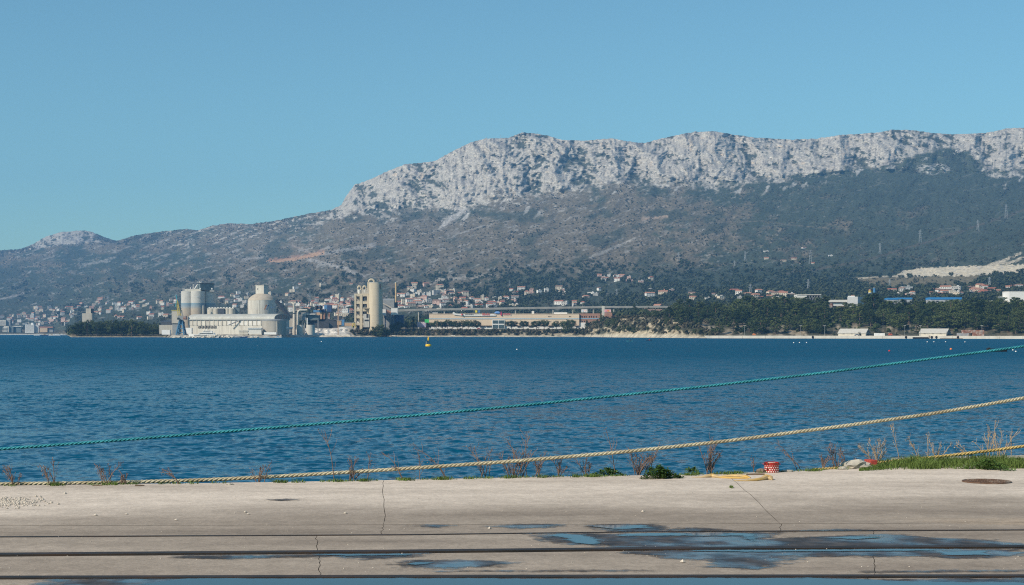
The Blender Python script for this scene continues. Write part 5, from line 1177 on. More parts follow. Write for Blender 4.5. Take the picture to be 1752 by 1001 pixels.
m_ = MB(); m_.tube([(A.x(631), D_-4, A.z(497)), (A.x(631), D_-4, A.z(486))]+[(A.x(636-5*math.cos(a)), D_-4, A.z(483.5-5.2*math.sin(a))) for a in [0.1, 0.5, 0.9, 1.3, 1.6, 2.0, 2.4, 2.8, 3.1]]+[(A.x(641), D_-4, A.z(487))], m2(1.7, D_), 12); m_.build('gooseneck_duct', conc_b, rs_, smooth=True)
# --- east of the kiln
D_ = 1790.0; A = Far(D_)
rm = empty('raw_mill', (A.x(668), D_, gz2), 'dark grey mill building with sloping roof right of the round silo', 'building')
m_ = MB(); m_.extr([(0, gz2), (0, A.z(513.5)), (7, A.z(510.5)), (14, A.z(513)), (14, gz2)], (A.x(655), D_+3, 0), (A.x(674), D_+3, 0)); m_.build('body', grey_m, rm, fix=True)
m_ = MB(); rbox(m_, 672, 673, 680.5, gz2, A.z(517), D_+6, math.radians(60)); m_.build('side_wing', dk_blue, rm)
m_ = MB(); m_.tube([(A.x(655), D_+1, A.z(519)), (A.x(672), D_+1, A.z(528))], 0.8, 5); m_.build('pipe', conc, rm)
for x0, y0, x1, y1, lb in ((652.8, 529, 661, 540, 'white box-shaped transfer house touching the round silo'), (670, 527.2, 681, 538.8, 'white box-shaped transfer house at the start of the long conveyor')):
    root = empty('transfer_house', (A.x((x0+x1)/2), D_-8, A.z(y1)), lb, 'building'); m_ = MB(); A.rect(m_, x0, y0, x1, y1, 9, -8); m_.build('box', white_m, root)
    m_ = MB(); A.rect(m_, x0-0.2, y0-0.6, x1+0.2, y0-0.02, 9.5, -8.2); m_.build('roof', grey_m, root)
    for q in (x0+1.2, x1-1.2):
        m_ = MB(); m_.box((A.x(q), D_-4, gz2), (1.0, 1.0, A.z(y1)-gz2)); m_.build('leg', dblue, root)
m_ = MB(); m_.tube([(A.x(660), D_-6, A.z(531)), (A.x(671), D_-6, A.z(535.5))], 1.5, 6); single('link_conveyor', m_, brickm, 'short brown sloping conveyor between the two white transfer houses', 'conveyor')
m_ = MB(); A.rect(m_, 660, 538.9, 690, 556, 12, 4); single('blue_steel_shed', m_, dblue, 'dark blue steel shed under the white transfer houses', 'shed')
D_ = 1900.0; A = Far(D_)
ch = empty('brick_chimney', (A.x(677.4), D_, 8), 'tall thin ochre chimney behind the kiln works', 'chimney')
m_ = MB(); m_.cyl((A.x(677.4), D_, 8), m2(1.9, D_), A.z(484)-8, 18, m2(1.5, D_)); m_.build('shaft', mat('chimney_ochre', (0.50, 0.36, 0.20), 0.9, 0.15, 0.4), ch, smooth=True)
m_ = MB(); m_.cyl((A.x(677.4), D_, A.z(484.2)), m2(1.75, D_), m2(1.3, D_), 18); m_.build('cap', conc, ch, smooth=True)
# --- long conveyor bridge
D0, D1 = 1880.0, 1960.0
cb_ = empty('conveyor_bridge', (wx(980, 1915), 1915, 8), 'long thin pale conveyor bridge above the store roof', 'conveyor')
def cby(px): return float(np.interp(px, [680, 700, 860, 1030, 1150, 1300], [531.5, 530.5, 528, 525.6, 525.2, 524.6]))
def cbD(px): return float(np.interp(px, [680, 1300], [D0, D1]))
xs_ = list(range(681, 1300, 44))
for a, c in zip(xs_[:-1], xs_[1:]):
    m_ = MB(); Da, Dc = cbD(a), cbD(c)
    m_.extr([(0, 0), (0, m2(2.9, Da)), (2.4, m2(3.4, Da)), (4.8, m2(2.9, Da)), (4.8, 0)], (wx(a, Da), Da, wz(cby(a)+1.6, Da)), (wx(c, Dc), Dc, wz(cby(c)+1.6, Dc))); m_.build('gallery_span', mat('gallery_grey', (0.36, 0.34, 0.30), 0.9, 0.15, 0.2), cb_, fix=True)
for px_ in (716, 760, 882, 946, 980, 1015, 1050, 1101, 1145, 1281):
    Dp = cbD(px_)+2; m_ = MB(); m_.box((wx(px_, Dp), Dp, land(px_, Dp)-1), (m2(1.5, Dp), 2.0, wz(cby(px_)+1.4, Dp)-land(px_, Dp)+1)); m_.build('pier', conc, cb_)
m_ = MB(); Dp = 1900; m_.box((wx(1032, Dp), Dp, land(1032, Dp)-1), (m2(4.4, Dp), 5, wz(523.6, Dp)-land(1032, Dp)+1)); single('concrete_tower', m_, conc_w, 'slim pale concrete tower carrying the conveyor bridge beside the tall pine', 'tower')

# --- long beige store
D_ = 1800.0; A = Far(D_); gs = A.z(563.6)-1
ms = empty('retail_store', (A.x(870), D_, gs), 'very long flat beige store with blue stripe and roof signs', 'store')
m_ = MB(); A.rect(m_, 734, 537.4, 991, 557, 60); m_.v = [(x, y, z) for x, y, z in m_.v]; wl_ = m_.build('upper_wall', beige, ms)
m_ = MB(); m_.box(((A.x(734)+A.x(991))/2, D_+31, gs), (A.x(991)-A.x(734)-1, 60, A.z(557)-gs)); m_.build('white_base', white_m, ms)
m_ = MB(); A.rect(m_, 733.8, 544.9, 991.2, 546.0, 0.3, -0.28); m_.build('stripe', bluestripe, ms)
m_ = MB(); A.rect(m_, 733.6, 536.7, 991.2, 537.5, 60.4, -0.3); m_.build('parapet', beige, ms)
gl = MB(); A.rect(gl, 842, 547.4, 863.4, 562.4, 1.2, -1.0); fr_ = gl.build('window_frame', white_m, ms)
for x0, x1 in ((843, 852.2), (853.2, 862.6)):
    for y0, y1 in ((548.2, 553.6), (555.8, 561.8)):
        m_ = MB(); A.rect(m_, x0, y0, x1, y1, 0.3, -1.2); m_.build('pane', glass, fr_)
for x0, x1 in ((820, 829.5), (831, 841), (884, 890), (904, 911), (938, 946), (984, 989)):
    m_ = MB(); A.rect(m_, x0, 557.2, x1, 559.2, 0.3, -0.05); m_.build('dock_opening', dk, ms)
for x0 in (938, 940, 942, 974, 976):
    m_ = MB(); A.rect(m_, x0, 540.6, x0+0.9, 542.4, 0.3, -0.2); m_.build('small_window', dk, ms)
for x0 in (938, 940, 942):
    m_ = MB(); A.rect(m_, x0, 549.6, x0+0.9, 551.2, 0.3, -0.2); m_.build('small_window', dk, ms)
m_ = MB(); A.rect(m_, 949, 534.4, 971, 536.6, 20, 10); m_.build('roof_plant', white_m, ms)
m_ = MB(); A.rect(m_, 910, 532, 914, 536.6, 6, 6); m_.build('roof_plant', white2, ms)
m_ = MB(); A.rect(m_, 739, 533.5, 748, 536.6, 8, 12); m_.build('roof_plant', grey_m, ms)
brk = empty('brick_wing', (A.x(1008), D_+4, gs), 'brown brick wing with two rows of small windows right of the store', 'building')
m_ = MB(); A.rect(m_, 991.3, 536.2, 1030, 552, 40, 2); m_.build('wall', brickm, brk)
m_ = MB(); A.rect(m_, 991.3, 552, 1002, 565, 30, 1.5); m_.build('white_base', white_m, brk)
m_ = MB(); A.rect(m_, 991.2, 544.6, 1030.1, 545.8, 0.3, 1.75); m_.build('stripe', bluestripe, brk)
for x0 in (992.5, 995.5, 999, 1002, 1007.5, 1011.2, 1015, 1019.6):
    m_ = MB(); A.rect(m_, x0, 540.6, x0+1.6, 543.2, 0.3, 1.8); m_.build('window', dk, brk)
for x0 in (992.2, 995.6, 999.2):
    m_ = MB(); A.rect(m_, x0, 548.8, x0+1.6, 551.2, 0.3, 1.8); m_.build('window', dk, brk)
ext = empty('brick_annex', (A.x(1060), D_+10, gs+4), 'low brown brick annex with a white canopy right of the concrete tower', 'building')
m_ = MB(); A.rect(m_, 1037, 535, 1048, 549, 25, 6); m_.build('block', brickm, ext); m_ = MB(); A.rect(m_, 1037, 544.6, 1048, 545.8, 0.3, 5.75); m_.build('stripe', bluestripe, ext)
m_ = MB(); A.rect(m_, 1048, 540, 1077, 543.4, 20, 8); m_.build('upper_wall', brickm, ext); m_ = MB(); A.rect(m_, 1050, 543.5, 1077, 545.2, 20, 7); m_.build('canopy', white_m, ext)
m_ = MB(); A.rect(m_, 1048, 545.3, 1076, 552, 18, 10); m_.build('porch', dk, ext)
# roof signs
sg = empty('roof_sign', (A.x(812), D_+2, A.z(537)), 'white wavy sign board with black, red and crimson lettering on the store roof', 'sign')
m_ = MB(); P1 = [(774, 536.0), (776.5, 538.5), (790, 540.2), (815, 540.6), (848, 540.6), (848, 538.2), (815, 538.0), (795, 537.6), (780, 536.4), (776, 533.6)]
pp = [(A.x(x), D_-0.9, A.z(y)) for x, y in P1]; n = len(pp); m_.add(pp+[(x, y+0.4, z) for x, y, z in pp], [tuple(range(n)), tuple(range(2*n-1, n-1, -1))]+[(i, n+i, n+(i+1) % n, (i+1) % n) for i in range(n)]); m_.build('board', white_m, sg, fix=True)
red_s = cm('sign_red', (0.75, 0.06, 0.04)); crim = cm('sign_crimson', (0.50, 0.03, 0.10)); blk = cm('sign_black', (0.03, 0.03, 0.04)); blu_s = cm('sign_blue', (0.16, 0.32, 0.62))
wrap_text('emmezeta', 2.3, A.x(803), A.z(538.9), D_, 0, blk, sg, cy=D_-1.0)
m_ = MB(); m_.cyl((A.x(790.6), D_-1.4, A.z(539.2)), 0.9, m2(2.0, D_), 12); m_.build('red_dot', red_s, sg)
wrap_text('libela', 4.2, A.x(831.5), A.z(539.6), D_, 0, red_s, sg, cy=D_-1.0, off=0.25)
m_ = MB(); A.rect(m_, 839, 537.2, 846, 539.8, 0.4, -1.0); m_.build('white_panel', white_m, sg)
m_ = MB(); m_.lathe((A.x(851), D_-0.5, A.z(537.2)), [(m2(1.2, D_), 0), (m2(4.6, D_), m2(1.0, D_)), (m2(5.2, D_), m2(2.2, D_)), (m2(3.6, D_), m2(3.6, D_)), (m2(2.6, D_), m2(4.2, D_)), (0.1, m2(4.4, D_))], 14); m_.v = [(x, D_-0.5+(y-D_+0.5)*0.25, z) for x, y, z in m_.v]; m_.build('blue_cloud', blu_s, sg)
m_ = MB(); P1 = [(855.6, 539), (858.8, 540), (858.6, 536), (857.4, 532.6), (856.6, 534), (856.4, 537)]; pp = [(A.x(x), D_-1.2, A.z(y)) for x, y in P1]; n = len(pp); m_.add(pp+[(x, y+0.4, z) for x, y, z in pp], [tuple(range(n)), tuple(range(2*n-1, n-1, -1))]+[(i, n+i, n+(i+1) % n, (i+1) % n) for i in range(n)]); m_.build('crimson_mark', crim, sg, fix=True)
wrap_text('mana', 4.0, A.x(867), A.z(538.8), D_, 0, crim, sg, cy=D_-1.0, off=0.2)
for px_, c, nm in ((814.6, (0.72, 0.60, 0.05), 'yellow'), (819.6, (0.06, 0.16, 0.42), 'blue')):
    root = empty('flag_sign', (A.x(px_), D_+3, A.z(537)), 'small square %s sign on a post on the store roof' % nm, 'sign')
    m_ = MB(); A.rect(m_, px_-1.7, 531, px_+1.7, 534.6, 0.4, 3); m_.build('board', cm('flag_'+nm, c), root); m_ = MB(); A.rect(m_, px_-0.2, 534.6, px_+0.2, 537, 0.3, 3.1); m_.build('post', grey_m, root)
for x0, x1, lb, stripes in ((996, 1006.4, 'white billboard with pale print under the conveyor bridge', [((0.55, 0.60, 0.66), 997, 1000, 530, 533), ((0.75, 0.55, 0.50), 1001, 1004.5, 530, 532)]), (1036, 1047.2, 'pink and orange billboard right of the concrete tower', [((0.75, 0.25, 0.10), 1040, 1044, 530, 532.5), ((0.70, 0.30, 0.35), 1036.4, 1039.6, 530.5, 533), ((0.80, 0.55, 0.2), 1042.5, 1045, 531.5, 533.5)])):
    root = empty('billboard', (A.x((x0+x1)/2), D_+20, A.z(536)), lb, 'billboard'); m_ = MB(); A.rect(m_, x0, 529, x1, 534, 0.4, 20); bd = m_.build('panel', white_m if x0 < 1000 else cm('pink_panel', (0.72, 0.45, 0.45)), root)
    for i, (c, a, e_, y0, y1) in enumerate(stripes):
        m_ = MB(); A.rect(m_, a, y0, e_, y1, 0.1, 19.8); m_.build('print', cm('print_%d_%d' % (x0, i), c), bd)
    for q in (x0+2, x1-2):
        m_ = MB(); A.rect(m_, q-0.2, 534, q+0.2, 540, 0.4, 20.2); m_.build('post', grey_m, root)
m_ = MB(); A.rect(m_, 726, 546.2, 733.6, 552, 6, 8); single('green_box', m_, cm('bright_green', (0.05, 0.45, 0.12)), 'bright green box-shaped kiosk at the left end of the store', 'kiosk')
m_ = MB(); A.rect(m_, 712, 550.5, 727, 560, 8, 20); single('colourful_store', m_, mat('mixed_print', (0.55, 0.46, 0.50), 0.7, 0.4, 0.5, col2=(0.25, 0.28, 0.5)), 'low shed with mottled pastel front left of the green kiosk', 'shed')
# ---------------------------------------------------------------- trees
bark = mat('pine_bark', (0.13, 0.095, 0.07), 0.9, 0.3, 2.0)
pine_leaf = leafmat('pine_needles', (0.024, 0.043, 0.013), (0.095, 0.118, 0.036), 0.35)
stone_leaf = leafmat('stone_pine_needles', (0.022, 0.040, 0.014), (0.080, 0.110, 0.036), 0.35)
scrub_leaf = leafmat('scrub_leaf', (0.040, 0.048, 0.022), (0.13, 0.105, 0.062), 0.25)
dkbush_leaf = leafmat('dark_bush_leaf', (0.022, 0.036, 0.016), (0.075, 0.085, 0.036), 0.3)
hill_leaf = leafmat('hill_scrub_leaf', (0.046, 0.055, 0.036), (0.105, 0.098, 0.066), 0.2)
def clump_faces(V_, F_, c, rad, n, size, r, flat=0.75):
    for _ in range(n):
        d = Vector((r.gauss(0, 1), r.gauss(0, 1), r.gauss(0, 1))).normalized(); q = r.random()**0.4
        p = Vector((c[0]+d.x*rad*q, c[1]+d.y*rad*q, c[2]+d.z*rad*q*flat))
        nrm = (d+Vector((r.uniform(-.7, .7), r.uniform(-.7, .7), r.uniform(-.3, .9)))).normalized()
        a = nrm.orthogonal().normalized(); b_ = nrm.cross(a); t = r.uniform(0, 6.28); a, b_ = a*math.cos(t)+b_*math.sin(t), b_*math.cos(t)-a*math.sin(t)
        s = size*r.uniform(0.6, 1.3); k = len(V_)
        V_ += [tuple(p+a*s), tuple(p+b_*s*0.7), tuple(p-a*s*0.8), tuple(p-b_*s*0.6)]; F_.append((k, k+1, k+2, k+3))
def crown_mesh(name, kind, seed):
    """Crowns of height 1 tree; unit tree is 10 m tall, scaled on placement."""
    r = random.Random(seed); V_ = []; F_ = []; limbs = MB()
    lean = r.uniform(-0.5, 0.5); trunk = [(0, 0, -0.6), (lean*0.2, 0, 2.5), (lean*0.6, 0.1, 5.5), (lean, 0.1, 8.4)]
    limbs.tube(trunk, [0.30, 0.24, 0.17, 0.06], 7)
    if kind == 'pine':          # Aleppo pine: uneven tiers of tufts, open at the edge
        for i in range(58):
            t = r.random()**0.85; z = 1.3+t*8.3; w = (3.2*(1-t)**0.7*(0.55+0.45*min(1, t*5)))+0.5
            a = r.uniform(0, 6.28); q = w*r.uniform(0.35, 1.0); c = (lean*t+math.cos(a)*q, math.sin(a)*q, z)
            clump_faces(V_, F_, c, r.uniform(0.55, 1.15)*(1.1-0.4*t), r.randint(46, 66), 0.21, r, 0.6)
            if i % 3 == 0: limbs.tube([(lean*t*0.8, 0.1, z-0.5), c], [0.08, 0.03], 4)
    elif kind == 'round':       # stone pine: tight rounded head on a short stem
        for i in range(60):
            d = Vector((r.gauss(0, 1), r.gauss(0, 1), r.gauss(0, 0.8))).normalized(); q = r.uniform(0.55, 1.0)
            c = (d.x*4.4*q, d.y*4.4*q, 5.6+d.z*(3.7 if d.z > 0 else 3.4)*q); clump_faces(V_, F_, c, 1.25, 60, 0.27, r, 0.8)
            if i % 6 == 0: limbs.tube([(0, 0, 3.0), c], [0.1, 0.04], 4)
    elif kind == 'broad':       # wide dark evergreen, foliage nearly to the ground
        for i in range(64):
            d = Vector((r.gauss(0, 1), r.gauss(0, 1), r.gauss(0, 1))).normalized(); q = r.uniform(0.45, 1.0)
            c = (d.x*4.6*q*(1+0.2*math.sin(seed+d.x*4)), d.y*4.2*q, 5.0+d.z*4.5*q); clump_faces(V_, F_, c, 1.25, 52, 0.27, r, 0.7)
    elif kind == 'slim':        # narrow tall pine
        for i in range(34):
            t = r.random(); z = 1.2+t*8.5; w = 1.9*(1-t)**0.6*(0.6+0.4*math.sin(t*9+seed))+0.3; a = r.uniform(0, 6.28)
            clump_faces(V_, F_, (lean*t+math.cos(a)*w*r.random(), math.sin(a)*w*r.random(), z), 0.8, 50, 0.2, r, 0.65)
    elif kind == 'bush':
        for i in range(26):
            d = Vector((r.gauss(0, 1), r.gauss(0, 1), abs(r.gauss(0, 0.8)))).normalized(); q = r.uniform(0.3, 1.0)
            clump_faces(V_, F_, (d.x*5.5*q, d.y*5.0*q, 0.6+d.z*6.5*q), 1.7, 36, 0.5, r, 0.8)
    cm_ = bpy.data.meshes.new('crown'); cm_.from_pydata(V_, [], F_); cm_.update()
    return cm_, limbs.mesh('trunk')
PROTO = {}
def protos(kind, n, leaf):
    out = []
    for i in range(n):
        c, t = crown_mesh(kind, kind, 40+i*7+len(kind)); c.materials.append(leaf); t.materials.append(bark); out.append((c, t))
    PROTO[kind] = out
protos('pine', 6, pine_leaf); protos('round', 3, stone_leaf); protos('broad', 3, pine_leaf); protos('slim', 2, pine_leaf); protos('bush', 3, dkbush_leaf)
def tree(name, kind, px, D, h, w, label, group, seed, z=None, cat='tree'):
    """One tree of height h and relative width w, standing on the land at this column and distance."""
    r = random.Random(seed); c, t = PROTO[kind][r.randrange(len(PROTO[kind]))]
    zz = land(px, D) if z is None else z
    o = bpy.data.objects.new(name, None); COL.objects.link(o); o.location = (wx(px, D), D, zz-0.15); o.rotation_euler[2] = r.uniform(0, 6.28)
    s = h/9.6; o.scale = (s*w, s*w, s); tag(o, label, cat, group)
    for nm, me_ in (('crown', c), ('trunk', t)):
        q = bpy.data.objects.new(nm, me_); COL.objects.link(q); q.parent = o
    return o
r = random.Random(21)
# headland grove on the left
for i, (px, dD, hp, w) in enumerate([(125, 22, 17, .95), (131, 14, 22, .95), (140, 20, 25, .9), (149, 14, 24, 1), (158, 24, 27, .95), (166, 12, 24, .95), (174, 20, 23, .95), (182, 30, 26, .95), (190, 14, 24, .95), (199, 22, 26, .95), (207, 12, 25, 1), (216, 20, 27, .95), (225, 14, 27, .9), (234, 22, 26, .95), (243, 16, 24, .95), (252, 28, 21, .95), (262, 18, 19, .95), (271, 30, 16, 1)]):
    D = float(shoreD(px))+dD; tree('pine_tree', 'broad' if i % 3 else 'pine', px, D, m2(hp, D)*1.02, w*1.05, 'dark pine in the dense grove on the left headland', 'pines of the headland grove', 900+i, z=2.0)
# trees round the kiln tower and store
for i, (px, D, hp, w, kd, lb) in enumerate([(641, 1730, 18, 1.0, 'broad', 'dark tree at the foot of the tall round silo, left one'), (650, 1728, 24, .95, 'broad', 'tallest dark tree at the foot of the tall round silo'), (660, 1732, 19, 1.0, 'broad', 'dark tree at the foot of the tall round silo, right one'),
        (672, 1770, 16, 1.0, 'broad', 'dark round tree under the white transfer house'), (683, 1780, 17, 1.0, 'broad', 'dark round tree left of the tall dark pair'), (705.5, 1786, 22, .75, 'pine', 'tall dark tree left of the first conveyor pier'), (696, 1786, 15, .9, 'broad', 'dark tree between the round trees and the tall one'), (722, 1840, 20, .9, 'broad', 'dark tree behind the green kiosk'), (731, 1845, 18, .9, 'broad', 'dark tree at the left corner of the store'),
        (1028, 1776, 22, .62, 'slim', 'tall narrow pine in front of the slim concrete tower'), (1004, 1772, 14, .9, 'pine', 'small pine at the right corner of the white store base'),
        (1085, 1700, 24, .85, 'pine', 'lone tall pine above the sandy scarp')]):
    tree('dark_tree', kd, px, D, m2(hp, D), w, lb, 'trees round the works', 940+i)
for i, (px, hp, w) in enumerate([(737, 13, .75), (747, 15.5, .9), (757, 15, .85), (765.5, 17, .95), (774, 15, .85), (782, 15, .85), (791.5, 15, .85), (801, 16, .9), (813.5, 16, 1.0), (875.5, 15, 1.25), (896, 15, 1.0), (918, 16.5, 1.0), (931, 16, 1.0), (952, 14, .9), (964.5, 16, .85), (975.5, 17, 1.0)]):
    D = 1786.0-(i % 3)*2; tree('stone_pine', 'round', px, D, m2(hp, D)*1.04, w*1.22, 'round-headed stone pine in the row before the store', 'stone pines before the store', 960+i)
for i, (px, hp, w) in enumerate([(968, 16, .9), (976, 18, .9), (983, 11, .9)]):
    D = 1762.0; tree('bank_pine', 'broad', px, D, m2(hp, D), w, 'dark pine growing down the bank below the right end of the store', 'pines on the store bank', 980+i, z=3.5)
# scrub-covered bank: shrubs one can pick out
for i in range(64):
    px = 600+r.random()*240 if i < 46 else 840+r.random()*170; D = float(shoreD(px))+r.uniform(6, 30); t = (D-float(shoreD(px)))/46
    tree('bank_shrub', 'bush', px, D, m2(r.uniform(3.5, 7), D)*1.1, r.uniform(.7, 1.0), 'olive brown shrub on the low bank under the kiln tower' if px < 700 else (('olive brown shrub on the bank left of the green kiosk' if px < 735 else 'olive brown shrub on the bank under the stone pines') if px < 860 else 'dark shrub on the sandy bank under the store'), 'shrubs on the bank', 1000+i, cat='shrub')
# scarp and wooded hill on the right
for i, (px, dD, hp) in enumerate([(1022, 40, 12), (1030, 52, 13), (1040, 30, 16), (1048, 22, 20), (1054, 34, 17), (1060, 18, 13), (1068, 14, 14), (1076, 16, 13), (1084, 12, 12), (1092, 20, 11), (1110, 64, 11), (1124, 70, 13), (1138, 66, 13), (1142, 40, 14), (1108, 20, 8), (1145, 18, 12), (1160, 26, 10), (1188, 16, 9)]):
    D = float(shoreD(px))+dD; tree('scarp_pine', 'broad' if i % 3 else 'pine', px, D, m2(hp, D), r.uniform(.85, 1.1), 'dark pine or bush clinging to the sandy scarp', 'pines on the sandy scarp', 1100+i)
k = 0
for row, (off, hh) in enumerate([(60, 29), (96, 31), (136, 33), (176, 34), (218, 34), (262, 31)]):
    px = 1146+row*7
    while px < 1800:
        p = px+r.uniform(-6, 6); D = float(shoreD(p))+off+r.uniform(-14, 14)
        gap = (1196 < p < 1222 and row < 2) or (1426 < p < 1446 and row < 4) or (1432 < p < 1492 and row < 1) or (p < 1175 and row > 3) or (1408 < p < 1462 and row > 3) or (1225 < p < 1262 and row in (2, 3)) or (1492 < p < 1530 and row == 0) or (1240 < p < 1275 and row == 5)
        if not gap:
            tall = 1.16 if (1485 < p < 1520 and row > 2) else 1.0
            h = m2(hh*r.uniform(.80, 1.15)*tall, D)*(0.78 if p > 1520 and row > 3 else 1.0)*(0.85 if p < 1250 else 1.0)
            where = 'left end of wood above scarp' if p < 1290 else ('wood left of the clearing' if p < 1432 else ('wood behind left quay shed' if p < 1530 else ('wood behind right quay shed' if p < 1640 else 'right end of wood')))
            depth = ['in front row', 'in second row', 'in third row', 'in fourth row', 'high up', 'on crest'][row]
            tree('aleppo_pine', 'pine' if r.random() < .5 else 'broad', p, D, h, r.uniform(1.15, 1.5), 'dark green pine %s, %s' % (depth, where), 'pines of the wooded hill', 1200+k); k += 1
        px += 22+row*0.6
for i in range(30):
    px = r.uniform(1215, 1770); D = float(shoreD(px))+r.uniform(44, 60); tree('quay_bush', 'bush', px, D, r.uniform(2, 4.5), r.uniform(.8, 1.2), 'low dark bush at the foot of the wood, '+('left of the clearing' if px < 1430 else 'between the quay sheds' if px < 1600 else 'near the rusty containers'), 'bushes at the foot of the wooded hill', 1500+i, cat='bush')
for px, lb in ((1471, 'small round bush in front of the left quay shed'), (1534, 'round bush right of the white container'), (1427, 'round bush left of the left quay shed')):
    tree('round_bush', 'bush', px, float(shoreD(px))+24, 4.2, .55, lb, 'bushes on the far quay', 1600+int(px), z=2.6, cat='bush')

# countless bushes and trees of the mountain side
def scatter(name, n, prob, size, leaf, proto_seed, label, squash=0.8, lo=3.0, hi=6.97):
    rs = np.random.RandomState(proto_seed); V_ = []; F_ = []; rr = random.Random(proto_seed)
    for i in range(5): clump_faces(V_, F_, (rr.uniform(-.45, .45), rr.uniform(-.45, .45), rr.uniform(.15, .75)), 0.42, 12, 0.26, rr, squash)
    pm_ = bpy.data.meshes.new(name+'_tuft'); pm_.from_pydata(V_, [], F_); pm_.materials.append(leaf); po = bpy.data.objects.new(name+'_tuft', pm_)
    rows = np.where((TS > lo) & (TS < hi))[0]; cols = np.where((CX > -120) & (CX < 1870))[0]
    ri = rs.choice(rows, n); ci = rs.choice(cols, n); keep = rs.rand(n) < prob[ri, ci]; ri = ri[keep]; ci = ci[keep]; m = len(ri)
    jr = rs.rand(m); P0 = np.stack([TXw[ri, ci], TD[ri, ci], TZ[ri, ci]], -1); P1 = np.stack([TXw[ri+1, ci+1], TD[ri+1, ci+1], TZ[ri+1, ci+1]], -1)
    P_ = P0+(P1-P0)*jr[:, None]
    me_ = bpy.data.meshes.new(name); me_.vertices.add(m); me_.vertices.foreach_set('co', P_.astype(np.float32).reshape(-1))
    sa = me_.attributes.new('size', 'FLOAT', 'POINT'); sa.data.foreach_set('value', (size[0]+(size[1]-size[0])*rs.rand(m)**1.6).astype(np.float32))
    ra = me_.attributes.new('turn', 'FLOAT_VECTOR', 'POINT'); tv = np.zeros((m, 3), np.float32); tv[:, 2] = rs.rand(m)*6.28; ra.data.foreach_set('vector', tv.reshape(-1))
    me_.update(); o = link_mesh(name, me_); tag(o, label, 'scrub', kind='stuff')
    ng = bpy.data.node_groups.new(name, 'GeometryNodeTree'); ng.interface.new_socket('Geometry', in_out='INPUT', socket_type='NodeSocketGeometry'); ng.interface.new_socket('Geometry', in_out='OUTPUT', socket_type='NodeSocketGeometry')
    gi = ng.nodes.new('NodeGroupInput'); gout = ng.nodes.new('NodeGroupOutput'); iop = ng.nodes.new('GeometryNodeInstanceOnPoints'); oi = ng.nodes.new('GeometryNodeObjectInfo'); oi.inputs['Object'].default_value = po; oi.inputs['As Instance'].default_value = True
    a1 = ng.nodes.new('GeometryNodeInputNamedAttribute'); a1.data_type = 'FLOAT'; a1.inputs['Name'].default_value = 'size'
    a2 = ng.nodes.new('GeometryNodeInputNamedAttribute'); a2.data_type = 'FLOAT_VECTOR'; a2.inputs['Name'].default_value = 'turn'
    mp = ng.nodes.new('GeometryNodeMeshToPoints') if False else None
    ng.links.new(gi.outputs[0], iop.inputs['Points']); ng.links.new(oi.outputs['Geometry'], iop.inputs['Instance']); ng.links.new(a1.outputs[0], iop.inputs['Scale']); ng.links.new(a2.outputs[0], iop.inputs['Rotation']); ng.links.new(iop.outputs[0], gout.inputs[0])
    md = o.modifiers.new('scatter', 'NODES'); md.node_group = ng
    return o
bare = sst(0.20, 0.32, col.mean(-1))
pr_s = np.clip((0.06+0.94*sst(0.0, 0.40, n2+0.5*n1+0.4*n3))*(1-0.9*bare), 0, 1)*(SS > 3.6)*(1-rock*0.85)*(1-qm)*(1-scar)*(1-0.6*bald)
scatter('hillside_scrub', 120000, pr_s, (1.6, 4.4), hill_leaf, 5, 'grey green scrub dotting the mountain slope')
clear_ = 1-(XX > 1240)*(TD < 1960)
pr_w = np.clip(wood*1.0, 0, 1)*(SS > 3.05)*(1-qm)*(1-bald)*(1-bare)*clear_
scatter('hillside_wood', 34000, pr_w, (3.5, 7.5), leafmat('far_wood_leaf', (0.030, 0.044, 0.024), (0.082, 0.095, 0.048), 0.2), 8, 'dark pine woods on the lower mountain slope', 1.0, 3.05, 6.0)
pr_f = (1-(XX > 640)*(XX < 1060)*(SS < 3.02))*(1-works)*(SS > 2.1)*(SS < 3.6)*0.6*(1-sst(1290, 1320, XX)*(SS < 2.95))*sst(108, 118, XX)*clear_
scatter('town_greenery', 7000, pr_f, (4.0, 9.0), dkbush_leaf, 13, 'green gardens and trees between the houses', 1.0, 2.1, 3.6)
pr_b = (SS < np.where(XX < 1000, 1.75, 2.1))*(SS > 1.15)*(XX > 600)*(XX < 1215)*(1-sand)*0.9+(SS > 1.5)*(SS < 3)*(XX > 1000)*(XX < 1230)*0.7*(1-sandr)*(1-sand)
scatter('wood_undergrowth', 9000, (SS > 1.95)*(SS < 2.9)*(XX > 1215)*0.8*(1-sandr), (2.0, 4.5), pine_leaf, 19, 'dark undergrowth below the pines of the wooded hill', 0.8, 1.9, 2.9)
scatter('bank_scrub', 9000, np.clip(pr_b, 0, 1), (1.6, 4.2), scrub_leaf, 17, 'low olive scrub covering the shore bank', 0.8, 1.15, 3.0)
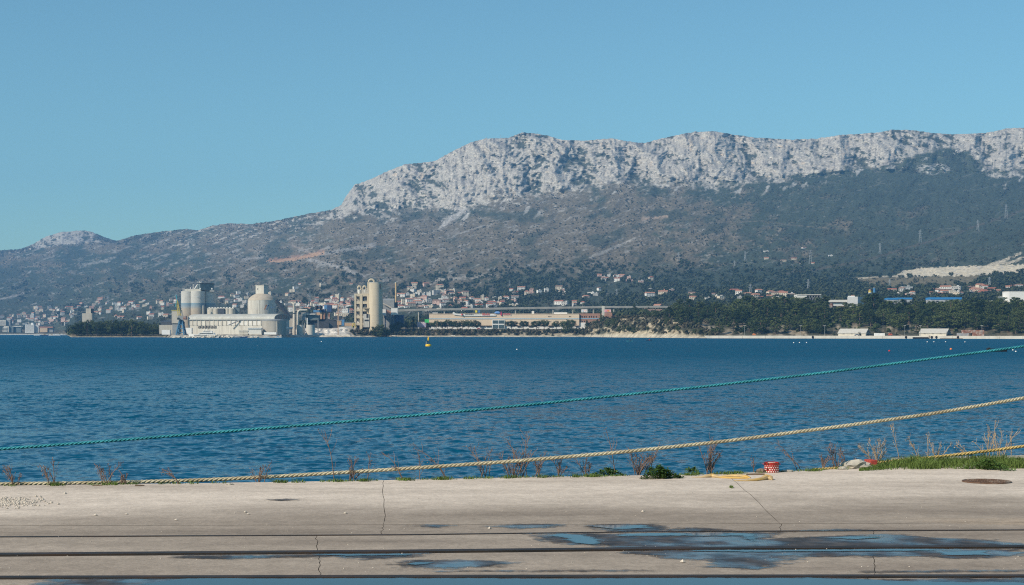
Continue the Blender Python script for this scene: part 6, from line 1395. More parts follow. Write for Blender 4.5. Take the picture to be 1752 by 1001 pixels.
# ---------------------------------------------------------------- far quay on the right
fq = empty('far_quay', (wx(1480, 1270), 1270, 0)); fq['kind'] = 'structure'
xs_ = [1214]+list(range(1230, 2300, 40))
fqm = mat('far_quay_concrete', (0.58, 0.54, 0.47), 0.9, 0.12, 0.3, stretch=(1, 1, 0.4), col2=(0.42, 0.39, 0.33), thr=(0.5, 0.7), scale2=0.15)
for a, c in zip(xs_[:-1], xs_[1:]):
    Da, Dc = float(shoreD(a))-12, float(shoreD(c))-12; m_ = MB()
    m_.prism([(wx(a, Da)+0.08, Da), (wx(c, Dc)-0.08, Dc), (wx(c, Dc)-0.08, Dc+50), (wx(a, Da)+0.08, Da+50)], -3, 2.15); m_.build('quay_block', fqm, fq)
def fqD(px): return float(shoreD(px))-12
for px_ in (1390.6, 1550, 1594, 1602, 1639):
    D = fqD(px_); m_ = MB(); m_.lathe((0, 0, 0), [(0.55, -0.3), (0.95, -0.25), (1.0, 0), (0.95, 0.25), (0.55, 0.3), (0.5, 0)], 18)
    m_.v = [(wx(px_, D)+x, D-0.36+z*0.9, 1.15+y) for x, y, z in m_.v]; single('tyre_fender', m_, rubber, 'black tyre fender hung on the far quay wall', 'fender', 'tyre fenders on the far quay', smooth=True)
D = fqD(1575)-3; pt = empty('pontoon', (wx(1575, D), D, 0), 'black floating pontoon beside the far quay', 'pontoon')
m_ = MB(); m_.box((wx(1575, D), D, -0.4), (m2(25, D), 4, 1.6)); m_.build('hull', rubber, pt); m_ = MB(); m_.box((wx(1590, D), D, 1.2), (m2(3, D), 2.5, 0.7)); m_.build('hatch', rustm, pt)
m_ = MB(); D = fqD(1640); m_.box((wx(1643, D), D-1.0, -0.2), (m2(70, D), 1.8, 0.55)); single('timber_boom', m_, wood2, 'long dark timber boom floating along the far quay', 'boom')
def gabled(name, xl, xc, xr, ye, yr, yb, D, rot, wallm, roofm, endm, label, cat, group=None):
    """Gabled shed: eaves front xl..xc, gable end xc..xr; ye eaves row, yr ridge row, yb base row."""
    u0, uc, ur = [(p-876)/F for p in (xl, xc, xr)]; B = Vector((uc*D, D, 0)); f = Vector((-math.cos(rot), math.sin(rot), 0)); g = Vector((math.sin(rot), math.cos(rot), 0))
    L1 = (u0*B.y-B.x)/(f.x-u0*f.y); L2 = (ur*B.y-B.x)/(g.x-ur*g.y); A_ = B+f*L1; zb = wz(yb, D); ze = wz(ye, D); zr = wz(yr, D); up = Vector((0, 0, 1))
    root = empty(name, (B.x, B.y, zb), label, cat, group)
    m_ = MB(); P = [A_, B, B+g*L2, A_+g*L2]; m_.prism([(p.x, p.y) for p in P], zb, ze); m_.build('wall', wallm, root)
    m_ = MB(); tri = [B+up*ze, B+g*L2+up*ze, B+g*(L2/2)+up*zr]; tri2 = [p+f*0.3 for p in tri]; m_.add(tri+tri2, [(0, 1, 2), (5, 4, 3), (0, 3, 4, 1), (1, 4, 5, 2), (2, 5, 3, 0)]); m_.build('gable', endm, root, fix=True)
    m_ = MB(); P_ = []
    for q in (A_+f*0.4, B-f*0.4):
        for t, z in ((-0.6, ze-0.25), (L2/2, zr+0.15), (L2+0.6, ze-0.25), (L2+0.6, ze-0.5), (L2/2, zr-0.15), (-0.6, ze-0.5)): P_.append(q+g*t+up*z)
    m_.add(P_, [(0, 1, 7, 6), (1, 2, 8, 7), (2, 3, 9, 8), (3, 4, 10, 9), (4, 5, 11, 10), (5, 0, 6, 11), (0, 1, 2, 3, 4, 5), (11, 10, 9, 8, 7, 6)]); rf = m_.build('roof', roofm, root, fix=True)
    m_ = MB(); c = B+g*(L2/2)-f*0.15; m_.box((c.x, c.y, zb+0.05), (0.3, L2*0.4, (ze-zb)*0.8), -rot); m_.build('end_door', dk, root)
    for k in range(3):
        c = A_-f*(L1*(0.2+0.3*k))-g*0.1; m_ = MB(); m_.box((c.x, c.y, ze-1.0), (1.6, 0.2, 0.7), -rot); m_.build('window', dk, root)
    return root
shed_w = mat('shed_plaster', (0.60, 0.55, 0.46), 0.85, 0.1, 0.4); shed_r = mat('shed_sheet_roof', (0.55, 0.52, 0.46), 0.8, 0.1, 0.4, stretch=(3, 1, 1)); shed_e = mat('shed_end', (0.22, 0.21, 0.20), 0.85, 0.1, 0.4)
gabled('quay_shed', 1434, 1481, 1488.4, 569.6, 562.6, 575.6, float(shoreD(1460))+20, math.radians(24), shed_w, shed_r, shed_e, 'pale gabled shed on the far quay, the left one', 'shed', 'sheds on the far quay')
gabled('quay_shed', 1573, 1619, 1626.4, 569.4, 562.4, 575.4, float(shoreD(1600))+20, math.radians(24), shed_w, shed_r, shed_e, 'pale gabled shed on the far quay, the right one beside rusty containers', 'shed', 'sheds on the far quay')
def container(px0, y0, px1, y1, D, mt, lb, dep=5):
    A = Far(D); root = empty('container', (A.x((px0+px1)/2), D, A.z(y1)), lb, 'container', 'containers on the far quay'); m_ = MB(); A.rect(m_, px0, y0, px1, y1, dep); m_.build('shell', mt, root)
    n = max(3, int((px1-px0)/2.2))
    for k in range(n+1):
        m_ = MB(); A.rect(m_, px0+(px1-px0)*k/n-0.15, y0+0.2, px0+(px1-px0)*k/n+0.15, y1, 0.12, -0.121); m_.build('rib', mt, root)
D = float(shoreD(1506))+16
container(1498, 570, 1513.4, 576.4, D, white_m, 'white container between the two quay sheds'); D = float(shoreD(1660))+14
container(1640, 570, 1658, 575.6, D, mat('grey_rust', (0.33, 0.34, 0.35), 0.8, 0.25, 0.6, col2=(0.30, 0.15, 0.10)), 'grey rusty container right of the right quay shed')
container(1648, 564.6, 1663.5, 569.9, D+2, rustm, 'rusty container stacked behind the grey one'); container(1664.5, 564.6, 1683.6, 575.6, D+1, rustm, 'tall rust red container, rightmost of the pile')
for px_, lb in ((1274, 'lamp post on the far quay left of the wood clearing'), (1370, 'lamp post on the far quay below the wooded hill'), (1411, 'lamp post left of the left quay shed'), (1548, 'lamp post between the two quay sheds'), (1575, 'lamp post at the left end of the right quay shed'), (1680, 'lamp post behind the rusty containers')):
    D = float(shoreD(px_))+12; root = empty('lamp_post', (wx(px_, D), D, 2.15), lb, 'lamp post', 'lamp posts on the far quay'); h = wz(557.5, D)-2.15
    m_ = MB(); m_.cyl((wx(px_, D), D, 2.15), 0.14, h, 8, 0.09); m_.build('post', grey_m, root); m_ = MB(); m_.box((wx(px_, D), D, 2.15+h), (1.9, 0.3, 0.18)); m_.build('lamp_head', white_m, root)
def car(name, px, py, D, mt, label, L_=4.3, h=1.45, cat='car', rz=0.0, z=None):
    X = wx(px, D); z = wz(py, D) if z is None else z; root = empty(name, (X, D, z), label, cat, 'parked vehicles'); w = 1.75
    prof = [(-L_/2, 0.35), (-L_/2, 0.75), (-L_*0.36, 0.85), (-L_*0.22, h), (L_*0.24, h), (L_*0.40, 0.9), (L_/2, 0.8), (L_/2, 0.35)]
    if cat == 'van': prof = [(-L_/2, 0.35), (-L_/2, 1.0), (-L_*0.40, h), (L_/2, h), (L_/2, 0.35)]
    m_ = MB(); n = len(prof); m_.add([(X+a, D-w/2, z+b_) for a, b_ in prof]+[(X+a, D+w/2, z+b_) for a, b_ in prof], [tuple(range(n)), tuple(range(2*n-1, n-1, -1))]+[(i, n+i, n+(i+1) % n, (i+1) % n) for i in range(n)]); m_.build('body', mt, root, fix=True)
    m_ = MB(); m_.box((X+0.1, D-w/2-0.01, z+h*0.62), (L_*0.42, 0.05, h*0.24)); m_.build('side_window', VEH, root)
    for sx in (-0.31, 0.31):
        for sy in (-1, 1):
            m_ = MB(); m_.lathe((0, 0, 0), [(0.30, -0.1), (0.32, 0), (0.30, 0.1)], 12); m_.v = [(X+sx*L_+x, D+sy*(w/2-0.08)+z2, z+0.32+y) for x, y, z2 in m_.v]; m_.build('wheel', rubber, root)
car('parked_car', 819, 563.4, 1778, cm('car_red', (0.42, 0.03, 0.03), 0.35), 'red car parked under the stone pines'); car('parked_van', 810, 563.2, 1777, white_m, 'white van parked under the stone pines', 5.2, 2.1, 'van')
car('parked_car', 826, 563.2, 1780, cm('car_dark', (0.05, 0.07, 0.09), 0.35), 'dark car parked right of the red one'); car('parked_car', 745, 563.4, 1777, white_m, 'white car parked at the left end of the pine row')
car('parked_car', 1466, 575.5, float(shoreD(1466))+12, cm('car_grey', (0.30, 0.31, 0.33), 0.35), 'grey car in front of the left quay shed', z=2.16)
car('tractor', 1523, 575.6, float(shoreD(1523))+12, cm('tractor_red', (0.42, 0.10, 0.05), 0.5), 'small rusty red vehicle right of the white container', 3.4, 2.2, 'vehicle', z=2.16)
car('parked_car', 1290, 572, float(shoreD(1290))+14, cm('car_orange', (0.60, 0.20, 0.06), 0.4), 'small orange red vehicle on the left part of the far quay', 3.0, 2.0, z=2.16)
def block(name, cat, label, D, parts, base=None, group=None):
    """Building from photo rectangles: (part, material, x0, y0, x1, y1, depth, dy)."""
    A = Far(D); x_ = (parts[0][2]+parts[0][4])/2; root = empty(name, (A.x(x_), D, A.z(max(p[5] for p in parts))), label, cat, group)
    for nm, mt, x0, y0, x1, y1, dp, dy in parts: m_ = MB(); A.rect(m_, x0, y0, x1, y1, dp, dy); m_.build(nm, mt, root)
    return root
blue_r = mat('bright_blue_roof', (0.035, 0.22, 0.52), 0.6, 0.08, 0.4)
# industry behind the wooded hill
D_ = 1720
t = block('open_frame_hall', 'hall', 'white hall with an open dark steel frame on its right', D_, [('wall', white2, 1363.5, 505, 1380, 517, 18, 0), ('roof', white2, 1363.5, 503.8, 1405, 505, 18, -0.5), ('dark_interior', dk, 1380.1, 505.1, 1404, 516.5, 14, 3), ('side_box', white2, 1405.5, 508, 1412, 517, 8, 2)])
A = Far(D_)
for k in range(6):
    x0 = 1380.4+k*4.6; m_ = MB(); A.rect(m_, x0, 505.1, x0+0.6, 516.5, 0.5, 0.2); m_.build('steel_column', grey_m, t)
    if k < 5: m_ = MB(); m_.tube([(A.x(x0), D_+0.5, A.z(515)), (A.x(x0+4.6), D_+0.5, A.z(506))], 0.22, 4); m_.build('steel_brace', grey_m, t)
D_ = 1690
m_ = MB(); gb = empty('grey_cube_building', (wx(1462, D_), D_, wz(527, D_)), 'pale grey cube-shaped works building above the clearing', 'building'); rbox(m_, 1449.8, 1467.6, 1478.5, wz(527, D_), wz(507.6, D_), D_, math.radians(30)); m_.build('body', mat('pale_grey_sheet', (0.46, 0.47, 0.48), 0.7, 0.06, 0.3), gb)
m_ = MB(); Far(D_).rect(m_, 1456, 505.8, 1466, 507.6, 5, 10); m_.build('roof_box', white_m, gb); m_ = MB(); Far(D_).rect(m_, 1461, 504.4, 1465.5, 505.8, 4, 10); m_.build('roof_hut', brickm, gb)
block('low_white_hall', 'hall', 'low white hall with a dark opening left of the grey cube', 1700, [('wall', white2, 1416, 513, 1449.6, 517, 12, 0), ('back_wall', grey_m, 1416, 517, 1449.6, 526, 10, 5), ('truck_body', white_m, 1426, 518.6, 1446, 523, 4, 2), ('door_frame', rustm, 1420, 517, 1424.5, 526, 2, 1), ('opening', dk, 1425, 517, 1449, 518.6, 3, 1.5), ('lower_rust', rustm, 1432, 523.1, 1448, 526, 3, 2)])
for x0, x1, y0, y1, yb, lb in ((1519, 1536, 509.6, 512.6, 520, 'hall with bright blue roof edge, left part, above the wood'), (1537, 1560.4, 509.2, 512, 520, 'hall with bright blue roof edge, middle part, above the wood'), (1592, 1645, 508.8, 512.4, 518.5, 'longest hall with bright blue roof edge, above the wood')):
    block('blue_roof_hall', 'hall', lb, 1780, [('wall', mat('hall_grey', (0.42, 0.43, 0.45), 0.7, 0.08, 0.3), x0, y1, x1, yb, 20, 0), ('roof_edge', blue_r, x0-0.3, y0, x1+0.3, y1, 21, -0.5), ('window_band', dk, x0+3, y1+2, x0+7, y1+4.5, 0.3, -0.2), ('window_band', dk, x0+10, y1+2, x0+14, y1+4.5, 0.3, -0.2)], group='blue roofed halls')
D_ = 1790; A = Far(D_)
bs = empty('blue_chimney', (A.x(1496), D_, A.z(518)), 'thick blue chimney pipe above the wood', 'chimney'); m_ = MB(); m_.cyl((A.x(1496), D_, A.z(518)), m2(1.95, D_), A.z(492.4)-A.z(518), 18); m_.build('pipe', cm('pipe_blue', (0.06, 0.20, 0.40)), bs, smooth=True); m_ = MB(); m_.cyl((A.x(1496), D_, A.z(493)), m2(2.2, D_), 0.6, 18); m_.build('rim', grey_m, bs)
wt = empty('striped_tower', (A.x(1490), D_+4, A.z(520)), 'white and ochre banded round tower left of the blue chimney', 'tower')
for nm, mt, r_, y0, y1 in (('shaft', orange_m, 2.0, 506, 520), ('bowl', white_m, 2.9, 500.5, 506), ('band', cm('band_blue', (0.1, 0.2, 0.4)), 3.05, 501.5, 502.5), ('upper_band', crane_y, 2.9, 497, 500.4), ('cap', brickm, 2.2, 494.5, 496.9)):
    m_ = MB(); m_.cyl((A.x(1490), D_+4, A.z(y1)), m2(r_, D_), A.z(y0)-A.z(y1), 18); m_.build(nm, mt, wt, smooth=True)
block('white_hall', 'hall', 'big plain white hall at the right edge behind the wood', 1760, [('wall', white_m, 1727, 499, 1800, 520, 25, 0), ('roof_edge', white2, 1726.6, 498.2, 1800, 499, 25.5, -0.4), ('annex', conc_w, 1690, 514, 1727, 522, 12, 4)])
block('glass_pavilion', 'building', 'small blue grey glazed pavilion left of the big white hall', 1775, [('body', teal_m, 1711.5, 508.5, 1724.5, 514, 8, 0), ('roof', white2, 1711, 507.6, 1725, 508.4, 8.6, -0.3)])
block('long_low_wall', 'wall', 'long low brown wall at the end of the conveyor bridge', 1800, [('wall', rustm, 1265, 524, 1294, 531, 3, 0), ('coping', conc_w, 1265, 523, 1294, 523.9, 3.4, -.2)])
# ---------------------------------------------------------------- left bank: hotel and neighbours
D_ = 3680
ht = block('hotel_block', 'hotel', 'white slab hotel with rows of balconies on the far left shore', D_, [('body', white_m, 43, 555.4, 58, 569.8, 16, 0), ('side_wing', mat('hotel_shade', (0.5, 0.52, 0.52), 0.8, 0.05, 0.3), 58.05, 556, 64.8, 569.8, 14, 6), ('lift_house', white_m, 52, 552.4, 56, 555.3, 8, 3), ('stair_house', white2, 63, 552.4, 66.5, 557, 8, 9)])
A = Far(D_)
for k in range(7): m_ = MB(); A.rect(m_, 43.6, 556.6+k*1.8, 57.4, 557.3+k*1.8, 0.4, -0.3); m_.build('balcony_row', grey_m, ht)
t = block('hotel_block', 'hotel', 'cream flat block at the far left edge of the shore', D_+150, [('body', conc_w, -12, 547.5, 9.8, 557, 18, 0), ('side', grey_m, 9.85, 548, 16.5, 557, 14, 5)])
A = Far(D_+150)
for k in range(4): m_ = MB(); A.rect(m_, -11, 549+k*2, 9, 549.8+k*2, 0.4, -0.3); m_.build('balcony_row', grey_m, t)
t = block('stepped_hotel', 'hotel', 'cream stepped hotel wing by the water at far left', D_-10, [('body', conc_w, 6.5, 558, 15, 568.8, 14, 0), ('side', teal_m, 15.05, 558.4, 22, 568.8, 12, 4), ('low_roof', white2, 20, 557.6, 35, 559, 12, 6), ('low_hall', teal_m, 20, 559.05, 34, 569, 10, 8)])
A = Far(D_-10)
for k in range(4): m_ = MB(); A.rect(m_, 5-k*0.3, 560+k*2.4, 12, 560.8+k*2.4, 2, -1.9); m_.build('balcony', white2, t)
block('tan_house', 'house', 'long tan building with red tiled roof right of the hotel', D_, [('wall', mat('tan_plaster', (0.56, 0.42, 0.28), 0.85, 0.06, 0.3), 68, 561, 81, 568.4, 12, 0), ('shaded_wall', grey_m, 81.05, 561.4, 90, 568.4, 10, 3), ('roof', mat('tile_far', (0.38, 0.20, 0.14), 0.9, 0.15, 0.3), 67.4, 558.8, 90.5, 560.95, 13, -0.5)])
m_ = MB(); Far(3590).rect(m_, -60, 571.2, 108, 572.9, 6, 0); single('promenade_wall', m_, conc_w, 'low pale sea wall along the far left shore', 'wall')
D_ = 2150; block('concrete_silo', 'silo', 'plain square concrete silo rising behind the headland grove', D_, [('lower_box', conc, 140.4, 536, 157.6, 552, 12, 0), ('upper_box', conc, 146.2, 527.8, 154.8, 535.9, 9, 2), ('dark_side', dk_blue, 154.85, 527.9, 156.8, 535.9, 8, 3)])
# ---------------------------------------------------------------- houses
wallc = {'white': (0.72, 0.70, 0.66), 'cream': (0.64, 0.56, 0.44), 'grey': (0.46, 0.45, 0.43), 'pink': (0.58, 0.40, 0.34)}
roofc = {'red': (0.33, 0.125, 0.085), 'orange': (0.40, 0.20, 0.135), 'brown': (0.24, 0.155, 0.12), 'flat': (0.5, 0.48, 0.45)}
WM = {k: mat('house_wall_'+k, v, 0.85, 0.05, 0.4) for k, v in wallc.items()}; RM = {k: mat('house_roof_'+k, v, 0.9, 0.15, 0.5) for k, v in roofc.items()}
HM = {}
def house_meshes(st, wd, rf):
    """Meshes of a house with st storeys, wd bays, hip / gable / flat roof. Window recesses are cut into the front and left walls."""
    key = (st, wd, rf)
    if key in HM: return HM[key]
    w, d, h = wd*3.4, 9.0, st*2.9+0.6; m_ = MB()
    def facade(o, ux, n):       # gridded wall with sunk windows
        W_ = n*3.4; out = Vector((ux.y, -ux.x, 0)); xs = [0]; 
        for i in range(n): xs += [i*3.4+1.0, i*3.4+2.4]
        xs.append(W_); zs_ = [0]
        for k in range(st): zs_ += [k*2.9+1.0, k*2.9+2.4]
        zs_.append(h)
        for i in range(len(xs)-1):
            for k in range(len(zs_)-1):
                win = i % 2 == 1 and k % 2 == 1; q = out*(-0.25 if win else 0); P = [o+ux*xs[i]+q, o+ux*xs[i+1]+q, o+ux*xs[i+1]+q, o+ux*xs[i]+q]; Z = [zs_[k], zs_[k], zs_[k+1], zs_[k+1]]
                m_.add([(p.x, p.y, z) for p, z in zip(P, Z)], [(0, 1, 2, 3)], 1 if win else 0)
    facade(Vector((-w/2, -d/2, 0)), Vector((1, 0, 0)), wd)
    m_.quad((w/2, -d/2, 0), (w/2, d/2, 0), (w/2, d/2, h), (w/2, -d/2, h)); m_.quad((w/2, d/2, 0), (-w/2, d/2, 0), (-w/2, d/2, h), (w/2, d/2, h)); m_.quad((-w/2, d/2, 0), (-w/2, -d/2, 0), (-w/2, -d/2, h), (-w/2, d/2, h))
    m_.box((0, 0, -6), (w, d, 6.0))
    wall = m_.mesh('wall'); bm = bmesh.new(); bm.from_mesh(wall); bmesh.ops.remove_doubles(bm, verts=bm.verts, dist=0.001); bm.to_mesh(wall); bm.free()
    m_ = MB(); e = 0.5
    if rf == 'flat': m_.box((0, 0, h), (w+0.5, d+0.5, 0.5)); m_.box((w*0.2, 1, h+0.5), (3, 3, 1.6))
    else:
        rh = 2.3; ins = d*0.42 if rf == 'hip' else -0.0
        P = [(-w/2-e, -d/2-e, h), (w/2+e, -d/2-e, h), (w/2+e, d/2+e, h), (-w/2-e, d/2+e, h), (-w/2-e+ins, 0, h+rh), (w/2+e-ins, 0, h+rh)]
        m_.add(P, [(0, 1, 5, 4), (1, 2, 5), (2, 3, 4, 5), (3, 0, 4), (3, 2, 1, 0)])
    roof = m_.mesh('roof'); HM[key] = (wall, roof); return HM[key]
def house(p, st, wd, rf, wc, rc, label, group, rz, sc=1.0):
    wall, roof = house_meshes(st, wd, rf); root = bpy.data.objects.new('house', None); COL.objects.link(root); root.location = p; root.rotation_euler[2] = rz; root.scale = (sc, sc, sc); tag(root, label, 'house', group)
    for nm, me_, ms_ in (('wall', wall, [WM[wc], dk]), ('roof', roof, [RM['flat' if rf == 'flat' else rc]])):
        o = bpy.data.objects.new(nm, me_); COL.objects.link(o); o.parent = root
        while len(me_.materials) < len(ms_): me_.materials.append(None)
        for i, mm in enumerate(ms_): o.material_slots[i].link = 'OBJECT'; o.material_slots[i].material = mm
r = random.Random(77)
CL = [ # x0, x1, y0, y1, n, label place, group
 (-20, 60, 536, 556, 32, 'above the far left hotels', 'houses of the far left town'),
 (60, 130, 527, 556, 44, 'left of the concrete silo', 'houses of the far left town'),
 (62, 72, 526, 531, 2, 'topmost in far left town', 'houses of the far left town'),
 (130, 235, 519, 533, 26, 'above the headland grove', 'houses above the headland grove'), (235, 306, 515, 530, 16, 'beside the banded silos', 'houses above the headland grove'),
 (165, 172, 513, 519, 3, 'high above the grove', 'houses above the headland grove'), (150, 290, 533, 548, 12, 'low behind the headland grove', 'houses above the headland grove'),
 (374, 424, 502, 528, 13, 'between silos and dome', 'houses between the silos'), (455, 500, 505, 535, 9, 'right of the dome', 'houses right of the dome'), (470, 620, 486, 500, 5, 'high slope left of kiln tower', 'houses high on the slope'),
 (500, 560, 517, 534, 20, 'behind the filter house', 'houses left of the kiln tower'), (560, 606, 508, 530, 26, 'slope left of kiln tower', 'houses left of the kiln tower'), (575, 606, 533, 548, 9, 'low left of the kiln tower', 'houses left of the kiln tower'),
 (682, 740, 504, 528, 26, 'right of the ochre chimney', 'houses above the store'), (690, 760, 488, 503, 8, 'high above the ochre chimney', 'houses above the store'), (740, 800, 500, 527, 24, 'above the left end of the store', 'houses above the store'),
 (800, 885, 512, 528, 22, 'above the middle of the store', 'houses above the store'), (873, 905, 498, 507, 6, 'in the bright slope group', 'houses above the store'), (955, 1000, 520, 526, 5, 'above conveyor bridge', 'houses above the store'),
 (735, 800, 530, 537, 5, 'over left end of store', 'houses above the store'), (1025, 1065, 472, 482, 9, 'in the high hamlet', 'houses of the hamlet'), (1065, 1115, 473, 484, 4, 'right of the high hamlet', 'houses of the hamlet'), (905, 1030, 496, 510, 11, 'in woods above brick wing', 'houses in the woods'),
 (1100, 1240, 496, 516, 12, 'below woods above sandy scarp', 'houses in the woods'), (1105, 1130, 532, 540, 5, 'at the right end of the store annex', 'houses behind the scarp'), (1255, 1345, 500, 522, 15, 'at the end of the conveyor bridge', 'houses behind the wooded hill'),
 (1330, 1365, 504, 512, 4, 'left of the open frame hall', 'houses behind the wooded hill'), (1525, 1600, 500, 509, 8, 'above the blue roofed halls', 'houses behind the wooded hill'), (1600, 1660, 496, 509, 13, 'above the longest blue roofed hall', 'houses behind the wooded hill'), (1660, 1725, 492, 508, 14, 'left of the big white hall', 'houses behind the wooded hill'), (1728, 1760, 490, 498, 4, 'over the big white hall', 'houses behind the wooded hill'),
 (1300, 1440, 425, 452, 8, 'lone on dark right slope', 'lone houses on the mountain side'), (940, 1140, 372, 380, 0, '', '')]
SPEC = []
for x0, x1, y0, y1, n, place, grp in CL:
    pts = []
    for i in range(n):
        for _ in range(14):
            p = (r.uniform(x0, x1), r.uniform(y0, y1))
            if all(abs(p[0]-q[0]) > 4.2 or abs(p[1]-q[1]) > 2.2 for q in pts): break
        pts.append(p)
        P = ground(*p); far = P[1] > 3400; lone = 'lone' in place
        st = r.choice((1, 2, 2, 3)) if not lone else 1; wd = r.choice((2, 3, 3, 4, 5)); rf = r.choice(('hip', 'gable', 'gable', 'flat', 'flat')); wc = r.choice(('white', 'white', 'white', 'cream', 'cream', 'grey', 'pink')); rc = r.choice(('red', 'orange', 'orange', 'brown'))
        size = {1: 'low', 2: '', 3: 'tall'}[st]; rooft = {'hip': '%s hipped roof' % rc, 'gable': '%s gabled roof' % rc, 'flat': 'flat roof'}[rf]
        lb = ' '.join(('%s %s house, %s, %s' % (size, wc, rooft, place)).split())
        SPEC.append(((P[0], P[1], P[2]-0.3), st, wd, rf, wc, rc, lb, grp, r.uniform(-0.5, 0.5), 0.7 if lone else r.uniform(0.72, 0.95)))
SPEC.sort(key=lambda s: s[0][1]/(s[2]*s[9]*(1+0.4*s[1])))       # those that show largest are houses of their own, the far rest of the town is one mass
for s in SPEC[:295]: house(*s)
tw = MB(); tmats = [dk]+[WM[k] for k in wallc]+[RM[k] for k in roofc]; wi = {k: 1+i for i, k in enumerate(wallc)}; ri_ = {k: 5+i for i, k in enumerate(roofc)}
for p, st, wd, rf, wc, rc, lb, grp, rz, sc in SPEC[295:]:
    wall, roof = house_meshes(st, wd, rf); ca, sa = math.cos(rz), math.sin(rz)
    for me_, is_wall in ((wall, True), (roof, False)):
        n0 = len(tw.v); tw.v += [(p[0]+sc*(v.co.x*ca-v.co.y*sa), p[1]+sc*(v.co.x*sa+v.co.y*ca), p[2]+sc*v.co.z) for v in me_.vertices]
        for q in me_.polygons:
            tw.f.append(tuple(n0+i for i in q.vertices)); tw.mi.append((0 if q.material_index == 1 else wi[wc]) if is_wall else ri_['flat' if rf == 'flat' else rc])
tag(tw.build('distant_town', tmats), 'small pale houses massed in the far left town', 'houses', kind='stuff')
# ---------------------------------------------------------------- pylons, masts
pyl = mat('galvanised_steel', (0.34, 0.36, 0.37), 0.6, 0.1, 0.5)
for i, (px, yb, yt, lb) in enumerate([(1161, 447, 431, 'leftmost steel pylon on the dark right slope'), (1275, 446, 430, 'steel pylon on the right slope left of the lone houses'), (1386.6, 451, 428, 'steel pylon standing among the lone houses'), (1257, 458, 446, 'small steel pylon low on the right slope'), (1505.6, 434, 416, 'steel pylon above the bald quarry slope'), (1574.5, 415, 393, 'steel pylon high above the quarry'), (1673, 395, 376, 'second highest steel pylon near the right edge'), (1721.5, 375, 350, 'highest steel pylon near the right edge'), (1522, 492, 478, 'steel pylon on the bald slope under the quarry'), (1693, 492, 474, 'steel pylon under the right part of the quarry'), (1284, 506, 486, 'steel pylon above the end of the conveyor bridge'), (1383, 497, 478, 'steel pylon above the open frame hall'), (872, 495, 480, 'steel pylon on the wooded slope above the store'), (758.6, 507, 494, 'steel pylon above the left end of the store'), (185, 520, 505, 'slim mast on the slope above the headland grove'), (1055, 512, 495, 'steel pylon in the woods right of the store'), (530, 519, 499, 'steel pylon above the filter house')]):
    P = ground(px, yb); k = P[1]/F; H = (yb-yt)*k; w = H*0.10; root = empty('pylon', P, lb, 'pylon', 'steel pylons on the slope'); b0 = P[2]
    for sx in (-1, 1):
        for sy in (-1, 1): m_ = MB(); m_.tube([(P[0]+sx*w, P[1]+sy*w, b0-1), (P[0]+sx*w*0.2, P[1]+sy*w*0.2, b0+H)], 0.22, 4); m_.build('leg', pyl, root)
    for t, l in ((0.70, 0.26), (0.84, 0.20), (0.96, 0.14)): m_ = MB(); m_.box((P[0], P[1], b0+H*t), (H*l*1.5, 0.4, 0.4)); m_.build('cross_arm', pyl, root)
    for t in (0.15, 0.32, 0.5): m_ = MB(); ww = w*(1-0.8*t); m_.tube([(P[0]-ww, P[1]-ww, b0+H*t), (P[0]+ww*0.85, P[1]-ww*0.85, b0+H*(t+.16))], 0.16, 4); m_.build('lattice', pyl, root)
for px, h, lb in ((893, 5, 'thin aerial mast on the highest mountain top'), (919, 4, 'thin aerial mast right of the highest mountain top'), (857, 7, 'thin aerial mast on the left shoulder of the mountain top'), (832, 4, 'short aerial mast at the left end of the summit ridge')):
    D = float(np.interp(px, CX, D5)); zz = wz(float(ip(px, SKY))+1.5, D); m_ = MB(); m_.cyl((wx(px, D), D, zz), 0.9, h*D/F, 6, 0.5); single('aerial_mast', m_, pyl, lb, 'mast', 'aerial masts on the ridge')
# ---------------------------------------------------------------- afloat
def boat(name, px, py, D, L_, hull, lb, cat='boat', group=None, cabin=True, mast=0, canopy=None):
    X = wx(px, D); z = 0.0; root = empty(name, (X, D, 0), lb, cat, group); n = 10; h = L_*0.10+0.25; P_ = []; F_ = []
    for i in range(n+1):
        t = i/n; wdt = L_*0.16*(math.sin(math.pi*min(1, t*0.62+0.38))**0.8); sh = h*(1+0.45*(2*t-1)**2*(1.0 if t > .5 else .3)); x = X-L_/2+L_*t
        P_ += [(x, D-wdt, sh), (x, D-wdt*0.65, -0.2), (x, D+wdt*0.65, -0.2), (x, D+wdt, sh)]
    for i in range(n):
        for j in range(3): F_.append((i*4+j, i*4+j+1, i*4+j+5, i*4+j+4))
        F_.append((i*4+3, i*4, i*4+4, i*4+7))
    F_ += [(0, 3, 2, 1), (n*4, n*4+1, n*4+2, n*4+3)]; m_ = MB(); m_.add(P_, F_); m_.build('hull', hull, root, fix=True)
    if cabin:
        m_ = MB(); m_.add([(X-L_*.18, D-L_*.09, h), (X+L_*.14, D-L_*.09, h), (X+L_*.14, D+L_*.09, h), (X-L_*.18, D+L_*.09, h), (X-L_*.16, D-L_*.08, h+L_*.11), (X+L_*.06, D-L_*.08, h+L_*.11), (X+L_*.06, D+L_*.08, h+L_*.11), (X-L_*.16, D+L_*.08, h+L_*.11)], [(4, 5, 6, 7), (0, 1, 5, 4), (1, 2, 6, 5), (2, 3, 7, 6), (3, 0, 4, 7)]); cbn = m_.build('cabin', canopy or white_m, root)
        m_ = MB(); m_.box((X-L_*.05, D-L_*.091, h+L_*.045), (L_*.16, 0.05, L_*.04)); m_.build('window', VEH, cbn)
    if mast: m_ = MB(); m_.cyl((X, D, h), 0.09, mast, 6, 0.06); m_.build('mast', wood2, root); m_ = MB(); m_.box((X, D, h+mast*.62), (mast*.5, .1, .1)); m_.build('boom', wood2, root)
    return root
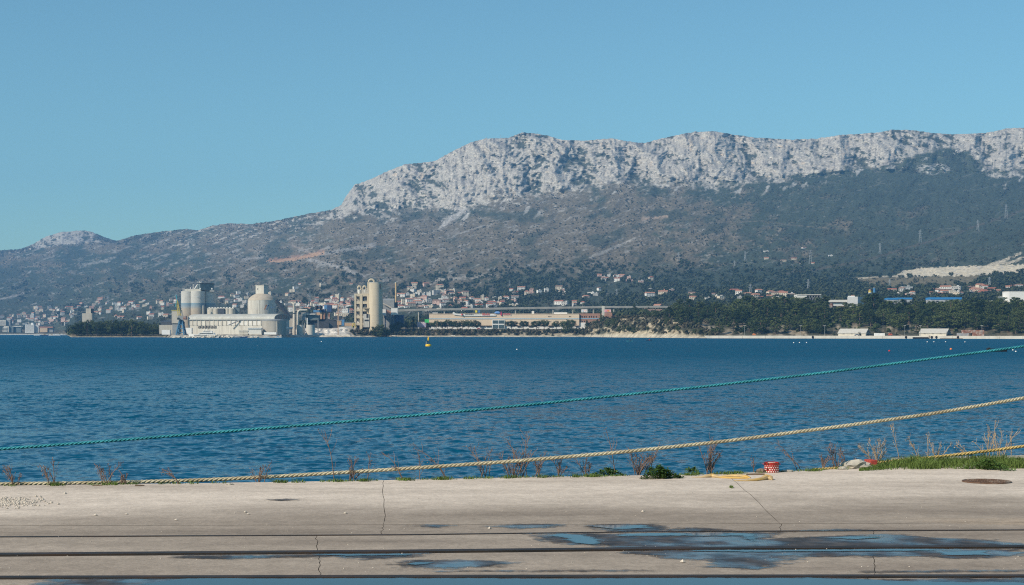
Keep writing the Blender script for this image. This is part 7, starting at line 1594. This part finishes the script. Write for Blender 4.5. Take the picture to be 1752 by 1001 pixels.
wood_h = cm('boat_wood', (0.45, 0.34, 0.2)); blue_h = cm('boat_blue', (0.04, 0.07, 0.16))
boat('motor_boat', 63, 575, 2600, 9, white_m, 'leftmost small boat off the far left shore', group='boats at left'); boat('motor_boat', 77, 574.6, 2500, 12, blue_h, 'dark hulled boat with cream cabin off the left shore', group='boats at left', canopy=wood_h)
boat('motor_boat', 89, 574.6, 2500, 10, white_m, 'white boat right of the dark hulled one at left', group='boats at left', canopy=wood_h); boat('motor_boat', 97, 574.6, 2520, 11, white_m, 'white cabin boat nearest the headland grove', group='boats at left')
boat('motor_boat', 106, 571.5, 3000, 13, white_m, 'white boat at the pier end behind the headland', group='boats at left')
# white motor yacht
D_ = 1505; A = Far(D_); yt = empty('motor_yacht', (A.x(350), D_, 0), 'white motor yacht with dark window bands moored in front of the hall', 'yacht')
L_ = m2(50, D_); X = A.x(350); P_ = []; F_ = []; n = 12
for i in range(n+1):
    t = i/n; wdt = 3.0*(math.sin(math.pi*(0.5-0.5*t+0.02+0.0)+0.0)**0.6 if t > .55 else 1.0)*(1 if t < .55 else 1.02); x = X+L_/2-L_*t; sh = 2.1+1.5*t**1.5; rk = 1.6*t*t
    P_ += [(x-rk, D_-wdt, sh), (x, D_-wdt*.8, -0.3), (x, D_+wdt*.8, -0.3), (x-rk, D_+wdt, sh)]
for i in range(n):
    for j in range(3): F_.append((i*4+j, i*4+j+1, i*4+j+5, i*4+j+4))
    F_.append((i*4+3, i*4, i*4+4, i*4+7))
F_ += [(0, 3, 2, 1), (n*4, n*4+1, n*4+2, n*4+3)]; m_ = MB(); m_.add(P_, F_); m_.build('hull', white_m, yt, fix=True)
for nm, x0, x1, z0, z1, mt in (('lower_window_band', -0.34, 0.30, 1.35, 2.05, VEH), ('main_cabin', -0.22, 0.36, 2.6, 4.6, white_m), ('main_windows', -0.18, 0.33, 3.2, 4.1, VEH), ('upper_deck', -0.08, 0.28, 4.65, 6.1, white_m), ('upper_windows', -0.06, 0.22, 5.1, 5.7, VEH), ('sun_roof', -0.02, 0.20, 6.7, 6.9, white_m), ('radar_mast', 0.06, 0.08, 6.9, 8.2, white_m)):
    wd_ = {'lower_window_band': 6.02, 'main_cabin': 4.6, 'main_windows': 4.66, 'upper_deck': 3.8, 'upper_windows': 3.86, 'sun_roof': 3.2, 'radar_mast': 0.3}[nm]; m_ = MB()
    xa, xb = X+x0*L_, X+x1*L_; sl = 1.2 if nm != 'radar_mast' else 0
    if nm == 'lower_window_band': m_.box(((xa+xb)/2, D_-3.02, z0), (xb-xa, 0.1, z1-z0))
    else: m_.add([(xa, D_-wd_/2, z0), (xb, D_-wd_/2, z0), (xb, D_+wd_/2, z0), (xa, D_+wd_/2, z0), (xa+sl, D_-wd_/2, z1), (xb-sl*.4, D_-wd_/2, z1), (xb-sl*.4, D_+wd_/2, z1), (xa+sl, D_+wd_/2, z1)], [(3, 2, 1, 0), (4, 5, 6, 7), (0, 1, 5, 4), (1, 2, 6, 5), (2, 3, 7, 6), (3, 0, 4, 7)])
    m_.build(nm, mt, yt)
for q in (0.0, 0.18): m_ = MB(); m_.box((X+q*L_, D_, 6.1), (0.2, 2.8, 0.6)); m_.build('roof_post', white_m, yt)
boat('fishing_boat', 417, 575, 1475, 7, blue_h, 'dark wooden boat with a tall mast in front of the hall', mast=6.5, group='boats at the works'); boat('motor_boat', 405, 574, 1490, 6, cm('boat_grey', (0.3, 0.32, 0.33)), 'small grey boat left of the masted boat', group='boats at the works')
boat('motor_boat', 433, 573.4, 1492, 6, white_m, 'white and blue boat right of the masted boat', group='boats at the works', canopy=blue_m); boat('motor_boat', 476, 576.6, 1470, 6, white_m, 'white boat moored in front of the round tank', group='boats at the works', canopy=blue_m)
boat('motor_boat', 456.5, 577, 1466, 5, white_m, 'small white boat left of the one before the round tank', group='boats at the works')
for x0, y0, x1, y1, lb, mt in ((409, 565, 424, 571.4, 'low ochre shed behind the masted boat', shed_w), (424.5, 561, 447, 570, 'pale blue roofed shed left of the round tank', white2)):
    block('quayside_shed', 'shed', lb, 1528, [('wall', mt, x0, y0+2.5, x1, y1+1, 8, 0), ('roof', mat('bluish_sheet', (0.42, 0.46, 0.48), 0.7) if x0 > 420 else shed_r, x0-.3, y0, x1+.3, y0+2.4, 9, -.5)])
# breakwater heaps
for nm_i, (x0, x1, y0, hmax, n, lb) in enumerate([(295, 341, 0, 2.6, 16, 'pale stone heap at the foot of the blue crane'), (346, 398, 0, 4.6, 24, 'pale stone breakwater in front of the yacht'), (427, 443, 0, 2.2, 7, 'small pale rock heap left of the moored white boats')]):
    D = 1462; root = empty('rock_heap', (wx((x0+x1)/2, D), D, 0), lb, 'rocks')
    for k in range(n):
        t = (k+0.5)/n; px = x0+(x1-x0)*t; s = r.uniform(0.9, 1.7); lump('rock', (wx(px, D), D+r.uniform(-2, 3), -0.4+r.random()*hmax*math.sin(math.pi*t)*0.4), (s*1.3, s, s*0.8*(0.6+hmax/6)), 30+k+nm_i*40, stone_w, None, None, sub=1, rough=0.3, parent=root)
# yellow buoy
D = 535; X = wx(733, D); by = empty('yellow_buoy', (X, D, 0), 'yellow navigation buoy with a lattice mast and top marks', 'buoy'); yel = cm('buoy_yellow', (0.72, 0.46, 0.03), 0.45)
m_ = MB(); m_.lathe((X, D, -0.3), [(0.75, 0), (0.98, 0.25), (1.0, 0.75), (0.9, 0.95), (0.3, 1.05)], 24); m_.build('float', yel, by, smooth=True)
for i in range(4): a = i*1.57+0.4; m_ = MB(); m_.tube([(X+.5*math.cos(a), D+.5*math.sin(a), 0.7), (X+.12*math.cos(a), D+.12*math.sin(a), 2.3)], 0.05, 5); m_.build('mast_leg', dk, by)
m_ = MB(); m_.lathe((X, D, 1.95), [(0.26, 0), (0.30, 0.7), (0.16, 1.0), (0.05, 1.05)], 12); m_.build('lantern_body', yel, by, smooth=True)
m_ = MB(); m_.tube([(X-.3, D-.1, 3.0), (X+.3, D+.1, 3.25)], 0.05, 5); m_.tube([(X+.3, D-.1, 3.0), (X-.3, D+.1, 3.25)], 0.05, 5); m_.build('cross_topmark', yel, by)
m_ = MB(); m_.box((X-0.75, D, 0.7), (0.22, 0.1, 0.9)); m_.build('side_panel', grey_m, by)
def small_float(px, py, rad, mt, lb, group='small floats'):
    D = CAM*F/(py-HZ); m_ = MB(); m_.lathe((wx(px, D), D, -rad*.4), [(rad*.3, 0), (rad*.85, rad*.35), (rad, rad*.8), (rad*.8, rad*1.3), (rad*.3, rad*1.6), (rad*.15, rad*1.75)], 14); single('mooring_float', m_, mt, lb, 'float', group, smooth=True)
redf = cm('float_red', (0.55, 0.04, 0.04), 0.5); orf = cm('float_orange', (0.75, 0.22, 0.08), 0.5)
small_float(1521.6, 601.2, 0.26, redf, 'single red float on the water left of the teal rope end'); small_float(1627, 598.3, 0.34, orf, 'orange and white float left of the black skiff'); small_float(1718, 601, 0.24, orf, 'orange float at the stern of the black skiff')
for px, py, lb in ((1733, 599.5, 'white float right of the black skiff'), (1738, 602, 'lower white float right of the black skiff'), (1586.5, 585.5, 'white float off the black pontoon'), (1598, 585.4, 'second white float off the black pontoon'), (1618, 585.4, 'white float between pontoon and containers'), (1651, 585.6, 'white float off the rusty containers'), (884.5, 598.5, 'lone white float right of the yellow buoy'), (550, 585, 'lone white float off the spoil heap'), (1358, 587, 'white float off the far quay, leftmost of its line'), (1368, 586.8, 'white float off the far quay, second of its line'), (1380, 586.8, 'white float off the far quay, third of its line')): small_float(px, py, 0.30 if py < 590 else 0.2, white_m, lb)
D = CAM*F/(601.8-HZ); X = wx(1706, D); sk = boat('black_skiff', 1706, 601, D, m2(34, D), rubber, 'low black skiff on the water under the teal rope', cabin=False, group='boats at right'); m_ = MB(); m_.box((X-m2(14, D), D, 0.5), (0.5, 0.5, 0.5)); m_.build('outboard_motor', dk, sk)
# two paddlers
def paddler(px, py, bm_, shirt, lb, lbb):
    D = CAM*F/(py-HZ); X = wx(px, D); b_ = empty('kayak', (X, D, 0), lbb, 'kayak', 'kayaks'); m_ = MB(); n = 8; P_ = []; F_ = []
    for i in range(n+1):
        t = i/n; w = 0.36*math.sin(math.pi*(0.06+0.88*t)); x = X-1.7+3.4*t; P_ += [(x, D-w, .16), (x, D, -.12), (x, D+w, .16), (x, D, .26)]
    for i in range(n):
        for j in range(4): F_.append((i*4+j, i*4+(j+1) % 4, i*4+4+(j+1) % 4, i*4+4+j))
    F_ += [(0, 1, 2, 3), (n*4+3, n*4+2, n*4+1, n*4)]; m_.add(P_, F_); m_.build('hull', bm_, b_, fix=True, smooth=True)
    pl = MB(); pl.tube([(X-.9, D-.35, .95), (X+.9, D-.35, .45)], .025, 5); pl.box((X-1.0, D-.35, .88), (.3, .04, .16)); pl.box((X+1.0, D-.35, .34), (.3, .04, .16)); single('paddle', pl, dk, 'double paddle held over the '+lbb.split(' on ')[0].split(' under')[0], 'paddle', 'paddles')
    verts = [(0, 0, .22), (0, 0, .5), (0, 0, .78), (0, 0, .90), (0, -.02, 1.06), (-.2, 0, .76), (-.36, -.12, .62), (-.42, -.34, .80), (.2, 0, .76), (.38, -.12, .60), (.44, -.34, .60), (-.12, -.1, .24), (-.14, -.55, .34), (.12, -.1, .24), (.14, -.55, .34)]
    edges = [(0, 1), (1, 2), (2, 3), (3, 4), (2, 5), (5, 6), (6, 7), (2, 8), (8, 9), (9, 10), (0, 11), (11, 12), (0, 13), (13, 14)]; rad = [.16, .15, .17, .07, .11, .075, .055, .045, .075, .055, .045, .09, .07, .09, .07]
    me_ = bpy.data.meshes.new('person'); me_.from_pydata(verts, edges, []); o = bpy.data.objects.new('person', me_); COL.objects.link(o); o.location = (X, D, 0.02); o.rotation_euler[2] = 1.2
    md = o.modifiers.new('skin', 'SKIN'); sv = me_.skin_vertices[0].data
    for i, q in enumerate(rad): sv[i].radius = (q, q)
    sv[0].use_root = True; s2 = o.modifiers.new('sub', 'SUBSURF'); s2.levels = 1; s2.render_levels = 1
    pmn = bpy.data.materials.new('shirt_and_skin'); pmn.use_nodes = True; nt = pmn.node_tree; tc = nd(nt, 'ShaderNodeTexCoord'); sp = nd(nt, 'ShaderNodeSeparateXYZ'); nt.links.new(tc.outputs['Object'], sp.inputs[0]); rp = nd(nt, 'ShaderNodeValToRGB'); rp.color_ramp.interpolation = 'CONSTANT'; rp.color_ramp.elements[0].color = tuple(shirt)+(1,); rp.color_ramp.elements[1].position = 0.90; rp.color_ramp.elements[1].color = (0.35, 0.2, 0.14, 1); e_ = rp.color_ramp.elements.new(1.08); e_.color = (0.05, 0.03, 0.02, 1); nt.links.new(sp.outputs[2], rp.inputs[0]); nt.links.new(rp.outputs[0], nt.nodes['Principled BSDF'].inputs['Base Color'])
    me_.materials.append(pmn); tag(o, lb, 'person', 'paddlers')
paddler(1110.5, 582.6, blk, (0.60, 0.05, 0.03), 'person in red top sitting and paddling', 'dark kayak under the paddler in red'); paddler(1077.6, 584.2, cm('kayak_turquoise', (0.10, 0.45, 0.50)), (0.03, 0.04, 0.06), 'person in dark top sitting and paddling', 'turquoise kayak under the paddler in dark clothes')
# slipway and rubble along the shore
for i, (px, dD, w, h_, lb) in enumerate([(657, 4, 14, 1.6, 'long pale concrete block on the strand below the kiln tower'), (674, 4, 6, 1.4, 'short pale concrete block on the strand below the kiln tower'), (775, 6, 7, 1.5, 'tilted pale slab on the strand below the stone pines')]):
    D = float(shoreD(px))+dD; m_ = MB(); m_.prism([(wx(px, D)-m2(w/2, D), D), (wx(px, D)+m2(w/2, D), D-1), (wx(px, D)+m2(w/2, D)*.9, D+3), (wx(px, D)-m2(w/2, D)*.95, D+3.5)], -0.2, h_+.4); single('shore_block', m_, conc_w, lb, 'concrete block')
# ---------------------------------------------------------------- labels: look-alikes are told apart by their order from the left
by = {}
for o in scene.objects:
    if o.parent is None and 'label' in o and o.get('kind') is None: by.setdefault(o['label'], []).append(o)
ORDW = ['leftmost', 'second from left', 'third from left', 'fourth from left', 'fifth from left', 'sixth from left', 'seventh from left', 'eighth from left', 'ninth from left', 'tenth from left', 'eleventh from left', 'twelfth from left']
for lb, os_ in by.items():
    if len(os_) < 2: continue
    os_.sort(key=lambda o: o.location.x/o.location.y)
    for i, o in enumerate(os_):
        w = ORDW[i] if i < len(ORDW) else ('rightmost' if i == len(os_)-1 else None)
        if i == len(os_)-1: w = 'rightmost'
        elif w is None and len(os_)-i <= 12: w = ORDW[len(os_)-1-i].replace('left', 'right')
        elif w is None: w = 'number %d from left' % (i+1)
        o['label'] = lb+', '+w
# ---------------------------------------------------------------- air
mbh = MB(); mbh.box((0, 4500, -3.2), (20000, 9200, 900))
haze = mbh.build('haze', None); haze['kind'] = 'stuff'
hm = bpy.data.materials.new('sea_air'); hm.use_nodes = True; nt = hm.node_tree
for n in list(nt.nodes):
    if n.type != 'OUTPUT_MATERIAL': nt.nodes.remove(n)
pv = nd(nt, 'ShaderNodeVolumePrincipled'); pv.inputs['Color'].default_value = (0.22, 0.52, 0.94, 1); pv.inputs['Density'].default_value = 7.3e-5
nt.links.new(pv.outputs[0], nt.nodes['Material Output'].inputs['Volume'])
haze.data.materials.append(hm)
